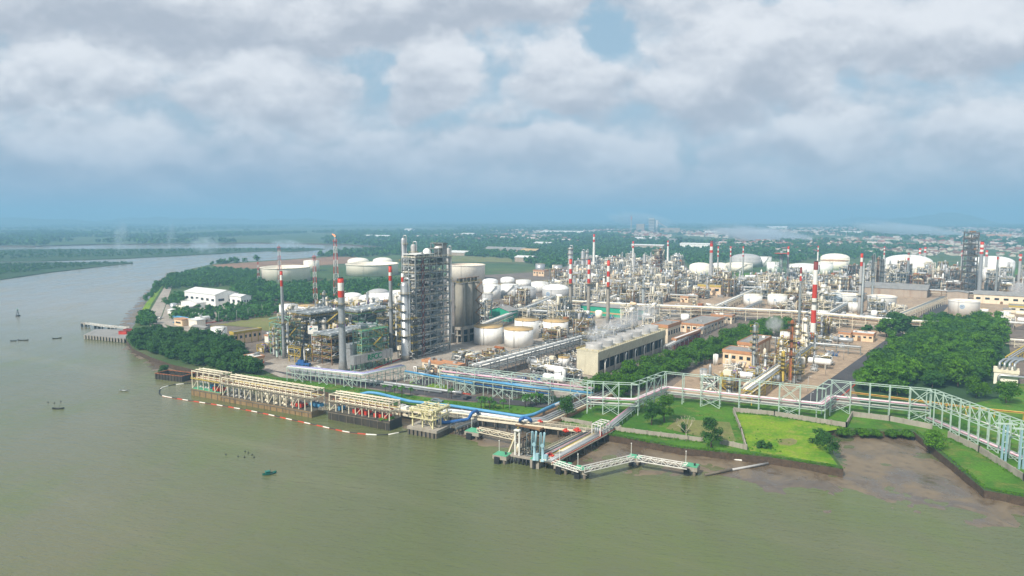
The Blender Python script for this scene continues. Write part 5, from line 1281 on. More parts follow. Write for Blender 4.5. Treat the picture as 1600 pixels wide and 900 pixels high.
# ------------------------------------------------------------------ walls on the lawns
def wall(pix, h, label, th=.4, m='conc', posts=5.0):
    P = [G(*p) for p in pix]; t = thing('concrete_wall', label, 'wall', P[0]); o = P[0]; mb = MB()
    for a, b in zip(P, P[1:]):
        a, b = a - o, b - o; mb.bar(a + Vector((0, 0, h / 2 - .1)), b + Vector((0, 0, h / 2 - .1)), th, h + .2, I[m]); n = max(1, int((b - a).length / posts))
        for k in range(n + 1): p = a.lerp(b, k / n); mb.box(p.x, p.y, -.1, th + .16, th + .16, h + .3, I[m])
    put(mb, 'panel', t)
wall([(862, 655), (924, 666)], 1.9, 'grey concrete wall left of the white cage')
wall([(950, 672), (1098, 691)], 1.9, 'long grey concrete wall along the seaward edge of the lawn')
wall([(1126, 694), (1166, 703)], 2.0, 'short end of the seaward wall right of the tall tree')
wall([(1165, 702), (1158, 675), (1146, 645)], 1.9, 'grey concrete wall dividing the dark lawn from the bright lawn')
wall([(1147, 644), (1210, 650), (1322, 668), (1331, 651)], 2.2, 'pale concrete wall behind the bright lawn')
wall([(1333, 651), (1390, 658), (1455, 671)], 2.4, 'weathered concrete wall under the pipe bridge by the basin')
wall([(1482, 684), (1530, 707), (1600, 752), (1680, 800)], 2.6, 'dark concrete wall running to the lower right corner')
# ------------------------------------------------------------------ boats and specks on the river
def boat(px, py, L, ang, label, m='green', cabin=False, crew=False, beam=1.3):
    g = G(px, py, 0.0); t = thing('fishing_boat', label, 'boat', g, RAD(ang)); mb = MB(); n = 9; R = []
    for i in range(n):
        u = i / (n - 1) * 2 - 1; w_ = beam / 2 * (1 - abs(u) ** 2.6) + .05; sh = .35 + .5 * abs(u) ** 2.5; R.append((u * L / 2, w_, sh))
    for (x0, w0, s0), (x1, w1, s1) in zip(R, R[1:]):
        for sg in (-1, 1):
            q = [(x0, sg * w0, s0), (x1, sg * w1, s1), (x1, sg * w1 * .5, -.2), (x0, sg * w0 * .5, -.2)]; mb.face(q if sg < 0 else q[::-1], I[m])
            mb.bar((x0, sg * w0, s0), (x1, sg * w1, s1), .12, None, I[m])
        mb.face([(x0, -w0 * .8, .1), (x1, -w1 * .8, .1), (x1, w1 * .8, .1), (x0, w0 * .8, .1)], I['brown'])
    put(mb, 'hull', t)
    if cabin:
        mb = MB(); mb.box(-L * .12, 0, .15, L * .3, beam * .75, 1.1, I[m]); mb.box(-L * .12, 0, 1.25, L * .36, beam * .9, .1, I['boatg']); put(mb, 'cabin', t)
    mb = MB(); mb.bar((L * .1, 0, .2), (L * .1, 0, 2.0), .07, None, I['black']); put(mb, 'pole', t)
    return t, g
boat(421, 741, 5.0, 35, 'small green and blue fishing boat alone in the near water', 'boatg', True, beam=1.7)
boat(91, 639, 5.6, 5, 'dark slender canoe on the left of the river', 'black')
boat(194, 611, 5.6, -8, 'pale narrow boat with fishing poles', 'grey')
boat(21, 533, 4, 20, 'leftmost small dark boat on the river', 'black'); boat(36, 532, 8, 3, 'long dark boat beside the leftmost one', 'black'); boat(89, 529, 6, 30, 'dark boat before the old pier, tilted to the shore', 'black')
g = G(28, 494, 0); t = thing('channel_buoy', 'dark channel buoy far out on the left', 'buoy', g); mb = MB(); mb.lathe([(1.8, -.5), (2.0, .5), (1.6, 1.0)], 0, 0, 12, I['black']); put(mb, 'float', t); mb = MB()
for k in range(4): a = k * 1.57; mb.bar((1.2 * math.cos(a), 1.2 * math.sin(a), 1), (.2 * math.cos(a), .2 * math.sin(a), 6), .25, None, I['black'])
mb.sphere(0, 0, 6.4, .7, 8, 6, I['green']); put(mb, 'cage', t)
for i, (px, py) in enumerate([(353, 711), (372, 714), (383, 706), (382, 715), (388, 708), (394, 711), (397, 715), (75, 629), (85, 630), (95, 628)]):
    g = G(px, py, 0); mb = MB(); mb.sphere(0, 0, .1, .32, 8, 6, I['black']); mb.bar((0, 0, .2), (0, 0, .9), .08, None, I['black']); o = put(mb, 'net_float', None, g); tag(o, 'small dark net float drifting on the near river' if i < 7 else 'small dark net float beside the slender canoe', 'float', 'net floats on the near river' if i < 7 else 'net floats by the canoe')
# ------------------------------------------------------------------ old pier on the left
P = [G(*p, 3.2) for p in ((131, 523), (196, 529), (206, 515), (150, 514))]; t = thing('old_pier', 'flat concrete pier on dark piles at the left shore', 'pier', (P[0].x, P[0].y, 0)); L = [p - P[0] for p in P]
mb = MB(); mb.poly(L, 2.3, 3.2, I['roofg']); put(mb, 'deck', t)
for i in range(14):
    p = L[0].lerp(L[1], (i + .5) / 14); mb = MB(); mb.cyl(p.x, p.y + 1.0, -1, 1.0, 3.2, 8, I['black']); mb.box(p.x, p.y - .6, .2, 1.2, 1.0, 2.9, I['conc']); put(mb, 'pile', t)
mb = MB(); mb.bar(L[3] + Vector((2, -4, 1.2)), L[3] + Vector((30, -3, 1.2)), 1.5, 2.4, I['beige']); put(mb, 'low_wall', t)
for i, (px, py) in enumerate([(134, 510), (155, 513), (176, 515)]): dolphin(px, py, ['outermost', 'middle', 'innermost'][i] + ' mooring block of the low walkway at the old pier', 6, False)
truss((136, 506), (157, 509), 3.6, 'outer part of the pale walkway at the old pier', 3, .9); truss((157, 509), (178, 511.5), 3.6, 'middle part of the pale walkway at the old pier', 3, .9); truss((178, 511.5), (200, 513), 3.6, 'inner part of the pale walkway at the old pier', 3, .9)
for i, (px, py) in enumerate([(193, 522), (200, 519), (204, 521)]):
    g = G(px, py, 3.2); mb = MB(); mb.box(0, 0, 0, 6, 3, 2.4, I['red']); mb.box(0, 0, 2.41, 6.2, 3.2, .2, I['maroon']); o = put(mb, 'red_container', None, g, .3 * i); tag(o, ['red container at the outer side of the pier root', 'red container in the middle of the pier root', 'red container nearest the shore at the pier root'][i], 'container')
# ------------------------------------------------------------------ pipe bridges
Z1 = 17.5
def GP(pix, z): return [G(px, py, z) for (px, py) in pix]
rack('mint green pipe bridge along the lawn with pink and white pipes', GP([(918, 597), (992, 600), (1040, 582), (1284, 606), (1300, 595), (1455, 609)], Z1), [4.6, 7.0], 14.5, 3.6, 8.5, 'mint',
     [(1.2, 7.0, .22, 'pink'), (.6, 7.0, .26, 'wht'), (.0, 7.0, .22, 'pink'), (-.6, 7.0, .25, 'wht'), (-1.2, 7.0, .2, 'silver'), (.9, 4.6, .25, 'grey'), (-.6, 4.6, .25, 'wht')], thick=.36, brace=4, name='pipe_bridge')
rack('tall mint green braced pipe bridge sloping down at the right edge', GP([(1455, 609), (1588, 657), (1720, 706)], Z1), [1.6, 8.2], 14.5, 3.8, 5.2, 'mint',
     [(1.3, 1.6, .22, 'pink'), (.7, 1.6, .26, 'wht'), (.1, 1.6, .22, 'pink'), (-.6, 1.6, .25, 'silver'), (-1.2, 8.2, .25, 'wht')], thick=.36, brace=2, name='pipe_bridge')
rack('mint green truss bridge over the pipes at the jetty root', GP([(690, 571), (926, 597)], 15.5), [6.8, 9.0], 12.5, 4.0, 10.5, 'mint',
     [(1.4, 6.8, .42, 'blue'), (.3, 9.0, .3, 'pink'), (-.5, 9.0, .3, 'wht'), (-1.3, 9.0, .25, 'pink'), (-.4, 6.8, .35, 'blue')], thick=.34, brace=2, name='pipe_bridge')
rack('mint green trestle with blue and purple pipes before the left unit', GP([(452, 570), (567, 582), (630, 569)], 11.5), [4.5, 7.4], None, 4.2, 5.2, 'mint',
     [(1.7, 7.4, .3, 'wht'), (1.0, 7.4, .3, 'blue'), (.3, 7.4, .3, 'purple'), (-.4, 7.4, .28, 'wht'), (-1.1, 7.4, .3, 'purple'), (-1.7, 7.4, .3, 'blue')], thick=.32, brace=3)
rack('low green trestle carrying one blue pipe along the shore road', GP([(634, 578), (692, 588), (740, 597)], 9.5), [5.2], None, 2.4, 4.2, 'mint', [(.5, 5.2, .55, 'blue'), (-.6, 5.2, .25, 'silver')], thick=.28, brace=4)
rack('mint green trestle with blue pipes beside the shore road', GP([(715, 592), (820, 606), (860, 611)], 9.5), [4.8, 7.0], None, 4.5, 6.0, 'mint', [(1.4, 7.0, .45, 'blue'), (.2, 7.0, .3, 'blue'), (-1.0, 7.0, .35, 'grey'), (.8, 4.8, .35, 'dblue')], thick=.3, brace=3)
rack('grey main pipe rack running inland past the white tan-roofed tanks', GP([(742, 567), (925, 519), (978, 505)], 13.0), [5.0, 8.0], 10.0, 9.0, 8.0, 'grey',
     [(x, z, .3 + .1 * (k % 3), ['silver', 'grey', 'white', 'silver', 'greyt'][k % 5]) for k, (x, z) in enumerate([(-3.8, 8), (-2.8, 8), (-1.8, 8), (-.7, 8), (.4, 8), (1.5, 8), (2.6, 8), (3.6, 8), (-3, 5), (-1, 5), (1, 5), (3, 5)])], thick=.42, brace=5, feet=True)
rack('short grey pipe rack across the yard behind the orange building', GP([(690, 570), (760, 582), (812, 590)], 12.0), [4.5, 7.5], 9.0, 7.0, 6.0, 'grey', [(x, z, .3, m) for x, z, m in ((-2.5, 7.5, 'silver'), (-1.2, 7.5, 'grey'), (.2, 7.5, 'blue'), (1.5, 7.5, 'silver'), (2.6, 4.5, 'beige'), (0, 4.5, 'steel'))], thick=.36, brace=3)
rack('tall beige pipe rack crossing behind the avenue of trees', GP([(876, 468), (1000, 475), (1130, 480), (1240, 485), (1396, 498), (1480, 503)], 14.0), [4.5, 7.5, 10.0], None, 8.0, 9.0, 'beige',
     [(x, z, .35 + .12 * (k % 2), ['beige', 'silver', 'grey', 'white', 'brown'][k % 5]) for k, (x, z) in enumerate([(-3.2, 10), (-2, 10), (-.7, 10), (.8, 10), (2.2, 10), (3.3, 10), (-2.6, 7.5), (-.8, 7.5), (1, 7.5), (2.8, 7.5), (0, 4.5)])], thick=.4, brace=5)
rack('pale pipe rack running inland beside the grey main rack', GP([(1043, 540), (1110, 505), (1190, 470)], 9.0), [5.5], None, 5, 10, 'grey', [(-1.8, 5.5, .3, 'silver'), (-.6, 5.5, .3, 'white'), (.6, 5.5, .3, 'silver'), (1.8, 5.5, .3, 'grey')], thick=.32)
rack('low pale pipe rack along the near edge of the right hand yard', GP([(1180, 524), (1270, 537), (1345, 543)], 8.0), [3.2, 5.0], None, 5, 8, 'grey', [(-1.6, 5, .3, 'silver'), (-.4, 5, .25, 'beige'), (.8, 5, .35, 'white'), (1.8, 5, .25, 'grey'), (0, 3.2, .25, 'beige')], thick=.32)
rack('beige pipe rack leading inland between the two emblem tanks', GP([(1385, 500), (1440, 478), (1475, 464)], 10.0), [4, 7.0], None, 6, 9, 'beige', [(-2, 7, .4, 'beige'), (-.6, 7, .35, 'silver'), (.8, 7, .35, 'grey'), (2, 7, .35, 'beige')], thick=.36)
rack('pale concrete pipe rack along the road to the right edge', GP([(1460, 496), (1560, 503), (1680, 511)], 8.5), [5.5], None, 6, 9, 'conc', [(-2, 5.5, .4, 'white'), (-.6, 5.5, .35, 'silver'), (.8, 5.5, .35, 'grey'), (2, 5.5, .35, 'white')], thick=.4)
rack('rusty yellow pipe run behind the pipe bridge by the wood', GP([(1330, 613), (1420, 624), (1510, 636), (1600, 645), (1700, 655)], 6.5), [3.2], None, 1.4, 9, 'yellow', [(-.3, 3.2, .25, 'yellow'), (.4, 3.2, .2, 'rusty')], thick=.25, brace=0)
for i, (px, py) in enumerate([(1572, 664), (1600, 672)]):
    g = G(px, py, Z1); t = thing('support_pylon', ['thick mint green pylon under the right part of the pipe bridge', 'outer mint green pylon at the right edge of the photo'][i], 'pylon', (g.x, g.y, LAND)); mb = MB()
    for s in (-.7, .7): mb.bar((s, 0, -.2), (s, 0, 14.6), .55, None, I['lblue'])
    for z in (4, 8, 12): mb.bar((-.7, 0, z), (.7, 0, z), .35, None, I['mint'])
    put(mb, 'post', t); mb = MB(); mb.bar((-3.5, .8, 14.9), (3.5, -.8, 14.9), .7, .5, I['mint']); put(mb, 'cross_head', t)
# branch of the pipe bridge down to the cage
rack('short grey pipe trestle from the pipe bridge corner down to the white cage', [G(1000, 628, 5), G(951, 667, 5)], [2.0], None, 3.6, 6, 'mint', [(-1.2, 2, .3, 'silver'), (-.4, 2, .28, 'grey'), (.4, 2, .3, 'silver'), (1.2, 2, .25, 'pink')], thick=.28, brace=0)
line_pipe('long silver pipeline lying on the ground along the shore road', [G(452, 577, 4.2), G(560, 592, 4.2), G(700, 611, 4.2), G(722, 614, 4.2)], .8, 'silver', supports=8)
line_pipe('second grey pipeline beside the long silver one', [G(455, 580, 3.9), G(560, 595, 3.9), G(690, 613, 3.9)], .45, 'grey', supports=9)

# ------------------------------------------------------------------ the tall steel structure (cracker) with its towers
t = steelwork(651, 559, 631, 703, 404, 'towering dark steel structure of the cracking unit, the tallest thing in the works', 13, 2, 5, 11, name='cracking_unit', fins=False, cl=.75, thick=.75, fm='grey', df=.62, rail='beige', stm='grey', rt=.2, vm=('silver', 'grey', 'greyt', 'steel'))
w_, d_, h = t['_w'], t['_d'], t['_h']
mb = MB(); mb.box(0, -d_ * .22, h + 2.2, w_ * 1.08, d_ * .5, .5, I['roofw'])
for x in (-.5, .5):
    for y in (-.45, -.2, .02): mb.box(w_ * x, d_ * y, h, .4, .4, 2.2, I['steel'])
put(mb, 'roof', t)
for k, (y, q) in enumerate([(.02, 2.6), (.34, 2.6)]):
    mb = MB(); mb.sphere(0, d_ * y, h + 3.2 + k, q, 16, 10, I['white']); mb.cyl(0, d_ * y, h, 1.0, 3, 10, I['grey']); put(mb, 'drum', t)
mb = MB(); mb.box(0, d_ * .44, h - 6, w_ * .5, d_ * .14, 14, I['greyt']); mb.box(0, d_ * .44, h + 8.1, w_ * .7, d_ * .18, .4, I['deck']); put(mb, 'lift_head', t)
mb = MB(); mb.lathe([(2.4, 8), (3.2, 14), (3.2, 34), (2.2, 40), (2.2, h - 6)], -w_ * .1, -d_ * .1, 16, I['greyt']); put(mb, 'regenerator', t)
mb = MB(); mb.lathe([(2.0, 4), (2.8, 10), (2.8, 30), (1.6, 36), (1.6, h - 10)], w_ * .1, d_ * .25, 16, I['grey']); put(mb, 'reactor', t)
mb = MB()
for x in (-.45, .45):
    for y in (.2, .32, .44): mb.box(w_ * x, d_ * y, h, .5, .5, 9 if y > .3 else 5.5, I['grey'])
for z, y0, y1 in ((5.3, .2, .44), (8.8, .32, .44)):
    for x in (-.45, .45): mb.bar((w_ * x, d_ * y0, h + z), (w_ * x, d_ * y1, h + z), .4, None, I['grey'])
    for y in (y0, y1): mb.bar((-w_ * .45, d_ * y, h + z), (w_ * .45, d_ * y, h + z), .4, None, I['grey'])
    mb.box(0, d_ * (y0 + y1) / 2, h + z + .25, w_ * .9, d_ * (y1 - y0), .12, I['deck'])
put(mb, 'top_frame', t)
mb = MB()
for k in range(13): 
    z0, z1 = h * k / 13, h * (k + 1) / 13; mb.bar((w_ / 2 + .5, -d_ * .36, z0), (w_ / 2 + .5, -d_ * .26, z1), .35, None, I['maroon']); mb.bar((w_ / 2 + .5, -d_ * .26, z0), (w_ / 2 + .5, -d_ * .36, z1), .25, None, I['maroon'])
put(mb, 'lift_mast', t)
steelwork(645, 563, 622, 652, 500, 'lower side frame with yellow handrails round the fat silver regenerator', 5, 2, 2, 91, fm='steel', rail='yellow', fins=False, cl=.9, rt=.14, stairs=False)
steelwork(668, 551, 655, 684, 500, 'pipe frame clinging to the foot of the tall steel structure', 4, 1, 2, 92, fm='grey', rail='yellow', fins=False, cl=1.3, stairs=False)
column(702, 536, 387, 6.5, 'smooth pale riser pipe at the right end of the tall steel structure', 'greyt', 3, name='riser_column', seed=3)
column(634, 562, 440, 13, 'fat silver regenerator column in front of the tall steel structure', 'silver', 7, seed=4)
column(633, 545, 371, 7.5, 'tallest silver tower left of the tall steel structure', 'silver', 5, seed=5)
column(648, 535, 381, 8.5, 'white topped silver tower behind the tall steel structure', 'greyt', 3, seed=6)
stack(631, 560, 427, 5.5, 'silver chimney with two red bands beside the fat silver column', 'silver', [(.90, .955, 'red'), (.955, 1, 'wht'), (.81, .86, 'red'), (.86, .90, 'wht')], 1.1, (.3,))
stack(612, 548, 416, 6.5, 'tall silver chimney with red crown left of the tall steel structure', 'silver', [(.93, 1, 'red'), (.89, .93, 'wht'), (.83, .89, 'red')], 1.1, (.5,))
stack(536, 580, 435, 11.5, 'thickest grey chimney with red and white crown in the left unit', 'silver', [(.955, 1, 'red'), (.87, .955, 'wht'), (.80, .87, 'red')], 1.35, (.52, .72), .82, n=20)
stack(444, 560, 424, 5.2, 'slim silver chimney with red and white bands at the left end', 'silver', [(.96, 1, 'red'), (.90, .96, 'wht'), (.83, .90, 'red')], 1.3, (.4,))
lattice(438, 452, 382, 6, 3.0, 'hazy red and white lattice mast behind the slim silver chimney')
lattice(493, 476, 396, 6.5, 3.2, 'red and white lattice flare without a flame')
lattice(526, 470, 370, 8.5, 4.0, 'tall red and white lattice flare with a burning flame', flame=True)
lattice(404, 440, 408, 4, 1.2, 'thin white and red mast left of the big cream tank', n=7)
# concrete silos
c, w_, d_, rz = foot(722, 537, 705, 754, AZ); t = thing('silo_block', 'three tall grey concrete silos on a legged base', 'silo', c, rz)
hb = hgt(722, 537, 512); ht = hgt(722, 537, 444); mb = MB(); w0, d0 = w_, d_
for x in (-.42, 0, .42):
    for y in (-.44, -.15, .15, .44): mb.box(w0 * x, d0 * y, 0, 1.3, 1.6, hb, I['conc'])
mb.box(0, 0, hb - 2, w0, d0, 2.0, I['conc']); mb.box(0, 0, hb * .45, w0 * .98, d0 * .98, .6, I['conc']); mb.box(0, 0, .1, w0 * .6, d0 * .8, hb - 2.2, I['dark']); put(mb, 'base_frame', t)
q = 8.7 * mpp(c.y)
for y in (-.33, 0.02, .36):
    mb = MB(); mb.lathe([(q, hb), (q, ht)], 0, d0 * y, 24, I['silo']); s = put(mb, 'silo', t)
    mb = MB(); mb.cyl(0, d0 * y, ht, q + .3, .4, 24, I['roofg']); put(mb, 'cap', s)
mb = MB(); g_rail(mb, q * 2.1, d0, ht + .4, I['yellow'])
for y in (-.33, .02, .36): mb.box(0, d0 * y, ht + .4, 3, 3, 3.0, I['steel']); mb.box(q * .5, d0 * y, ht + 3.4, 1, 6, .5, I['brown'])
put(mb, 'roof_gear', t)
mb = MB()
for k in range(7): mb.bar((q + .6, d0 * (.2 + .3 * (k % 2)), hb + (ht - hb) * k / 7), (q + .6, d0 * (.5 - .3 * (k % 2)), hb + (ht - hb) * (k + 1) / 7), 1.0, .3, I['brown'])
put(mb, 'stair', t)

# ------------------------------------------------------------------ left unit: furnaces, frames, air coolers
steelwork(519, 571, 489, 606, 530, 'dark brown steel frame under a long row of air coolers behind the thick chimney', 4, 2, 7, 21, fm='brown', cl=1.0, thick=.5, stairs=False, vm=('steel', 'grey', 'silver'))
steelwork(566, 578, 553, 607, 518, 'green and yellow furnace frame right of the thick chimney', 5, 2, 4, 22, fm='green', rail='yellow', dm='gdeck', cl=1.2, fins=False, pm=('mint', 'silver', 'green', 'white'))
steelwork(440, 556, 423, 470, 506, 'grey green frame of slender vessels at the left end of the unit', 5, 2, 3, 23, fm='green', cl=1.4, fins=False, pm=('mint', 'silver', 'grey', 'green'), vm=('mint', 'silver', 'greyt'))
steelwork(487, 545, 452, 540, 496, 'middle process frame with yellow handrails behind the billboard', 4, 3, 4, 24, cl=1.1, thick=.45, rail='yellow')
steelwork(560, 530, 525, 612, 492, 'back process frame under the pale domed tanks', 3, 3, 4, 25, cl=1.0, rail='yellow', dm='gdeck')
steelwork(600, 548, 590, 628, 500, 'narrow pipe frame between the furnace and the tall structure', 4, 1, 3, 26, fm='steel', cl=1.6, fins=False)
steelwork(470, 568, 452, 488, 545, 'low yellow railed pump frame beside the crane', 2, 2, 2, 27, fm='yellow', cl=1.8, fins=False, stairs=False, vm=('silver', 'white', 'grey'))
bld(552, 577, 541, 567, 540, 'silver clad furnace box at the foot of the thick chimney', 'silver', 'grey', 'silver', name='furnace', cat='furnace', door=False)
for i, (px, py, pt, wp, m, lb) in enumerate([(428, 556, 512, 3, 'greyt', 'slim pale column at the very left of the left unit'), (450, 556, 505, 3.4, 'silver', 'slim silver column beside the slim red banded chimney'), (502, 530, 470, 6, 'silver', 'stout silver column above the billboard'), (507, 520, 456, 4, 'grey', 'grey column behind the stout one in the left unit'), (484, 535, 478, 3, 'silver', 'thin silver column left of the billboard'), (517, 516, 470, 3, 'greyt', 'thin grey column left of the thick chimney'), (573, 520, 480, 3.5, 'greyt', 'grey column right of the thick chimney'), (590, 520, 476, 3, 'silver', 'thin silver column behind the furnace frame'), (433, 560, 520, 3, 'mint', 'pale green vessel at the left foot of the left unit'), (620, 548, 486, 4, 'silver', 'silver column wedged beside the fat regenerator column')]):
    column(px, py, pt, wp, lb, m, 4, seed=40 + i)
# RFCC duct
c, w_, d_, rz = foot(551, 582, 549, 612, AZ); t = thing('sign_duct', 'silver flue duct with green RFCC letters on a green frame', 'duct', c, rz); h = hgt(551, 582, 557)
mb = MB(); mb.box(0, 0, h - 5.2, 3.4, d_, 5.2, I['silver'])
for k in range(9): mb.box(1.75, -d_ / 2 + (k + .5) * d_ / 9, h - 5.2, .12, .25, 5.2, I['grey'])
put(mb, 'duct', t)
mb = MB()
for y in (-.48, -.25, 0, .25, .46):
    for x in (-1.5, 1.5): mb.box(x, d_ * y, 0, .4, .4, h - 5.2, I['green'])
    mb.bar((1.5, d_ * y, .2), (1.5, d_ * min(.46, y + .2), h - 5.4), .25, None, I['green'])
put(mb, 'frame', t)
def text(s, size, m, parent, loc, rot, name='lettering', ext=.05):
    cu = bpy.data.curves.new('lettering', 'FONT'); cu.body = s; cu.size = size; cu.extrude = ext; cu.align_x = 'CENTER'; cu.align_y = 'CENTER'; cu.offset = .02 * size
    o = bpy.data.objects.new(name, cu); COL.objects.link(o); bpy.context.view_layer.update()
    me = bpy.data.meshes.new_from_object(o.evaluated_get(bpy.context.evaluated_depsgraph_get())); bpy.data.objects.remove(o); me.materials.clear(); me.materials.append(M[m] if isinstance(m, str) else m)
    o = bpy.data.objects.new(name, me); COL.objects.link(o); o.parent = parent; o.location = loc; o.rotation_euler = rot; return o
SG = mat('sign_green', '1E8A5C', .5, var=.04); M['signg'] = SG
text('RFCC', 4.6, 'signg', t, (1.95, d_ * .02, h - 2.6), (math.pi / 2, 0, math.pi / 2))
# billboard
g = AT(481, 522, G(500, 560).y); g1 = AT(497, 509, G(500, 560).y); t = thing('billboard', 'white company billboard with red, blue and green emblem on the left unit', 'sign', (g.x + (g1.x - g.x) / 2, g.y, g.z), -.1); w_ = g1.x - g.x; h_ = g1.z - g.z
mb = MB(); mb.box(0, 0, 0, w_, .3, h_, I['wht']); put(mb, 'board', t)
mb = MB(); mb.face([(-.28 * w_, -.17, .80 * h_), (-.12 * w_, -.17, .80 * h_), (-.06 * w_, -.17, .95 * h_), (-.20 * w_, -.17, .95 * h_)], I['red']); mb.face([(-.36 * w_, -.17, .50 * h_), (-.22 * w_, -.17, .50 * h_), (-.17 * w_, -.17, .75 * h_), (-.31 * w_, -.17, .75 * h_)], I['dblue']); mb.face([(-.20 * w_, -.17, .60 * h_), (-.08 * w_, -.17, .60 * h_), (-.04 * w_, -.17, .75 * h_), (-.16 * w_, -.17, .75 * h_)], I['teal']); put(mb, 'emblem', t)
text('PER', h_ * .24, 'slate', t, (w_ * .28, -.2, h_ * .62), (math.pi / 2, 0, 0), ext=.02)
mb = MB(); mb.box(w_ * .2, -.05, -h_ * .22, w_ * .5, .3, h_ * .2, I['lblue']); put(mb, 'lower_panel', t)
mb = MB()
for s in (-.4, .4): mb.bar((w_ * s, .3, LAND - g.z), (w_ * s, .3, h_), .3, None, I['steel'])
put(mb, 'post', t)
# crane
g = G(474, 572); t = thing('mobile_crane', 'mobile crane with a long black boom beside the billboard', 'crane', g, RAD(-15)); s = mpp(g.y)
mb = MB(); mb.box(0, 0, .7, 9, 2.8, 1.3, I['dblue']); put(mb, 'carrier', t)
for x in (-3.4, -1.6, 1.4, 3.2):
    for y in (-1.3, 1.3):
        mb = MB(); mb.cyl(0, 0, -.3, .65, .6, 12, I['black']); o = put(mb, 'wheel', t, (x, y, .65)); o.rotation_euler = (math.pi / 2, 0, 0)
mb = MB(); mb.box(-1, 0, 2.0, 4, 2.6, 1.9, I['dblue']); mb.box(1.8, .8, 2.0, 1.5, 1.0, 1.6, I['glass']); put(mb, 'cab', t)
e = AT(480.5, 503, g.y) - g; mb = MB(); A = Vector((-1.5, 0, 3.2)); B = Vector((e.x, e.y, e.z))
for a, b in ((.5, .5), (-.5, .5), (.5, -.5), (-.5, -.5)): mb.bar(A + Vector((a, b, 0)), B + Vector((a * .4, b * .4, 0)), .3, None, I['black'])
for k in range(22):
    p, q = A.lerp(B, k / 22), A.lerp(B, (k + 1) / 22); sg = 1 if k % 2 else -1; mb.bar(p + Vector((.45 * sg, -.4, 0)), q + Vector((-.45 * sg, -.4, 0)), .2, None, I['black']); mb.bar(p + Vector((.45 * sg, .4, 0)), q + Vector((-.45 * sg, .4, 0)), .2, None, I['black'])
put(mb, 'boom', t); mb = MB(); mb.bar(Vector((1.0, 0, 3)), A.lerp(B, .42), .5, None, I['wht']); put(mb, 'luffing_ram', t); mb = MB(); mb.bar(B, B + Vector((.6, 0, -14)), .12, None, I['black']); mb.box(B.x + .6, B.y, B.z - 15, .6, .5, 1.1, I['yellow']); put(mb, 'hook', t)
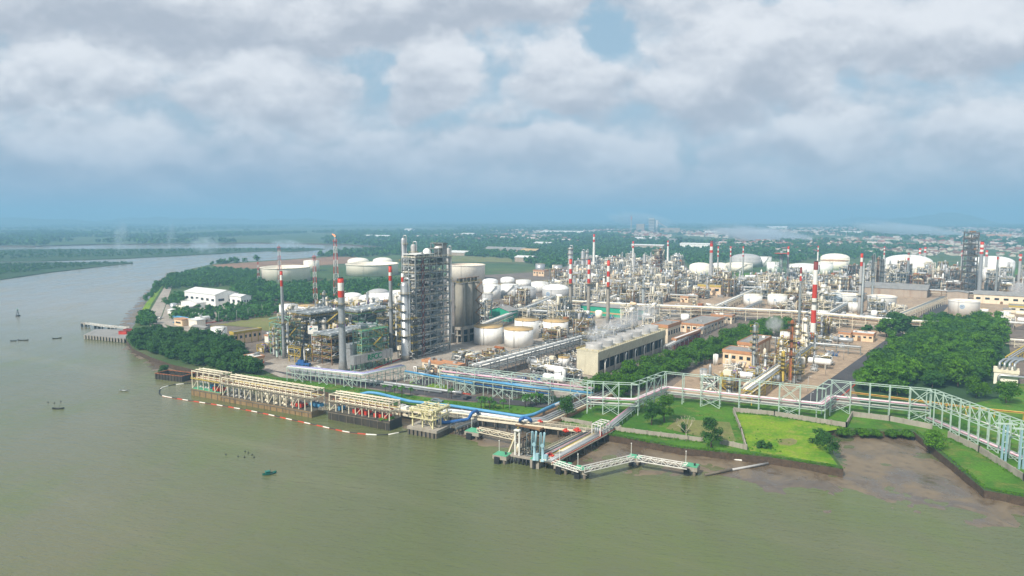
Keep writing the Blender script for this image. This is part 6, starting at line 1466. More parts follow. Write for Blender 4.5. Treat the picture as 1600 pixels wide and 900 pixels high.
# ------------------------------------------------------------------ tanks
TK = [ # cx, base, width, top, label, material, roof, roof material, extras
    (763, 540, 45, 513, 'left one of the two front white tanks with tan roofs', 'white', 'flat', 'tan', dict()),
    (810.5, 544, 46, 517, 'right one of the two front white tanks with tan roofs', 'white', 'flat', 'tan', dict()),
    (823, 531, 38.5, 502, 'tall white tank with tan roof behind the two front ones', 'white', 'flat', 'tan', dict()),
    (868, 530, 40, 504, 'white tan-roofed tank standing alone beside the grey pipe rack', 'white', 'flat', 'tan', dict()),
    (881, 574, 18, 560, 'small white tan-roofed tank beside the cooling tower', 'white', 'flat', 'tan', dict()),
    (447, 441, 74, 419, 'big cream flat tank left of the flares', 'cream', 'open', 'cream', dict()),
    (582, 432, 80, 414, 'widest cream tank right of the burning flare', 'cream', 'open', 'cream', dict()),
    (560, 417, 33, 409, 'pale tank peeping over the left of the widest cream tank', 'cream', 'dome', 'cream', dict()),
    (598, 415, 30, 408, 'cream domed tank behind the widest cream tank', 'cream', 'dome', 'cream', dict()),
    (487, 424, 24, 408, 'small hazy white tank between the two flares', 'cream', 'cone', 'white', dict()),
    (730, 439, 56, 415, 'large cream open-topped tank right of the tall steel structure', 'cream', 'open', 'rust', dict()),
    (452, 503, 29, 478, 'left white tank behind the left unit', 'white', 'flat', 'white', dict(stair=(-2.2, 1.2))),
    (482, 506, 30, 479, 'white tank behind the billboard', 'white', 'flat', 'tan', dict()),
    (550, 478, 32, 464, 'domed cream tank nearest the flare group', 'cream', 'dome', 'white', dict()),
    (578, 489, 33, 467, 'foremost white domed tank of the cluster behind the left unit', 'white', 'dome', 'white', dict(logo=True)),
    (606, 488, 30, 464, 'right white domed tank of the cluster behind the left unit', 'white', 'dome', 'white', dict()),
    (592, 472, 32, 458, 'pale domed tank at the back of the cluster behind the left unit', 'white', 'dome', 'greyt', dict()),
    (624, 476, 28, 456, 'pale tank half hidden by the tall steel structure', 'white', 'cone', 'white', dict()),
    (762, 482, 17, 460, 'grey tank tucked behind the concrete silos', 'greyt', 'cone', 'greyt', dict()),
    (769, 468, 27, 447, 'white cone-roofed tank right of the silos', 'white', 'cone', 'white', dict(stair=(-2.4, 1.3))),
    (796, 465, 28, 446, 'white cone-roofed tank in the middle of the white group', 'white', 'cone', 'white', dict(stair=(-2.4, 1.3))),
    (823, 472, 29, 453, 'cloud-shaded grey tank with an emblem in front of the white group', 'greyt', 'dome', 'greyt', dict(logo=-.6)),  # grey shell and roof: cloud shadow put into the colour
    (843, 458, 26, 442, 'white tank right of the white group', 'white', 'cone', 'white', dict()),
    (868, 472, 42, 453, 'wide cloud-shaded grey domed tank with an emblem', 'greyt', 'dome', 'white', dict(logo=-.6)),  # shell painted grey to stand in for the shadow of a cloud
    (869, 448, 10, 441, 'small white domed vessel peeping over the wide grey tank', 'white', 'dome', 'white', dict()),
    (818, 449, 24, 439, 'low white tank at the back of the white group', 'white', 'cone', 'white', dict()),
    (793, 444, 22, 437, 'back left white tank of the white group', 'white', 'dome', 'white', dict()),
    (766, 450, 24, 440, 'white tank at the back beside the silos', 'white', 'dome', 'white', dict()),
    (844, 428, 15, 413, 'silver tank on an orange base far behind the white group', 'silver', 'flat', 'greyt', dict()),
    (871, 428, 15, 415, 'second silver tank on an orange base behind the white group', 'silver', 'flat', 'greyt', dict()),
    (1094, 433, 34, 417, 'bright cream dome tank left of the thick grey chimney', 'cream', 'dome', 'cream', dict()),
    (1124, 430, 29, 416, 'bright cream dome tank right of the thick grey chimney', 'cream', 'dome', 'cream', dict()),
    (1155, 425, 40, 413, 'low cream tank with a sloping stair behind the domes', 'cream', 'cone', 'cream', dict(stair=(-1.9, .9))),
    (1165, 418, 45, 405, 'grey blue domed tank at the back of the dome group', 'greyt', 'dome', 'greyt', dict()),
    (1194, 417, 21, 402, 'white tank right of the grey blue dome', 'white', 'flat', 'white', dict(stair=(-1.9, .9))),
    (1207, 430, 18, 410, 'white upright tank left of the green tower', 'white', 'flat', 'white', dict()),
    (1256, 434, 45, 415, 'wide low white tank behind the thick red and white stack', 'white', 'cone', 'white', dict()),
    (1286, 430, 28, 411, 'white tank beside the cream dome with the rusty top', 'white', 'flat', 'white', dict()),
    (1304, 420, 42, 404, 'largest cream dome tank with a rusty front', 'cream', 'dome', 'cream', dict()),
    (1303, 423, 41, 408, 'cream flat tank with rusty roof in front of the largest cream dome', 'cream', 'flat', 'rust', dict()),
    (1398, 437, 36, 418, 'white cylinder tank at the left of the big white domes', 'white', 'cone', 'white', dict()),
    (1417, 432, 68, 411, 'biggest white dome tank left of the dark tower', 'white', 'dome', 'white', dict()),
    (1486, 441, 27, 426, 'short white tank at the foot of the dark tower', 'white', 'flat', 'white', dict()),
    (1549, 433, 58, 411, 'biggest white dome tank at the right', 'white', 'dome', 'white', dict()),
    (1550, 442, 36, 420, 'white flat tank in front of the right dome', 'white', 'flat', 'white', dict()),
    (1176, 479, 28, 462, 'left one of two white tanks with small emblems behind the beige rack', 'white', 'cone', 'cream', dict(logo=-.5)),
    (1214, 480, 29, 462, 'right one of two white tanks with small emblems behind the beige rack', 'white', 'cone', 'cream', dict(logo=-.2)),
    (1322, 482, 40, 461, 'cream open tank half hidden by the slate shed', 'white', 'open', 'tan', dict(logo=.6)),
    (1334, 488, 17, 474, 'small white tank before the half hidden open tank', 'white', 'flat', 'white', dict()),
    (1377, 486, 41, 464, 'white open-topped tank with a round blue emblem, left of two', 'white', 'open', 'tan', dict(logo=-.1)),
    (1505, 493, 42, 471, 'white open-topped tank with a round blue emblem, right of two', 'white', 'open', 'tan', dict(logo=-.1)),
    (1521, 516, 30, 498, 'white tank with a stair at the back edge of the wood', 'white', 'flat', 'white', dict(stair=(-1.7, .9))),
    (1534, 506, 21, 492, 'white tank partly behind the tank with the stair', 'white', 'flat', 'white', dict()),
    (1284, 506, 22, 487, 'white tank right of the thick red and white stack', 'white', 'flat', 'white', dict()),
    (1536, 490, 14, 482, 'little white tank right of the emblem tank', 'white', 'flat', 'tan', dict()),
    (1570, 497, 14, 488, 'little white tank near the right edge', 'white', 'flat', 'white', dict()),
    (343, 537, 24, 513, 'white tank with a slanted top edge behind the mangroves', 'white', 'flat', 'white', dict(stair=(-2.6, 1.8), logo=.5)),
    (1226, 540, 15, 520, 'short white tank in the steam of the right hand yard', 'white', 'flat', 'white', dict()),
    (1118, 571, 8, 555, 'slim white upright tank at the near end of the right hand yard', 'white', 'dome', 'white', dict()),
    (1099, 596, 12, 578, 'grey silo at the near left corner of the right hand yard', 'greyt', 'cone', 'grey', dict()),
]
for (cx, pb, w_, pt, lb, m, rf, rm, k) in TK: tank(cx, pb, w_, pt, lb, m, rf, rm, **k)
# ------------------------------------------------------------------ buildings
bld(1004, 500, 907, 1014, 485, 'long teal clad shed with grey roof behind the two banded stacks', 'teal', 'roofg', 'teal', 'gablex', name='industrial_shed', door=False, band='tan', ribs=0)
bld(795, 503, 765, 809, 487, 'small teal shed behind the white tan-roofed tanks', 'teal', 'roofg', 'teal', 'gabley', name='industrial_shed', door=False)
bld(1043, 537, 1018, 1063, 509, 'peach control building with orange roof edge behind the cooling tower', win=(2, 5))
bld(1099, 522, 1062, 1131, 508, 'wide peach building with grey roof beside the avenue', win=(4, 6), ribs=5)
bld(1143, 506, 1111, 1148, 494, 'low peach building under the beige pipe rack', win=(4, 1))
bld(1056, 546, 1050, 1094, 530, 'long maroon walled store with pale roof beside the avenue', 'maroon', 'roofw', 'fascia', win=(1, 6))
bld(1181, 562, 1152, 1204, 538, 'tall peach substation with orange roof edge behind the tall grey column', win=(0, 0), ribs=4)
bld(1175, 574, 1129, 1186, 552, 'lower peach annex in front of the tall substation', 'orange', win=(4, 0), ribs=0)
bld(1364, 535, 1329, 1368, 523, 'long orange cabin with pale roof in the right hand yard', 'orange', 'roofw', 'fascia', win=(4, 1))
bld(1328, 534, 1310, 1331, 521, 'square orange cabin beside the long one', 'orange', 'roofg', 'fascia', win=(2, 0))
bld(1448, 466, 1346, 1454, 454, 'huge brown clad warehouse with ribbed walls', 'clad', 'roofg', 'clad', 'gablex', name='warehouse', door=False, ribs=9)
bld(1310, 484, 1276, 1321, 468, 'slate blue twin roofed shed', 'slate', 'slate', 'slate', 'gabley', name='industrial_shed', door=False)
bld(1512, 470, 1479, 1516, 458, 'flat beige clad store right of the huge warehouse', 'clad', 'roofg', 'clad', 'mono', name='warehouse', door=False, depth=20)
bld(1640, 480, 1521, 1645, 466, 'long pink beige store at the right edge', 'peach', 'roofg', 'clad', 'gablex', name='warehouse', win=(8, 0), depth=22)
bld(1660, 494, 1576, 1665, 483, 'yellow walled building at the right edge', 'beige', 'roofg', 'yellow', 'flat', win=(6, 0), depth=18)
bld(716, 588, 660, 726, 572, 'long orange pump house before the air coolers', 'peach', 'fascia', 'fascia', win=(5, 1))
bld(366, 539, 360, 409, 520, 'long peach switch house on stilts with yellow fascia', 'orange', 'roofg', 'yellow', win=(1, 6), name='switch_house', ribs=4)
bld(399, 574, 382, 413, 559, 'small peach guard house with red plinth near the mangroves', 'orange', 'roofw', 'fascia', win=(2, 2), band='red', name='guard_house')
bld(337, 480, 289, 373, 461, 'long white hall with pale roof beyond the tree belt', 'white', 'roofw', 'white', 'gablex', win=(6, 2), name='warehouse', winh=.2)
bld(377, 480, 339, 393, 464, 'white hall with open end right of the long one', 'white', 'roofw', 'white', 'gablex', win=(5, 4), name='warehouse', winh=.2)
bld(308, 482, 283, 322, 474, 'low white shed before the long white hall', 'white', 'roofw', 'white', 'gabley', name='warehouse', door=False)
bld(326, 535, 311, 331, 523, 'open white-roofed shelter left of the slanted white tank', 'yellow', 'roofw', 'wht', 'flat', name='shelter')
bld(320, 520, 300, 330, 513, 'grey low workshop at the left yard', 'greyt', 'roofg', 'grey', 'gablex', name='workshop')
bld(284, 494, 262, 296, 488, 'white flat shed by the left road', 'white', 'roofw', 'wht', 'gablex', name='workshop')
bld(312, 498, 298, 320, 492, 'grey shed under the trees by the left road', 'greyt', 'roofw', 'grey', 'gablex', name='workshop')
bld(300, 504, 270, 306, 499, 'blue roofed lean-to beside the left road', 'lblue', 'blue', 'blue', 'gablex', name='workshop')
bld(1036, 392, 986, 1040, 384, 'long hazy white shed beyond the columns', 'clad', 'roofw', 'clad', 'gablex', name='warehouse', door=False)
bld(1108, 390, 1062, 1112, 382, 'long white shed in the trees behind the dome tanks', 'white', 'roofw', 'white', 'gablex', name='warehouse', door=False)
bld(1055, 379, 1005, 1060, 375, 'hazy grey shed in the far trees', 'greyt', 'roofg', 'greyt', 'gablex', name='warehouse', door=False)
bld(850, 432, 833, 858, 423, 'orange walled base under the silver tanks', 'orange', 'roofg', 'fascia', win=(4, 0))
bld(880, 434, 862, 886, 424, 'second orange building under the silver tanks', 'orange', 'roofg', 'fascia', win=(4, 0))
bld(1126, 462, 1090, 1129, 447, 'peach furnace block at the foot of the thick grey chimney', 'orange', 'conc', 'yellow', win=(3, 2))
bld(985, 470, 970, 992, 455, 'cream tower block in the crowded middle units', 'cream', 'roofw', 'cream', win=(0, 2))
bld(1075, 473, 1063, 1090, 464, 'small orange cabin among the middle units', 'orange', 'roofw', 'fascia', win=(2, 1))
c_ = bld(1590, 604, 1552, 1600, 582, 'cream process block with silver pipes at the right edge', 'cream', 'beige', 'beige', 'flat', name='process_block', cat='process unit', door=False, depth=9)
w_, d_, h_ = c_['_w'], c_['_d'], c_['_h']
for k in range(4):
    mb = MB(); x = -w_ * .3 + k * 2.2; mb.tube([(x, -d_ * .3, h_ + 1.1), (x, -d_ * .3, h_ + 4), (x + 2, d_ * .6 + 4, h_ + 4), (x + 8, d_ * .6 + 14, h_ + 4)], .6, 8, I['silver']); put(mb, 'pipe', c_)
mb = MB(); mb.tube([(-w_ * .3, -d_ * .5 - 1, 2), (-w_ * .3, -d_ * .5 - 1, h_ * .7), (w_ * .9, -d_ * .5 - 1, h_ * .7)], .7, 8, I['silver']); put(mb, 'pipe', c_)
rack('yellow pipe rack by the cream block at the right edge', GP([(1575, 560), (1600, 545), (1640, 520)], 7.0), [4.0], None, 5, 8, 'yellow', [(-1.5, 4, .3, 'yellow'), (0, 4, .4, 'silver'), (1.5, 4, .3, 'silver')], thick=.3)
rack('pale two tier pipe run at the back right of the wood', GP([(1568, 530), (1640, 536)], 8.0), [2.5, 5.0], None, 4, 7, 'beige', [(-1, 5, .35, 'beige'), (1, 5, .35, 'white'), (0, 2.5, .3, 'beige')], thick=.3)
# cooling tower
c, w_, d_, rz = foot(934, 588, 901, 1039, AZ); h = hgt(934, 588, 551); t = thing('cooling_tower', 'long pale cooling tower with a row of steaming fan stacks', 'cooling tower', c, rz)
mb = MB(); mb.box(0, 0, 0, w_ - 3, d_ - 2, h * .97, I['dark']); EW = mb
CTW = mat('cooling_cladding', 'C9C2AA', .8, var=.08, scale=.3, dirt='8A8060', dirt_amt=.5, streak=True); ALL.append(CTW); I['ctw'] = len(ALL) - 1
EW.box(0, -d_ / 2 + .5, 0, w_, 1.0, h, I['ctw']); EW.box(0, d_ / 2 - .5, 0, w_, 1.0, h, I['ctw']); put(EW, 'end_wall', t)
mb = MB()
for s in (-1, 1): mb.quad_box([(s * (w_ / 2 - 1.2) - .3, -d_ / 2 + 1.02, h * .60), (s * (w_ / 2 - 1.2) + .3, -d_ / 2 + 1.02, h * .60), (s * (w_ / 2 - 1.2) + .3, d_ / 2 - 1.02, h * .60), (s * (w_ / 2 - 1.2) - .3, d_ / 2 - 1.02, h * .60), (s * (w_ / 2 + .2) - .3, -d_ / 2 + 1.02, h), (s * (w_ / 2 + .2) + .3, -d_ / 2 + 1.02, h), (s * (w_ / 2 + .2) + .3, d_ / 2 - 1.02, h), (s * (w_ / 2 + .2) - .3, d_ / 2 - 1.02, h)], I['ctw'])
put(mb, 'upper_casing', t)
mb = MB(); mb.box(0, 0, h + .01, w_ + .8, d_ + .3, .35, I['ctw']); dk = put(mb, 'fan_deck', t); mb = MB(); g_rail(mb, w_ + .6, d_, h + .36, I['yellow'], 3, .12); put(mb, 'handrail', dk)
mb = MB()
for s in (-1, 1): mb.box(s * (w_ / 2 - .4), 0, 0, .6, d_ - 2.1, h * .2, I['conc'])
put(mb, 'basin_wall', t)
for k in range(15):
    y = -d_ / 2 + (k + .5) * d_ / 15; mb = MB(); mb.box(w_ / 2 - .9, y, h * .2, .4, .5, h * .41, I['conc']); mb.box(-w_ / 2 + .9, y, h * .2, .4, .5, h * .41, I['conc']); put(mb, 'post', t)
for k in range(7):
    y = -d_ / 2 + (k + .6) * d_ / 7.2; q = d_ / 7 * .36; mb = MB(); mb.lathe([(q * 1.1, h + .36), (q * .97, h + 1.6), (q, h + 3.6), (q * .9, h + 3.6), (q * .87, h + 1.2)], 0, y, 24, I['greyt'], False, True); fs = put(mb, 'fan_stack', t)
    mb = MB(); mb.cyl(0, y, h + 1.6, .7, .6, 10, I['steel'])
    for j in range(6): a = j * 1.047; mb.bar((0, y, h + 1.9), (q * .8 * math.cos(a), y + q * .8 * math.sin(a), h + 1.9), .8, .12, I['steel'])
    put(mb, 'fan', fs)
    mb = MB(); x = w_ / 2 + .9; mb.tube([(x, y - 1, .3), (x, y - 1, h * .52), (x - 1.4, y + 3.2, h * .56)], .38, 8, I['wht']); put(mb, 'riser_pipe', t)
CTB = (c, rz, w_, d_, h)
# ------------------------------------------------------------------ stacks of the right hand works
S3 = [(.93, 1, 'red'), (.86, .93, 'wht'), (.79, .86, 'red')]
BAND = lambda a: [(1 - (k + 1) * a, 1 - k * a, 'red' if k % 2 == 0 else 'wht') for k in range(5)]
stack(891, 494, 405, 5.4, 'first of three concrete stacks with broad red bands, the leftmost', 'conc', BAND(.085), 1.15, (.56,))
stack(919.5, 492, 406, 5.4, 'second of three concrete stacks with broad red bands', 'conc', BAND(.085), 1.15, (.56,))
stack(949.5, 505, 407, 5.6, 'third of three concrete stacks with red bands, nearest and rightmost', 'conc', BAND(.085), 1.15, (.58,))
stack(927.6, 424, 366, 4.0, 'tall slim white stack with red tip behind the three banded stacks', 'wht', S3, 1.9)
stack(988.6, 428, 377, 3.2, 'slim white and red stack over the hazy white shed', 'wht', S3, 1.2)
stack(1043, 416, 376, 3.2, 'slim white and red stack on a skirted base at the far right of the columns', 'wht', S3, 2.2)
stack(1110, 445, 377, 6.2, 'thick grey chimney with red crown among the cream domes', 'greyt', [(.95, 1, 'maroon'), (.88, .95, 'red'), (.80, .88, 'wht'), (.74, .80, 'red')], 1.25, (), .75)
for i, px in enumerate((1121, 1140.5, 1160)): stack(px, 432, 385, 2.4, ['left', 'middle', 'right'][i] + ' one of three thin red and white vents before the domes', 'greyt', S3 + [(.72, .79, 'wht'), (.66, .72, 'red')], 1.4)
lattice(1219, 448, 392, 16, 10, 'dark green square lattice tower with a red tipped chimney', ('green', 'steel'), 8)
stack(1229.5, 447, 385, 3.6, 'red tipped chimney inside the dark green lattice tower', 'greyt', S3, 1.1)
stack(1248, 512, 418, 4, 'slim dark stack with red bands left of the thick red and white one', 'grey', [(.9, 1, 'maroon'), (.86, .9, 'wht'), (.78, .86, 'red')], 1.1)
stack(1269.5, 534, 409, 8.2, 'thick stack in broad red and white bands standing in the right hand yard', 'wht', [(.9, 1, 'maroon'), (.72, .9, 'wht'), (.55, .72, 'red'), (.4, .55, 'wht'), (.24, .4, 'red'), (.12, .24, 'wht'), (0, .12, 'red')], 1.15, (.5,), .8)
stack(1276.6, 428, 384, 2.2, 'thin white and red mast in front of the far town', 'wht', S3, 1.2)
stack(1342, 490, 396, 4.6, 'tall grey stack with red tip before the huge brown warehouse', 'greyt', S3, 1.1, (.3, .5))
stack(1345.5, 500, 410, 3.4, 'plain grey flue beside the tall red tipped stack', 'grey', (), 1.0)
stack(1380.5, 418, 385, 2.4, 'thin red and white mast left of the biggest white dome', 'wht', S3 + [(.7, .79, 'wht'), (.6, .7, 'red')], 1.2)
stack(1417, 447, 395, 4.0, 'dark grey stack with faded red band before the biggest dome', 'grey', [(.94, 1, 'maroon'), (.85, .94, 'wht'), (.78, .85, 'red')], 1.1)
stack(1435.5, 428, 388, 4.2, 'left one of two grey heater stacks with red and white tops', 'greyt', S3, 1.1); stack(1443.5, 427, 386, 4.2, 'right one of two grey heater stacks with red and white tops', 'greyt', S3, 1.1)
stack(1501.5, 438, 391, 4.4, 'purple red topped stack left of the dark tower', 'greyt', S3, 1.3)
stack(1529, 463, 378, 6.2, 'white banded thick silver chimney right of the dark tower', 'silver', [(.95, 1, 'red'), (.9, .95, 'wht'), (.86, .9, 'red'), (.82, .86, 'wht'), (.78, .82, 'red')], 1.1)
stack(1539, 437, 391, 4.4, 'purple red topped stack behind the thick silver chimney', 'greyt', S3, 1.5)
stack(1555, 462, 396, 3.4, 'dark flue with a red band before the right dome', 'grey', [(.86, .92, 'red')], 1.1)
stack(1591, 450, 397, 4.4, 'red topped stack nearest the right edge', 'greyt', [(.93, 1, 'red'), (.87, .93, 'wht'), (.8, .87, 'red')], 1.3)
steelwork(1523, 462, 1500, 1524, 364, 'dark tower of the right hand cracker, tallest thing on the right', 11, 2, 2, 71, name='cracking_tower', depth=15, fins=False, thick=.8, fm='steel', rail='brown', cl=.5, stairs=False, pm=('greyt', 'silver', 'beige'), vm=('greyt', 'silver', 'brown'))
column(1512, 458, 366, 9, 'pale column inside the dark tower on the right', 'greyt', 4, 'brown', seed=61)
steelwork(1500, 464, 1478, 1540, 444, 'brown furnace frame at the foot of the dark tower', 3, 3, 3, 72, depth=22, fm='brown', rail='brown', vm=('rusty', 'brown', 'greyt'), fins=False)
steelwork(1450, 449, 1415, 1462, 432, 'rusty heater bank with rows of burners under the two heater stacks', 3, 5, 2, 73, depth=24, fm='rusty', rail='rusty', vm=('rusty', 'brown', 'greyt'), fins=False, name='heater_bank')
column(890.5, 440, 386, 6.5, 'tallest pale column left of the three banded stacks', 'greyt', 5, seed=62); column(910, 432, 392, 5, 'left one of the hazy pair of pale columns', 'greyt', 3, seed=63); column(916.5, 432, 391, 4, 'right one of the hazy pair of pale columns', 'greyt', 3, seed=64)
column(1006, 440, 397, 4, 'slim grey column behind the crowded middle units', 'greyt', 3, seed=65); column(1031, 434, 388, 4, 'tall pinkish column beside the lattice frame', 'rusty', 4, seed=66); column(969, 438, 411, 5.5, 'dark grey column among the middle units', 'steel', 3, seed=67); column(990, 436, 399, 3, 'thin column near the slim white and red stack', 'greyt', 2, seed=68)
steelwork(1030, 436, 1018, 1038, 392, 'pinkish steel frame standing high in the hazy middle units', 6, 2, 2, 74, fm='brown', rail='beige', fins=False, vm=('rusty', 'beige', 'greyt'), pm=('beige', 'rusty', 'silver'))
column(1177, 575, 507, 6.0, 'tall grey column with yellow top standing before the tall substation', 'grey', 6, seed=69, pipe='grey'); column(1234, 600, 500, 5.0, 'tall rusty brown column in the right hand yard', 'rusty', 6, 'rusty', seed=70, pipe='brown')
column(1219, 566, 532, 4.0, 'cream column between the grey and the rusty ones', 'cream', 1, seed=71); column(1256, 545, 496, 8, 'fat cream upright vessel behind the thick red and white stack', 'cream', 2, seed=72); column(1244, 540, 508, 6, 'second cream upright vessel left of the fat one', 'cream', 2, seed=73)
column(1222, 598, 548, 6, 'yellow brown scaffolded column before the cream one', 'yellow', 6, seed=74); column(1240, 600, 560, 4, 'grey column right of the rusty one', 'grey', 3, seed=75)
column(1272, 565, 520, 3.4, 'slim silver column right of the thick red and white stack', 'silver', 3, seed=76); column(1362, 472, 428, 3, 'thin grey column before the slate shed', 'grey', 2, seed=77)
for i, (px, py, pt, wp, m) in enumerate([(1362, 452, 398, 4, 'steel'), (1370, 450, 402, 4, 'brown'), (1377, 450, 404, 5, 'steel'), (1354, 452, 412, 3.4, 'greyt')]):
    column(px, py, pt, wp, ['dark column leading the cluster before the biggest dome', 'brown column in the dark cluster before the biggest dome', 'stout dark column at the right of the cluster before the biggest dome', 'pale column at the left of the cluster before the biggest dome'][i], m, 4, 'brown', seed=80 + i)
# cars and small gear on the roads
def car(px, py, m, label, ang, truck=False):
    g = G(px, py); t = thing('parked_truck' if truck else 'parked_car', label, 'truck' if truck else 'car', g, ang); L = 6.5 if truck else 4.6
    mb = MB(); mb.box(0, 0, .35, L, 1.85, .75, I[m]); mb.quad_box([(-L * .38, -.85, 1.1), (L * .25, -.85, 1.1), (L * .25, .85, 1.1), (-L * .38, .85, 1.1), (-L * .30, -.7, 1.65), (L * .1, -.7, 1.65), (L * .1, .7, 1.65), (-L * .30, .7, 1.65)], I[m]); put(mb, 'body', t)
    mb = MB(); mb.box(-.4, 0, 1.15, L * .42, 1.76, .34, I['glass']); put(mb, 'window', t)
    for x in (-.3, .32):
        for y in (-.88, .88): mb = MB(); mb.cyl(0, 0, -.12, .34, .24, 12, I['black']); o = put(mb, 'wheel', t, (L * x, y, .34)); o.rotation_euler = (math.pi / 2, 0, 0)
    return t
car(730, 624, 'black', 'black car on the shore road near the palms', 1.0); car(683, 628, 'slate', 'dark pickup on the verge behind the yellow jetty head', -.5, True); car(497, 576, 'wht', 'white van by the left trestle', -.5); car(640, 590, 'wht', 'white truck near the orange pump house', -.6, True); car(1408, 552, 'wht', 'white car parked under the edge of the wood', -.9); car(1416, 545, 'wht', 'second white car parked farther under the edge of the wood', -.9)
car(251, 498, 'wht', 'white car on the left road near the old pier', 1.2); car(275, 505, 'blue', 'blue car in the left yard', .3); car(290, 506, 'wht', 'white truck in the left yard', .3, True)
# ------------------------------------------------------------------ the crowd of process gear between the big pieces
bpy.context.view_layer.update()
UU = Vector((math.sin(AZ), math.cos(AZ), 0)); VV = Vector((math.cos(AZ), -math.sin(AZ), 0))
OCC = []
def occupy(o, grow=1.5):
    lo = Vector((1e9, 1e9)); hi = Vector((-1e9, -1e9))
    def add(ob, off):
        nonlocal lo, hi
        if ob.type == 'MESH':
            for b in ob.bound_box:
                lo = Vector((min(lo.x, b[0] + off.x), min(lo.y, b[1] + off.y))); hi = Vector((max(hi.x, b[0] + off.x), max(hi.y, b[1] + off.y)))
    add(o, Vector((0, 0, 0)))
    for ch in o.children: add(ch, ch.location)
    if hi.x > lo.x: OCC.append((o.location.x, o.location.y, o.rotation_euler.z, lo.x - grow, lo.y - grow, hi.x + grow, hi.y + grow))
for o in list(SC.objects):
    if o.parent is None and o.get('category') in ('tank', 'building', 'chimney', 'column', 'process unit', 'tower', 'flare', 'silo', 'cooling tower', 'duct', 'furnace', 'crane', 'car', 'truck'): occupy(o)
# trees and racks block by points
PTS = [(o.location.x, o.location.y, 6.0) for o in SC.objects if o.parent is None and o.get('category') in ('tree', 'mangrove')]
for o in SC.objects:
    if o.name.startswith('trestle_bent') and o.parent: 
        b = o.bound_box; cx = sum(q[0] for q in b) / 8 + o.parent.location.x; cy = sum(q[1] for q in b) / 8 + o.parent.location.y; PTS.append((cx, cy, 5.5))
ROADS = [[(1240, 632), (1298, 592), (1360, 548), (1430, 499), (1464, 476), (1484, 476), (1463, 499), (1398, 548), (1343, 592), (1296, 640)]]
ROADS += [[(890, 506), (905, 497), (1012, 504), (1018, 516), (960, 524), (895, 516)], [(755, 506), (805, 505), (808, 520), (755, 516)], [(735, 545), (785, 545), (840, 548), (890, 532), (895, 545), (840, 556), (740, 556)]]
ROADS = [np.array([tuple(G(*p))[:2] for p in r]) for r in ROADS]
def free(x, y, r):
    for (ox, oy, rz, x0, y0, x1, y1) in OCC:
        dx, dy = x - ox, y - oy; c, s = math.cos(-rz), math.sin(-rz); lx, ly = dx * c - dy * s, dx * s + dy * c
        if x0 - r < lx < x1 + r and y0 - r < ly < y1 + r: return False
    for (px, py, q) in PTS:
        if (x - px) ** 2 + (y - py) ** 2 < (q + r) ** 2: return False
    for r_ in ROADS:
        if inside(np.array([x]), np.array([y]), r_)[0]: return False
    return True
def lite(w_, d_, h, floors, seed, fm, rail, dm, pm, vm, cl=1.0):
    """a small process unit: steel frame, decks, vessels, pipework"""
    rs = random.Random(seed); parts = []; nx, ny = max(1, round(w_ / 6)), max(1, round(d_ / 6)); th = .42
    zs = [h * (k + 1) / floors for k in range(floors)]; xs = [-w_ / 2 + w_ * i / nx for i in range(nx + 1)]; ys = [-d_ / 2 + d_ * i / ny for i in range(ny + 1)]
    mb = MB()
    for x in xs:
        for y in ys: mb.box(x, y, 0, th, th, h + rs.choice((0, 0, 2.5)), I[fm])
    for z in zs:
        for x in xs: mb.box(x, 0, z - th, th * .7, d_, th * .9, I[fm])
        for y in ys: mb.box(0, y, z - th * .95, w_, th * .7, th * .8, I[fm])
    mb.bar((xs[0], ys[0], 0), (xs[1], ys[0], zs[0]), .25, None, I[fm]); mb.bar((xs[-1], ys[0], 0), (xs[-1], ys[1], zs[0]), .25, None, I[fm]); parts.append(('steel_frame', mb))
    mb = MB()
    for z in zs: q = rs.uniform(.6, 1); mb.box((1 - q) * w_ / 2 * rs.choice((-1, 1)), 0, z + .02, w_ * q, d_ * .96, .15, I[dm]); g_rail(mb, w_, d_, z + .15, I[rail], 4, .12)
    parts.append(('deck', mb))
    for k, z in enumerate([0] + zs):
        hh = h / floors
        for _ in range(max(1, int(w_ * d_ / 75 * cl))):
            mb = MB(); x, y = rs.uniform(-.38, .38) * w_, rs.uniform(-.4, .4) * d_; q = rs.uniform(.7, 1.7); v = I[rs.choice(vm)]; kk = rs.random()
            if kk < .5: L = rs.uniform(4, min(w_, 9)); mb.hcyl((x - L / 2, y, z + q + .8), (x + L / 2, y, z + q + .8), q, 10, v)
            elif kk < .85: mb.lathe([(q * .7, z + .2), (q, z + .8), (q, z + hh * rs.uniform(.8, 1.3)), (.2, z + hh * 1.35)], x, y, 10, v)
            else: mb.box(x, y, z + .2, rs.uniform(2, 5), rs.uniform(2, 5), rs.uniform(1.5, 3), v)
            parts.append(('vessel', mb))
    mb = MB(); g_piping(mb, rs, -w_ / 2 - 1.5, w_ / 2 + 1.5, -d_ / 2 - 1.5, d_ / 2 + 1.5, .4, h + 1.5, int((w_ + d_) * 1.3 * cl), pm, (.14, .36)); parts.append(('pipework', mb))
    return parts
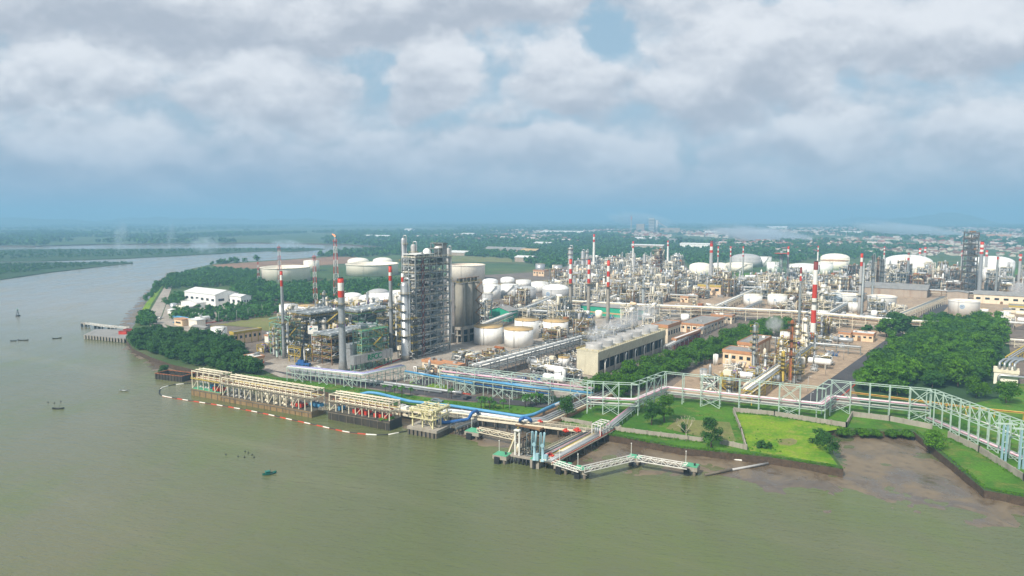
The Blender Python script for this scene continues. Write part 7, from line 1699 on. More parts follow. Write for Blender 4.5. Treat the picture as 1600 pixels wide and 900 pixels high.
PAL = {
    'beige': dict(fm='beige', rail='beige', dm='deck', pm=('beige', 'silver', 'white', 'greyt'), vm=('beige', 'greyt', 'white', 'silver')),
    'brown': dict(fm='brown', rail='yellow', dm='deck', pm=('silver', 'brown', 'beige', 'grey'), vm=('greyt', 'rusty', 'silver', 'beige')),
    'grey': dict(fm='grey', rail='yellow', dm='deck', pm=('silver', 'white', 'grey', 'steel'), vm=('silver', 'white', 'greyt')),
    'cream': dict(fm='cream', rail='yellow', dm='roofg', pm=('wht', 'beige', 'silver', 'cream'), vm=('cream', 'white', 'orange', 'silver')),
    'yellow': dict(fm='yellow', rail='yellow', dm='deck', pm=('beige', 'yellow', 'silver', 'purple'), vm=('beige', 'greyt', 'silver')),
    'dark': dict(fm='steel', rail='brown', dm='deck', pm=('steel', 'brown', 'silver', 'grey'), vm=('steel', 'brown', 'greyt')),
}
PROTO = {}; UNITS = []
def put_unit(key, x, y, rz, label, group, ztop=None):
    w_, d_, h, fl, pal, seed = key
    UNITS.append((y, key, x, rz, label, group))
def place_unit(y, key, x, rz, label, group):
    w_, d_, h, fl, pal, seed = key
    if key not in PROTO: PROTO[key] = [(n, mb.mesh(n, slim(mb))) for n, mb in lite(w_, d_, h, fl, seed, **PAL[pal])]
    t = thing('process_unit', label, 'process unit', (x, y, LAND), rz, group)
    for n, me in PROTO[key]: o = bpy.data.objects.new(n, me); COL.objects.link(o); o.parent = t
    return t
CPROTO = {}
def put_column(x, y, h, r, m, pm, seed, label, group):
    key = (h, r, m, pm)
    if key not in CPROTO:
        t = thing('distillation_column', label, 'column', (x, y, LAND), 0, group); column_parts(t, r, h, m, 3, pm, seed=seed); CPROTO[key] = (t, [o for o in SC.objects if o.parent == t])
    else: copy_thing(CPROTO[key][0], (x, y, LAND), random.uniform(0, 6.28), label, group, None, CPROTO[key][1])
DPROTO = {}
def put_drum(x, y, rz, m, label, group):
    if m not in DPROTO:
        t = thing('horizontal_drum', label, 'drum', (x, y, LAND), rz, group); mb = MB(); mb.hcyl((-6, 0, 4.2), (6, 0, 4.2), 1.9, 14, I[m]); put(mb, 'shell', t)
        for s in (-3.5, 3.5): mb = MB(); mb.box(s, 0, 0, 1.0, 3.0, 3.0, I['conc']); put(mb, 'saddle', t)
        mb = MB(); mb.tube([(0, 0, 6), (0, 0, 7.4), (3, 0, 7.4), (3, 3, 7.4), (3, 3, .2)], .3, 7, I['silver']); put(mb, 'pipe', t); DPROTO[m] = (t, [o for o in SC.objects if o.parent == t])
    else: copy_thing(DPROTO[m][0], (x, y, LAND), rz, label, group, None, DPROTO[m][1])
SPROTO = {}
def put_skid(x, y, rz, m, label, group):
    if m not in SPROTO:
        t = thing('pump_skid', label, 'pump skid', (x, y, LAND), rz, group); mb = MB(); mb.box(0, 0, 0, 7, 4, .5, I['conc']); put(mb, 'plinth', t)
        for s in (-2.2, 0, 2.2): mb = MB(); mb.hcyl((s, -1.3, 1.3), (s, 1.0, 1.3), .6, 10, I[m]); put(mb, 'pump', t)
        rs = random.Random(5); mb = MB(); g_piping(mb, rs, -3.5, 3.5, -2, 2, .6, 3.6, 9, ('silver', m, 'grey'), (.12, .25)); put(mb, 'pipework', t); SPROTO[m] = (t, [o for o in SC.objects if o.parent == t])
    else: copy_thing(SPROTO[m][0], (x, y, LAND), rz, label, group, None, SPROTO[m][1])
KX = {}
def put_tanklet(x, y, m, label, group):
    if m not in KX:
        t = thing('process_tank', label, 'tank', (x, y, LAND), 0, group); mb = MB(); mb.lathe([(3.2, 0), (3.2, 6.5)], 0, 0, 20, I[m]); put(mb, 'shell', t); mb = MB(); mb.dome(0, 0, 6.5, 3.2, .9, 20, I[m]); put(mb, 'roof', t); mb = MB()
        for s in (-.25, .25): mb.bar((s, -3.4, 0), (s, -3.4, 7.3), .12, None, I['steel'])
        put(mb, 'ladder', t); KX[m] = (t, [o for o in SC.objects if o.parent == t])
    else: copy_thing(KX[m][0], (x, y, LAND), random.uniform(0, 6), label, group, random.choice(((1, 1, 1), (.8, .8, .9), (1.2, 1.2, .9))), KX[m][1])
def put_cabin(x, y, rz, w_, d_, h, wall_, roof_, label, group):
    t = thing('plant_cabin', label, 'building', (x, y, LAND), rz, group); mb = MB(); mb.box(0, 0, 0, w_, d_, h, I[wall_]); put(mb, 'wall', t); mb = MB(); mb.box(0, 0, h + .01, w_ + .8, d_ + .8, .6, I[roof_]); put(mb, 'roof', t); mb = MB(); mb.box(0, -d_ / 2 - .05, h * .4, w_ * .6, .1, h * .25, I['glass']); put(mb, 'window', t)
MARK = [(G(x, y), n) for x, y, n in [(447, 441, 'the big cream flat tank'), (452, 503, 'the two white tanks of the left unit'), (444, 560, 'the slim silver chimney'), (526, 470, 'the burning flare'), (493, 476, 'the unlit lattice flare'), (536, 580, 'the thickest grey chimney'), (489, 515, 'the billboard'), (474, 572, 'the black crane'), (578, 489, 'the white domed cluster'), (612, 548, 'the red crowned chimney'), (634, 562, 'the fat silver regenerator'), (575, 560, 'the green furnace frame'),
 (675, 548, 'the towering dark structure'), (730, 528, 'the concrete silos'), (763, 540, 'the two front tan-roofed tanks'), (868, 530, 'the tan-roofed tank standing alone'), (823, 531, 'the tall tan-roofed tank'), (787, 503, 'the small teal shed'), (823, 472, 'the grey emblem tank'), (868, 472, 'the wide grey domed tank'), (796, 465, 'the white tank group'), (891, 494, 'the leftmost banded stack'), (919, 492, 'the middle banded stack'), (949, 505, 'the nearest banded stack'), (960, 496, 'the long teal shed'),
 (881, 574, 'the small tan-roofed tank'), (920, 590, 'the near end of the cooling tower'), (1010, 560, 'the far end of the cooling tower'), (890, 440, 'the tallest pale column'), (913, 432, 'the hazy pair of columns'), (928, 424, 'the slim red tipped stack'), (969, 438, 'the dark grey column'), (985, 470, 'the cream tower block'), (1006, 440, 'the slim grey column'), (1031, 434, 'the pinkish steel frame'), (1043, 416, 'the skirted white stack'), (1075, 473, 'the small orange cabin'), (1094, 433, 'the bright cream domes'), (1110, 450, 'the thick grey chimney'), (1110, 462, 'the peach furnace block'),
 (1143, 506, 'the low peach building'), (1099, 522, 'the wide peach building'), (1140, 432, 'the three thin vents'), (1165, 418, 'the grey blue dome'), (1219, 448, 'the green lattice tower'), (1176, 479, 'the left small emblem tank'), (1214, 480, 'the right small emblem tank'), (1256, 434, 'the wide low white tank'), (1248, 512, 'the slim dark banded stack'), (1269, 534, 'the thick banded stack'), (1284, 506, 'the white tank by the banded stack'), (1300, 484, 'the slate blue shed'), (1342, 490, 'the tall red tipped grey stack'), (1364, 535, 'the long orange cabin'), (1377, 486, 'the left round emblem tank'), (1505, 493, 'the right round emblem tank'), (1360, 452, 'the dark column cluster'), (1400, 462, 'the huge brown warehouse'), (1417, 432, 'the biggest white dome'), (1440, 448, 'the rusty heater bank'), (1512, 462, 'the dark cracking tower'), (1529, 463, 'the silver banded chimney'), (1549, 433, 'the rightmost white dome'), (1591, 450, 'the rightmost red topped stack'), (1303, 423, 'the rusty topped cream tank'), (1521, 516, 'the white tank with the stair'), (1570, 497, 'the little white tanks'),
 (1177, 575, 'the tall grey column'), (1181, 562, 'the tall peach substation'), (1150, 574, 'the lower peach annex'), (1234, 600, 'the rusty brown column'), (1222, 598, 'the yellow scaffolded column'), (1256, 545, 'the fat cream vessel'), (1118, 571, 'the slim white upright tank'), (1099, 596, 'the grey corner silo'), (690, 588, 'the orange pump house'), (399, 574, 'the guard house'), (385, 539, 'the peach switch house'), (337, 480, 'the long white hall'), (343, 537, 'the slanted white tank'), (300, 504, 'the blue roofed lean-to'), (251, 498, 'the left road')]]
def near(x, y):
    m, n = min(MARK, key=lambda q: (q[0].x - x) ** 2 + (q[0].y - y) ** 2); sx = x / y * FPX - m.x / m.y * FPX; sy = (y - m.y) / mpp(y) * .25
    if abs(sx) > abs(sy): return ('right of ' if sx > 0 else 'left of ') + n
    return ('behind ' if sy > 0 else 'in front of ') + n
LG = {}
def lg(label, group):
    """things that look alike in the same spot share both label and group"""
    return label, LG.setdefault(label, group)
def fill(region, where, step, seed, pal, hs, mix, colh=(14, 30), jitter=.18):
    """where: the phrase that places the gear; mix: weights of unit, column, drum, skid, small tank, cabin"""
    P = np.array([tuple(G(*p))[:2] for p in region]); rs = random.Random(seed)
    A = [(Vector((p[0], p[1], 0)).dot(VV), Vector((p[0], p[1], 0)).dot(UU)) for p in P]
    a0, a1 = min(a[0] for a in A), max(a[0] for a in A); b0, b1 = min(a[1] for a in A), max(a[1] for a in A)
    a = a0
    while a < a1:
        b = b0
        while b < b1:
            p = VV * (a + rs.uniform(-jitter, jitter) * step) + UU * (b + rs.uniform(-jitter, jitter) * step); b += step
            if not inside(np.array([p.x]), np.array([p.y]), P)[0]: continue
            k = rs.choices(('unit', 'column', 'drum', 'skid', 'tank', 'cabin'), mix)[0]; pl = rs.choice(pal); rz = -AZ + rs.choice((0, math.pi / 2, math.pi, -math.pi / 2)); nr = near(p.x, p.y)
            if k == 'unit':
                w_, d_, h, fl = rs.choice(hs)
                if not free(p.x, p.y, max(w_, d_) * .42): k = 'skid'
                else: put_unit((w_, d_, h, fl, pl, rs.randrange(2)), p.x, p.y, rz, *lg(f'{"tall" if h > 15 else "low" if h < 8 else "middling"} {pl} framed process unit {nr}', f'{pl} process units {where}')); PTS.append((p.x, p.y, max(w_, d_) * .42)); continue
            if not free(p.x, p.y, 3.2): continue
            if k == 'column':
                m, nm = rs.choice((('silver', 'silver'), ('greyt', 'pale grey'), ('cream', 'cream'), ('grey', 'dull grey'))); h = rs.choice((colh[0], (colh[0] + colh[1]) / 2, colh[1])); r = rs.choice((.9, 1.3))
                put_column(p.x, p.y, h, r, m, rs.choice(('yellow', 'beige')), rs.randrange(99), *lg(f'{"tall" if h > 25 else "short" if h <= colh[0] else "middling"} {nm} column {nr}', f'{nm} columns {where}')); PTS.append((p.x, p.y, 2.4))
            elif k == 'drum': m, nm = rs.choice((('silver', 'silver'), ('white', 'white'), ('beige', 'beige'))); put_drum(p.x, p.y, rz, m, *lg(f'{nm} horizontal drum on saddles {nr}', f'{nm} drums {where}')); PTS.append((p.x, p.y, 4.5))
            elif k == 'skid': m, nm = rs.choice((('greyt', 'pale grey'), ('beige', 'beige'), ('dblue', 'blue'), ('silver', 'silver'))); put_skid(p.x, p.y, rz, m, *lg(f'{nm} pump skid with tangled pipes {nr}', f'{nm} pump skids {where}')); PTS.append((p.x, p.y, 3))
            elif k == 'tank': m, nm = rs.choice((('white', 'white'), ('cream', 'cream'), ('silver', 'silver'))); put_tanklet(p.x, p.y, m, *lg(f'{nm} small process tank {nr}', f'{nm} small tanks {where}')); PTS.append((p.x, p.y, 3.5))
            else: 
                wl = rs.choice(('orange', 'cream', 'peach')); put_cabin(p.x, p.y, rz, rs.uniform(8, 14), rs.uniform(6, 9), rs.uniform(4, 6), wl, rs.choice(('roofw', 'roofg', 'fascia')), *lg(f'small {wl} flat roofed cabin {nr}', f'cabins {where}')); PTS.append((p.x, p.y, 6))
        a += step
B1 = [(14, 18, 12, 2), (12, 20, 18, 3), (18, 14, 9, 2), (12, 12, 24, 4)]; B4 = [(14, 18, 10, 2), (12, 20, 14, 3), (18, 14, 7, 1), (16, 14, 9, 2), (12, 12, 19, 4)]; B2 = [(12, 14, 8, 2), (9, 12, 12, 3), (14, 10, 6, 1)]; B3 = [(10, 12, 8, 2), (9, 13, 13, 3), (13, 9, 6, 1), (9, 9, 18, 3)]
fill([(845, 470), (868, 440), (900, 424), (1075, 432), (1085, 468), (1000, 478), (930, 474)], 'in the middle units', 16.5, 1, ('beige', 'cream', 'grey', 'brown', 'beige', 'brown'), B4, (5, .9, 1.2, 1.8, .5, .3), (11, 26))
fill([(895, 424), (905, 413), (1060, 410), (1075, 432)], 'in the hazy rear units', 23, 2, ('beige', 'grey', 'brown'), B4, (5, .9, 1, 1, .5, .3), (12, 26))
fill([(1085, 468), (1080, 438), (1165, 438), (1290, 440), (1345, 450), (1340, 462), (1275, 480), (1160, 464)], 'around the thick grey chimney', 18, 3, ('beige', 'brown', 'cream', 'grey', 'brown'), B4, (5, 2, 1.4, 1.6, .5, .3), (12, 22))
fill([(1290, 440), (1330, 430), (1600, 440), (1720, 450), (1720, 466), (1640, 470), (1460, 453), (1345, 452)], 'in the rusty units', 19, 4, ('brown', 'dark', 'beige', 'grey'), B1, (5, 2, 1, .8, .4, .2), (14, 26))
fill([(870, 505), (880, 478), (1010, 484), (1130, 488), (1110, 500), (1060, 504), (1020, 500), (960, 518)], 'by the teal shed', 14, 5, ('cream', 'beige', 'grey', 'brown'), B3, (4, 1, 1.6, 2, .4, .1), (8, 14))
fill([(1130, 488), (1160, 482), (1290, 482), (1330, 500), (1250, 496)], 'by the small emblem tanks', 14, 6, ('beige', 'brown', 'grey'), B3, (4, 1, 1.4, 1.6, .4, .2), (8, 14))
fill([(1320, 503), (1345, 488), (1470, 482), (1480, 506), (1380, 505)], 'around the round emblem tanks', 15, 7, ('beige', 'grey'), B2, (2.4, .6, 1.4, 2, .6, .4), (6, 10))
fill([(1530, 515), (1540, 490), (1720, 486), (1720, 520)], 'near the right edge', 17, 8, ('beige', 'yellow', 'grey'), B2, (2, .5, 1.2, 2, 1, 1), (6, 10))
fill([(1185, 605), (1178, 578), (1208, 556), (1290, 505), (1318, 506), (1300, 530), (1262, 560), (1250, 600)], 'in the right hand yard', 10.5, 9, ('yellow', 'grey', 'brown', 'beige'), [(8, 9, 7, 2), (7, 11, 11, 3), (10, 7, 5, 1)], (4.4, 2, 1, 2.4, .4, 0), (8, 16))
fill([(1075, 614), (1100, 592), (1135, 580), (1190, 582), (1200, 608), (1180, 620)], 'at the near end of the right hand yard', 10, 10, ('yellow', 'grey', 'beige'), [(7, 8, 5, 1), (7, 9, 8, 2)], (3, .8, 1.2, 2.8, .6, 0), (6, 11))
fill([(1260, 585), (1275, 560), (1305, 530), (1322, 540), (1290, 572)], 'on the pale paving', 11, 11, ('grey',), [(7, 7, 5, 1)], (.6, .2, 1, 2.4, .6, .2), (5, 8))
fill([(700, 560), (735, 552), (800, 556), (765, 575), (745, 580)], 'before the tan-roofed tanks', 10, 12, ('grey', 'brown', 'dark'), [(9, 12, 5, 1), (8, 9, 4, 1)], (4, .2, 1, 2, .2, 0), (5, 8))
fill([(795, 600), (840, 575), (900, 560), (905, 585), (870, 604)], 'beside the cooling tower', 10, 13, ('yellow', 'beige', 'grey'), [(8, 9, 4, 1), (7, 8, 6, 2)], (3, .3, 1, 2.6, .4, 0), (5, 8))
fill([(800, 530), (880, 500), (905, 480), (960, 505), (900, 535), (845, 560)], 'along the main pipe rack', 11.5, 14, ('grey', 'brown', 'beige'), B3, (4, .7, 1.4, 2, .2, 0), (7, 12))
fill([(880, 555), (960, 520), (1040, 505), (1030, 520), (960, 545), (900, 570)], 'behind the cooling tower', 12, 24, ('grey', 'beige'), B3, (4, .7, 1.4, 2, .2, 0), (7, 12))
fill([(745, 508), (770, 480), (860, 474), (890, 478), (860, 500), (800, 505)], 'between the teal sheds', 14, 15, ('grey', 'beige', 'brown'), B3, (3, .6, 1.6, 2, .2, .1), (7, 12))
fill([(395, 566), (420, 540), (430, 520), (440, 530), (425, 562)], 'near the guard house', 12, 16, ('yellow', 'grey'), [(7, 9, 4, 1)], (1, .2, 1, 3, .3, .2), (5, 8))
fill([(420, 556), (450, 500), (560, 486), (625, 496), (632, 545), (560, 560), (470, 572)], 'inside the left unit', 9.5, 17, ('grey', 'yellow', 'dark'), [(8, 9, 9, 2), (8, 8, 14, 3)], (3, 3, 1, 1.5, .1, 0), (10, 22))
fill([(250, 500), (265, 480), (300, 486), (330, 510), (300, 518)], 'in the left yard', 14, 18, ('grey',), [(7, 7, 4, 1)], (.3, .1, .6, 1, 1, 2), (5, 7))
fill([(655, 590), (680, 575), (720, 578), (735, 600), (700, 602)], 'by the orange pump house', 10, 19, ('yellow', 'grey'), [(6, 7, 4, 1)], (1, .1, 1, 3, .4, 0), (5, 7))
UNITS.sort(key=lambda u: mpp(u[0]) / u[1][2])
for u in UNITS[:255]: place_unit(*u)
rest = MB(); LT = {}
for (y, key, x, rz, label, group) in UNITS[255:]:      # the farthest and smallest, a few pixels each: one mass
    if key not in LT: LT[key] = lite(*key[:4], key[5], **PAL[key[4]])
    c_, s_ = math.cos(rz), math.sin(rz)
    for n, mb in LT[key]:
        b = len(rest.v); rest.v += [(x + q[0] * c_ - q[1] * s_, y + q[0] * s_ + q[1] * c_, LAND + q[2]) for q in mb.v]
        rest.f += [tuple(b + i for i in f) for f in mb.f]; rest.mi += mb.mi; rest.sm += mb.sm
if rest.v: tag(put(rest, 'far_process_units'), 'hazy jumble of the smallest far process units', 'process units', kind='stuff')
# cross racks that tie the blocks together
for i, (pix, m) in enumerate([([(880, 452), (1000, 458), (1090, 463)], 'beige'), ([(905, 432), (1000, 436), (1075, 440)], 'grey'), ([(930, 476), (1010, 440), (1050, 420)], 'beige'), ([(1085, 447), (1200, 450), (1340, 456)], 'grey'), ([(1120, 478), (1180, 452), (1225, 432)], 'beige'), ([(1300, 446), (1420, 452), (1600, 461)], 'brown'), ([(830, 486), (900, 489)], 'grey'), ([(740, 512), (850, 470), (905, 446)], 'grey'), ([(1255, 512), (1310, 480), (1350, 458)], 'grey'), ([(1165, 610), (1215, 575), (1265, 540)], 'yellow'), ([(1255, 470), (1345, 476)], 'beige')]):
    rack(['beige pipe rack crossing the crowded middle units', 'grey hazy pipe rack under the pale columns', 'beige pipe rack running inland through the middle units', 'long grey pipe rack behind the thick grey chimney', 'beige pipe rack running inland right of the thick grey chimney', 'brown pipe rack before the big white domes', 'short grey pipe rack left of the three banded stacks', 'grey pipe rack running inland from the silos to the white tank group', 'grey pipe rack running inland by the slate shed', 'yellow pipe rack inside the right hand yard', 'beige pipe rack by the slate shed'][i],
         GP(pix, 10), [4.0, 7.0], None, 6, 11, m, [(-2.2, 7, .4, 'silver'), (-1, 7, .3, 'beige'), (.2, 7, .45, 'white'), (1.4, 7, .3, 'grey'), (2.3, 7, .35, 'silver'), (-1, 4, .3, 'grey'), (1, 4, .35, 'beige')], thick=.4, brace=6)
# low furnace blocks and pale sheds that show as light patches
# lamp posts
def lamp(px, py, label, h=9.0):
    g = G(px, py); t = thing('lamp_post', label, 'lamp post', g, random.uniform(0, 6), 'lamp posts ' + label.split(' post ')[1]); mb = MB(); mb.lathe([(.14, 0), (.09, h)], 0, 0, 6, I['greyt']); put(mb, 'pole', t); mb = MB(); mb.bar((0, 0, h), (1.4, 0, h + .2), .09, None, I['greyt']); mb.box(1.5, 0, h + .1, .7, .3, .15, I['wht']); put(mb, 'lamp_head', t)
for px, py in ((315, 508), (342, 505), (388, 499), (410, 494), (430, 490), (370, 503)): lamp(px, py, 'pale lamp post along the red kerb of the left meadow', 10)
for px, py in ((796, 643), (700, 622), (620, 612), (575, 602), (905, 640), (664, 618)): lamp(px, py, 'slim lamp post along the shore road', 8)
for px, py in ((1262, 612), (1290, 585), (1318, 562), (1345, 544), (1266, 640)): lamp(px, py, 'slim lamp post beside the plant road', 8)
# ------------------------------------------------------------------ town, works and hills in the distance
TILE = [mat('tile_red', '8C5F50', .85, var=.25, scale=.05), mat('tile_pale', 'B9AFA6', .8, var=.15, scale=.05), mat('tile_brown', '7A5A4C', .85, var=.2, scale=.05)]
WALLW = mat('house_wall', 'CFC6B6', .85, var=.1, scale=.05)
def house_mb(w_, d_, h, mb=None, ox=0, oy=0, oz=0, rz=0, ri=1):
    mb = mb or MB(); c, s = math.cos(rz), math.sin(rz)
    T = lambda x, y, z: (ox + x * c - y * s, oy + x * s + y * c, oz + z)
    W_, D_ = w_ / 2, d_ / 2; mb.quad_box([T(-W_, -D_, 0), T(W_, -D_, 0), T(W_, D_, 0), T(-W_, D_, 0), T(-W_, -D_, h), T(W_, -D_, h), T(W_, D_, h), T(-W_, D_, h)], 0)
    e = .8; rh = d_ * .3
    for sg in (-1, 1): mb.face([T(-W_ - e, sg * (D_ + e), h - .3), T(W_ + e, sg * (D_ + e), h - .3), T(W_ + e, 0, h + rh), T(-W_ - e, 0, h + rh)], ri)
    for sg in (-1, 1): mb.face([T(sg * W_, -D_, h), T(sg * W_, D_, h), T(sg * W_, 0, h + rh * .9)], 0)
    return mb
HM = [[house_mb(w_, d_, h).mesh('house', [WALLW, TILE[k]]) for k in range(3)] for (w_, d_, h) in ((11, 9, 4), (15, 10, 5), (9, 9, 6), (22, 12, 6))]
def town(region, n, seed, dens):
    P = np.array([tuple(G(*p))[:2] for p in region]); rs = np.random.RandomState(seed); x0, y0 = P.min(0); x1, y1 = P.max(0)
    X = rs.uniform(x0, x1, n); Y = rs.uniform(y0, y1, n); k = inside(X, Y, P) & (fbm(X * .003 + 9, Y * .0016 + 9, seed, 4) > dens)
    return np.stack([X[k], Y[k]], 1)
tnear = town([(1130, 398), (1110, 384), (1240, 376), (1420, 372), (1640, 374), (1760, 380), (1760, 398), (1580, 404), (1470, 400), (1360, 398), (1240, 396)], 1500, 5, .46)
mid = town([(1080, 374), (1060, 362), (1300, 356), (1800, 358), (1900, 376), (1640, 374), (1420, 372), (1240, 375)], 8000, 6, .49)
mid2 = town([(640, 374), (690, 362), (1000, 360), (1060, 372), (900, 380)], 1500, 8, .52)
sel = tnear[np.argsort(tnear[:, 1])]; ind = sel[:290]; rs = random.Random(31)
for (x, y) in ind:
    k = rs.choices((0, 1, 2), (5, 3, 2))[0]; o = bpy.data.objects.new('house', HM[rs.choices((0, 1, 2, 3), (4, 3, 2, .6))[0]][k]); COL.objects.link(o); o.location = (x, y, LAND); o.rotation_euler = (0, 0, rs.uniform(0, 3.14)); s = rs.uniform(.8, 1.25); o.scale = (s, s, s * .9)
    tag(o, ['red tiled', 'pale roofed', 'brown roofed'][k] + ' small house in the town beyond the white dome tanks', 'house', ['red tiled', 'pale roofed', 'brown roofed'][k] + ' houses of the near town')
def town_mass(pts, label, seed, sc=1.0):
    rs = random.Random(seed); mb = MB()
    for (x, y) in pts: s = sc * rs.uniform(.9, 1.9); house_mb(rs.uniform(9, 20) * s, rs.uniform(8, 12) * s, rs.uniform(4, 7) * s, mb, x, y, LAND, rs.uniform(0, 3.14), rs.choices((1, 2, 3), (4, 4, 2))[0])
    tag(mb.obj('far_town', [WALLW] + TILE), label, 'houses', kind='stuff')
town_mass(np.concatenate([sel[290:], mid]), 'sprawl of tiny red and white roofs fading towards the skyline', 3, .8); town_mass(mid2, 'scattered roofs in the plain behind the silos', 4, .9)
def far_shed(px, py, w_, d_, h, label, wall_='clad', roof_='roofw', rz=-AZ):
    g = G(px, py); t = thing('far_hall', label, 'building', g, rz); mb = MB(); mb.box(0, 0, 0, w_, d_, h, I[wall_]); put(mb, 'wall', t); mb = MB()
    for s in (-1, 1): mb.quad_box([(-w_ / 2 - 1, s * (d_ / 2 + 1), h), (w_ / 2 + 1, s * (d_ / 2 + 1), h), (w_ / 2 + 1, 0, h + d_ * .14), (-w_ / 2 - 1, 0, h + d_ * .14), (-w_ / 2 - 1, s * (d_ / 2 + 1), h + .5), (w_ / 2 + 1, s * (d_ / 2 + 1), h + .5), (w_ / 2 + 1, 0, h + d_ * .14 + .5), (-w_ / 2 - 1, 0, h + d_ * .14 + .5)], I[roof_])
    put(mb, 'roof', t)
for a in [(792, 395, 120, 40, 9, 'long grey roofed hall in the plain right of the silos', 'clad', 'roofg'), (830, 397, 45, 30, 9, 'pink brown hall at the end of the long grey roofed one', 'rusty', 'tan'), (822, 409, 40, 24, 9, 'small pale hall among the trees behind the white tanks'), (640, 362, 60, 40, 14, 'left one of two pale blocks on the hazy plain', 'white'), (733, 370, 70, 40, 12, 'right one of two pale blocks on the hazy plain', 'white'), (880, 366, 260, 60, 10, 'long pale strip of halls on the hazy plain'), (1185, 365, 120, 50, 12, 'white hall in the far town', 'white'), (1215, 358, 150, 60, 14, 'white hall at the back of the far town', 'white'), (1330, 366, 100, 40, 10, 'long white roof in the right far town', 'white'), (1450, 363, 120, 40, 10, 'long pale roof at the far right town', 'white'), (850, 384, 60, 30, 8, 'pale hall in the dark grove behind the silver tanks', 'white'), (1010, 376, 90, 40, 8, 'pale roof in the grove left of the thick grey chimney'), (1115, 366, 90, 40, 10, 'grey hall at the left end of the far town', 'greyt'), (720, 399, 50, 30, 7, 'low hall on the dry field behind the tall steel structure'), (590, 372, 160, 40, 8, 'pale strip by the river head'), (1560, 372, 90, 40, 10, 'orange roofed hall in the right town', 'clad', 'fascia')]: far_shed(*a)
# cement works
g = G(1012, 363); s = mpp(g.y); t = thing('cement_works', 'pale cement works with a tall tower, hazy on the skyline', 'factory', g, -.3)
mb = MB(); mb.box(-11 * s, 0, 0, 12 * s, 40, 13 * s, I['clad']); put(mb, 'raw_mill', t); mb = MB(); mb.box(6 * s, 0, 0, 9 * s, 30, 22 * s, I['greyt'])
for k in range(5): mb.box(6 * s, 0, k * 4.4 * s + 4, 10.5 * s, 36, .6 * s, I['steel'])
put(mb, 'preheater_tower', t); mb = MB(); mb.cyl(14 * s, 0, 0, 2.4 * s, 19 * s, 16, I['greyt']); put(mb, 'silo', t); mb = MB(); mb.box(34 * s, 0, 0, 30 * s, 40, 7 * s, I['clad']); put(mb, 'hall', t); mb = MB(); mb.bar((12 * s, 0, 18 * s), (30 * s, 0, 7 * s), 1.2 * s, None, I['greyt']); put(mb, 'conveyor', t)
stack(986, 363, 338, 1.6, 'hazy red and white stack left of the cement works', 'greyt', [(.8, 1, 'red')], 1.2)
# power station
g = G(1355, 350); s = mpp(g.y); t = thing('power_station', 'faint bluish power station with stacks on the right skyline', 'factory', g)
for x, w_, h_ in ((-18, 6, 9), (0, 10, 8), (14, 8, 10), (24, 12, 9)): mb = MB(); mb.box(x * s, 0, 0, w_ * s, 60, h_ * s, I['slate']); put(mb, 'boiler_house', t)
for x, h_ in ((-24, 20), (-2, 20), (22, 15)): mb = MB(); mb.lathe([(.7 * s, 0), (.5 * s, h_ * s)], x * s, 0, 10, I['slate']); put(mb, 'stack', t)
# hills
def hill(px0, px1, D, hpx, seed, name='far_hill'):
    n = 60; V = []; F = []; rs = np.random.RandomState(seed); ph = rs.rand(4) * 6
    x0 = (px0 - 800) / FPX * D; x1 = (px1 - 800) / FPX * D; L = x1 - x0
    for i in range(n + 1):
        u = i / n; e = math.sin(math.pi * u) ** .8 * (.7 + .18 * math.sin(u * 9 + ph[0]) + .1 * math.sin(u * 21 + ph[1]) + .06 * math.sin(u * 47 + ph[2]))
        for j in range(9):
            w_ = j / 8; prof = math.sin(math.pi * w_) ** 1.2; V.append((x0 + L * u, D + (w_ - .5) * 1800, 2 + e * prof * (hpx * D / FPX + 90) * (1 + .12 * math.sin(u * 60 + j * 2.2))))
    for i in range(n):
        for j in range(8): a = i * 9 + j; F.append((a, a + 9, a + 10, a + 1))
    o = bpy.data.objects.new(name, mesh_np(name, V, F, [MATS['plain_land']], smooth=True)); COL.objects.link(o); tag(o, kind='structure')
hill(-500, 260, 9000, 7, 3); hill(120, 560, 10500, 4, 4); hill(1395, 1520, 9500, 11, 5); hill(1300, 1440, 11500, 3, 6)
# far bay beyond the plain on the right
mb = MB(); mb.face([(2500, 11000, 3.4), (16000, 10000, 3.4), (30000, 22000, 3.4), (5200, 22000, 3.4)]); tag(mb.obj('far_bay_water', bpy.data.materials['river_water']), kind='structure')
# ------------------------------------------------------------------ steam and smoke: small clouds of real volume
def vapour(name, col, dens, scale, lo=.42, hi=.72, emis=0.0):
    m = bpy.data.materials.new(name); m.use_nodes = True; m.node_tree.nodes.clear(); t = NT(m.node_tree)
    tcx = t.n.new('ShaderNodeTexCoord'); P = tcx.outputs['Object']
    n = t.noise(P, scale, 4, .6, dist=.4)
    L = t.n.new('ShaderNodeVectorMath'); L.operation = 'LENGTH'; t.l.new(P, L.inputs[0])
    edge = t.rng(L.outputs['Value'], .35, 1.0, 1.0, 0.0)
    d = t.m('MULTIPLY', t.m('MULTIPLY', t.rng(n, lo, hi), edge), dens)
    v = t.n.new('ShaderNodeVolumePrincipled'); v.inputs['Color'].default_value = (*col, 1); t.l.new(d, v.inputs['Density']); v.inputs['Anisotropy'].default_value = .2
    o = t.n.new('ShaderNodeOutputMaterial'); t.l.new(v.outputs[0], o.inputs['Volume']); return m
def puff(loc, sc, m, label, cat='steam', rot=(0, 0, 0), name='steam'):
    mb = MB(); mb.sphere(0, 0, 0, 1.0, 16, 10); o = mb.obj(name, m); o.location = loc; o.scale = sc; o.rotation_euler = rot; tag(o, label, cat, kind='stuff')
STM = vapour('steam_volume', (.95, .95, .97), .11, 2.2, .36, .62)
c, rz, w_, d_, h = CTB
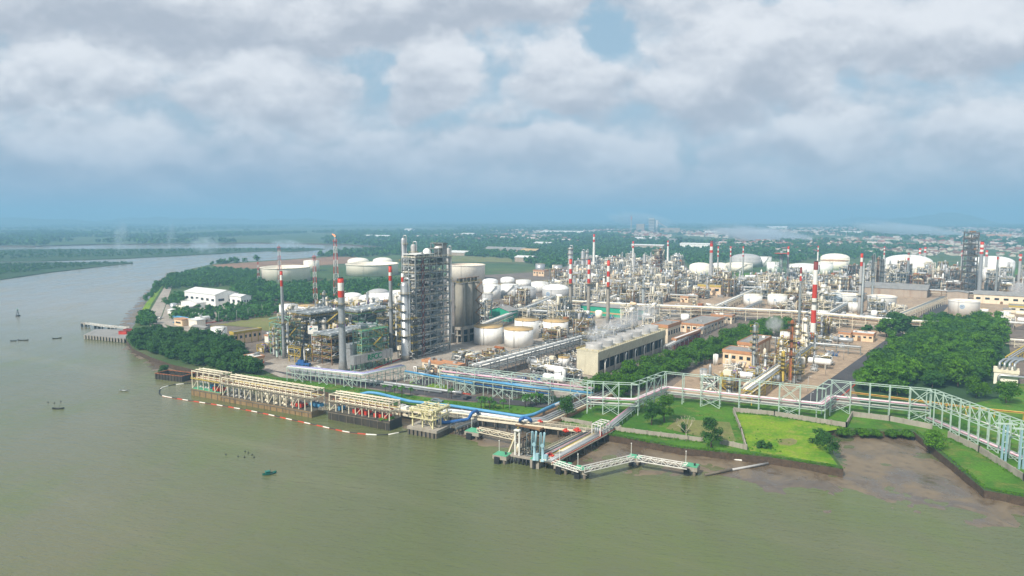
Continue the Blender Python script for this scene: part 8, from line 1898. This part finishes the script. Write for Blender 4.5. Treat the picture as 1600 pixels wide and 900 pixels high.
for k in range(5):
    y = -d_ / 2 + (k + .7) * d_ / 5.2; p = local(c, rz, -2, y, LAND + h + 8 + 1.2 * k); puff(p, (8.5, 10, 6.5), STM, ['white steam above the nearest fan stack of the cooling tower', 'white steam over the near half of the cooling tower', 'white steam over the middle of the cooling tower', 'white steam over the far half of the cooling tower', 'white steam above the far end of the cooling tower'][k])
STM2 = vapour('dense_steam', (.97, .97, .98), .2, 1.6, .36, .6)
g = G(1222, 530); puff((g.x - 4, g.y + 6, LAND + 10), (8, 7, 9), STM2, 'dense white steam cloud beside the banded stack'); g = G(1590, 466); puff((g.x, g.y, LAND + 10), (12, 10, 11), STM2, 'white steam cloud at the right edge before the stores'); g = G(1078, 578); puff((g.x, g.y, LAND + 4), (3.5, 3, 4), STM2, 'small jet of steam at the near end of the avenue')
SMK = vapour('blue_smoke', (.75, .86, .95), .034, 1.6, .36, .66)
for (px, py, rx, rz_, lb) in [(190, 396, 16, 34, 'left column of thin blue smoke over the river islands'), (268, 392, 10, 30, 'right column of thin blue smoke over the river islands'), (320, 396, 30, 18, 'wide wisp of smoke on the river island'), (450, 389, 36, 10, 'pale smoke behind the hazy lattice mast'), (1190, 378, 100, 15, 'broad veil of blue smoke over the left of the town'), (1420, 370, 100, 13, 'broad veil of blue smoke over the right of the town'), (1000, 354, 60, 14, 'smoke veil at the cement works')]:
    g = G(px, py); s = mpp(g.y); puff((g.x, g.y, LAND + rz_ * s * .75), (rx * s, rx * s * .6, rz_ * s), SMK if s > 2.2 else SMK, lb, 'smoke', (0, .12, 0), 'smoke')
# ------------------------------------------------------------------ haze: the damp air between here and the horizon
hm = bpy.data.materials.new('haze_air'); hm.use_nodes = True; hm.node_tree.nodes.clear()
hv = hm.node_tree.nodes.new('ShaderNodeVolumePrincipled')
hv.inputs['Color'].default_value = (*HAZE_COLOR, 1); hv.inputs['Density'].default_value = HAZE_DENSITY
hv.inputs['Anisotropy'].default_value = 0.0
ho = hm.node_tree.nodes.new('ShaderNodeOutputMaterial'); hm.node_tree.links.new(hv.outputs[0], ho.inputs['Volume'])
mb = MB(); mb.quad_box([(-41000, -2500, -3), (41000, -2500, -3), (41000, 47000, -3), (-41000, 47000, -3), (-41000, -2500, HAZE_TOP), (41000, -2500, HAZE_TOP), (41000, 47000, HAZE_TOP), (-41000, 47000, HAZE_TOP)])
tag(mb.obj('haze', hm), 'pale blue haze filling the air towards the horizon', 'haze', kind='stuff')
for o in SC.objects:
    if o.parent is None and o.get('category') and not o.get('kind'): o['kind'] = 'thing'
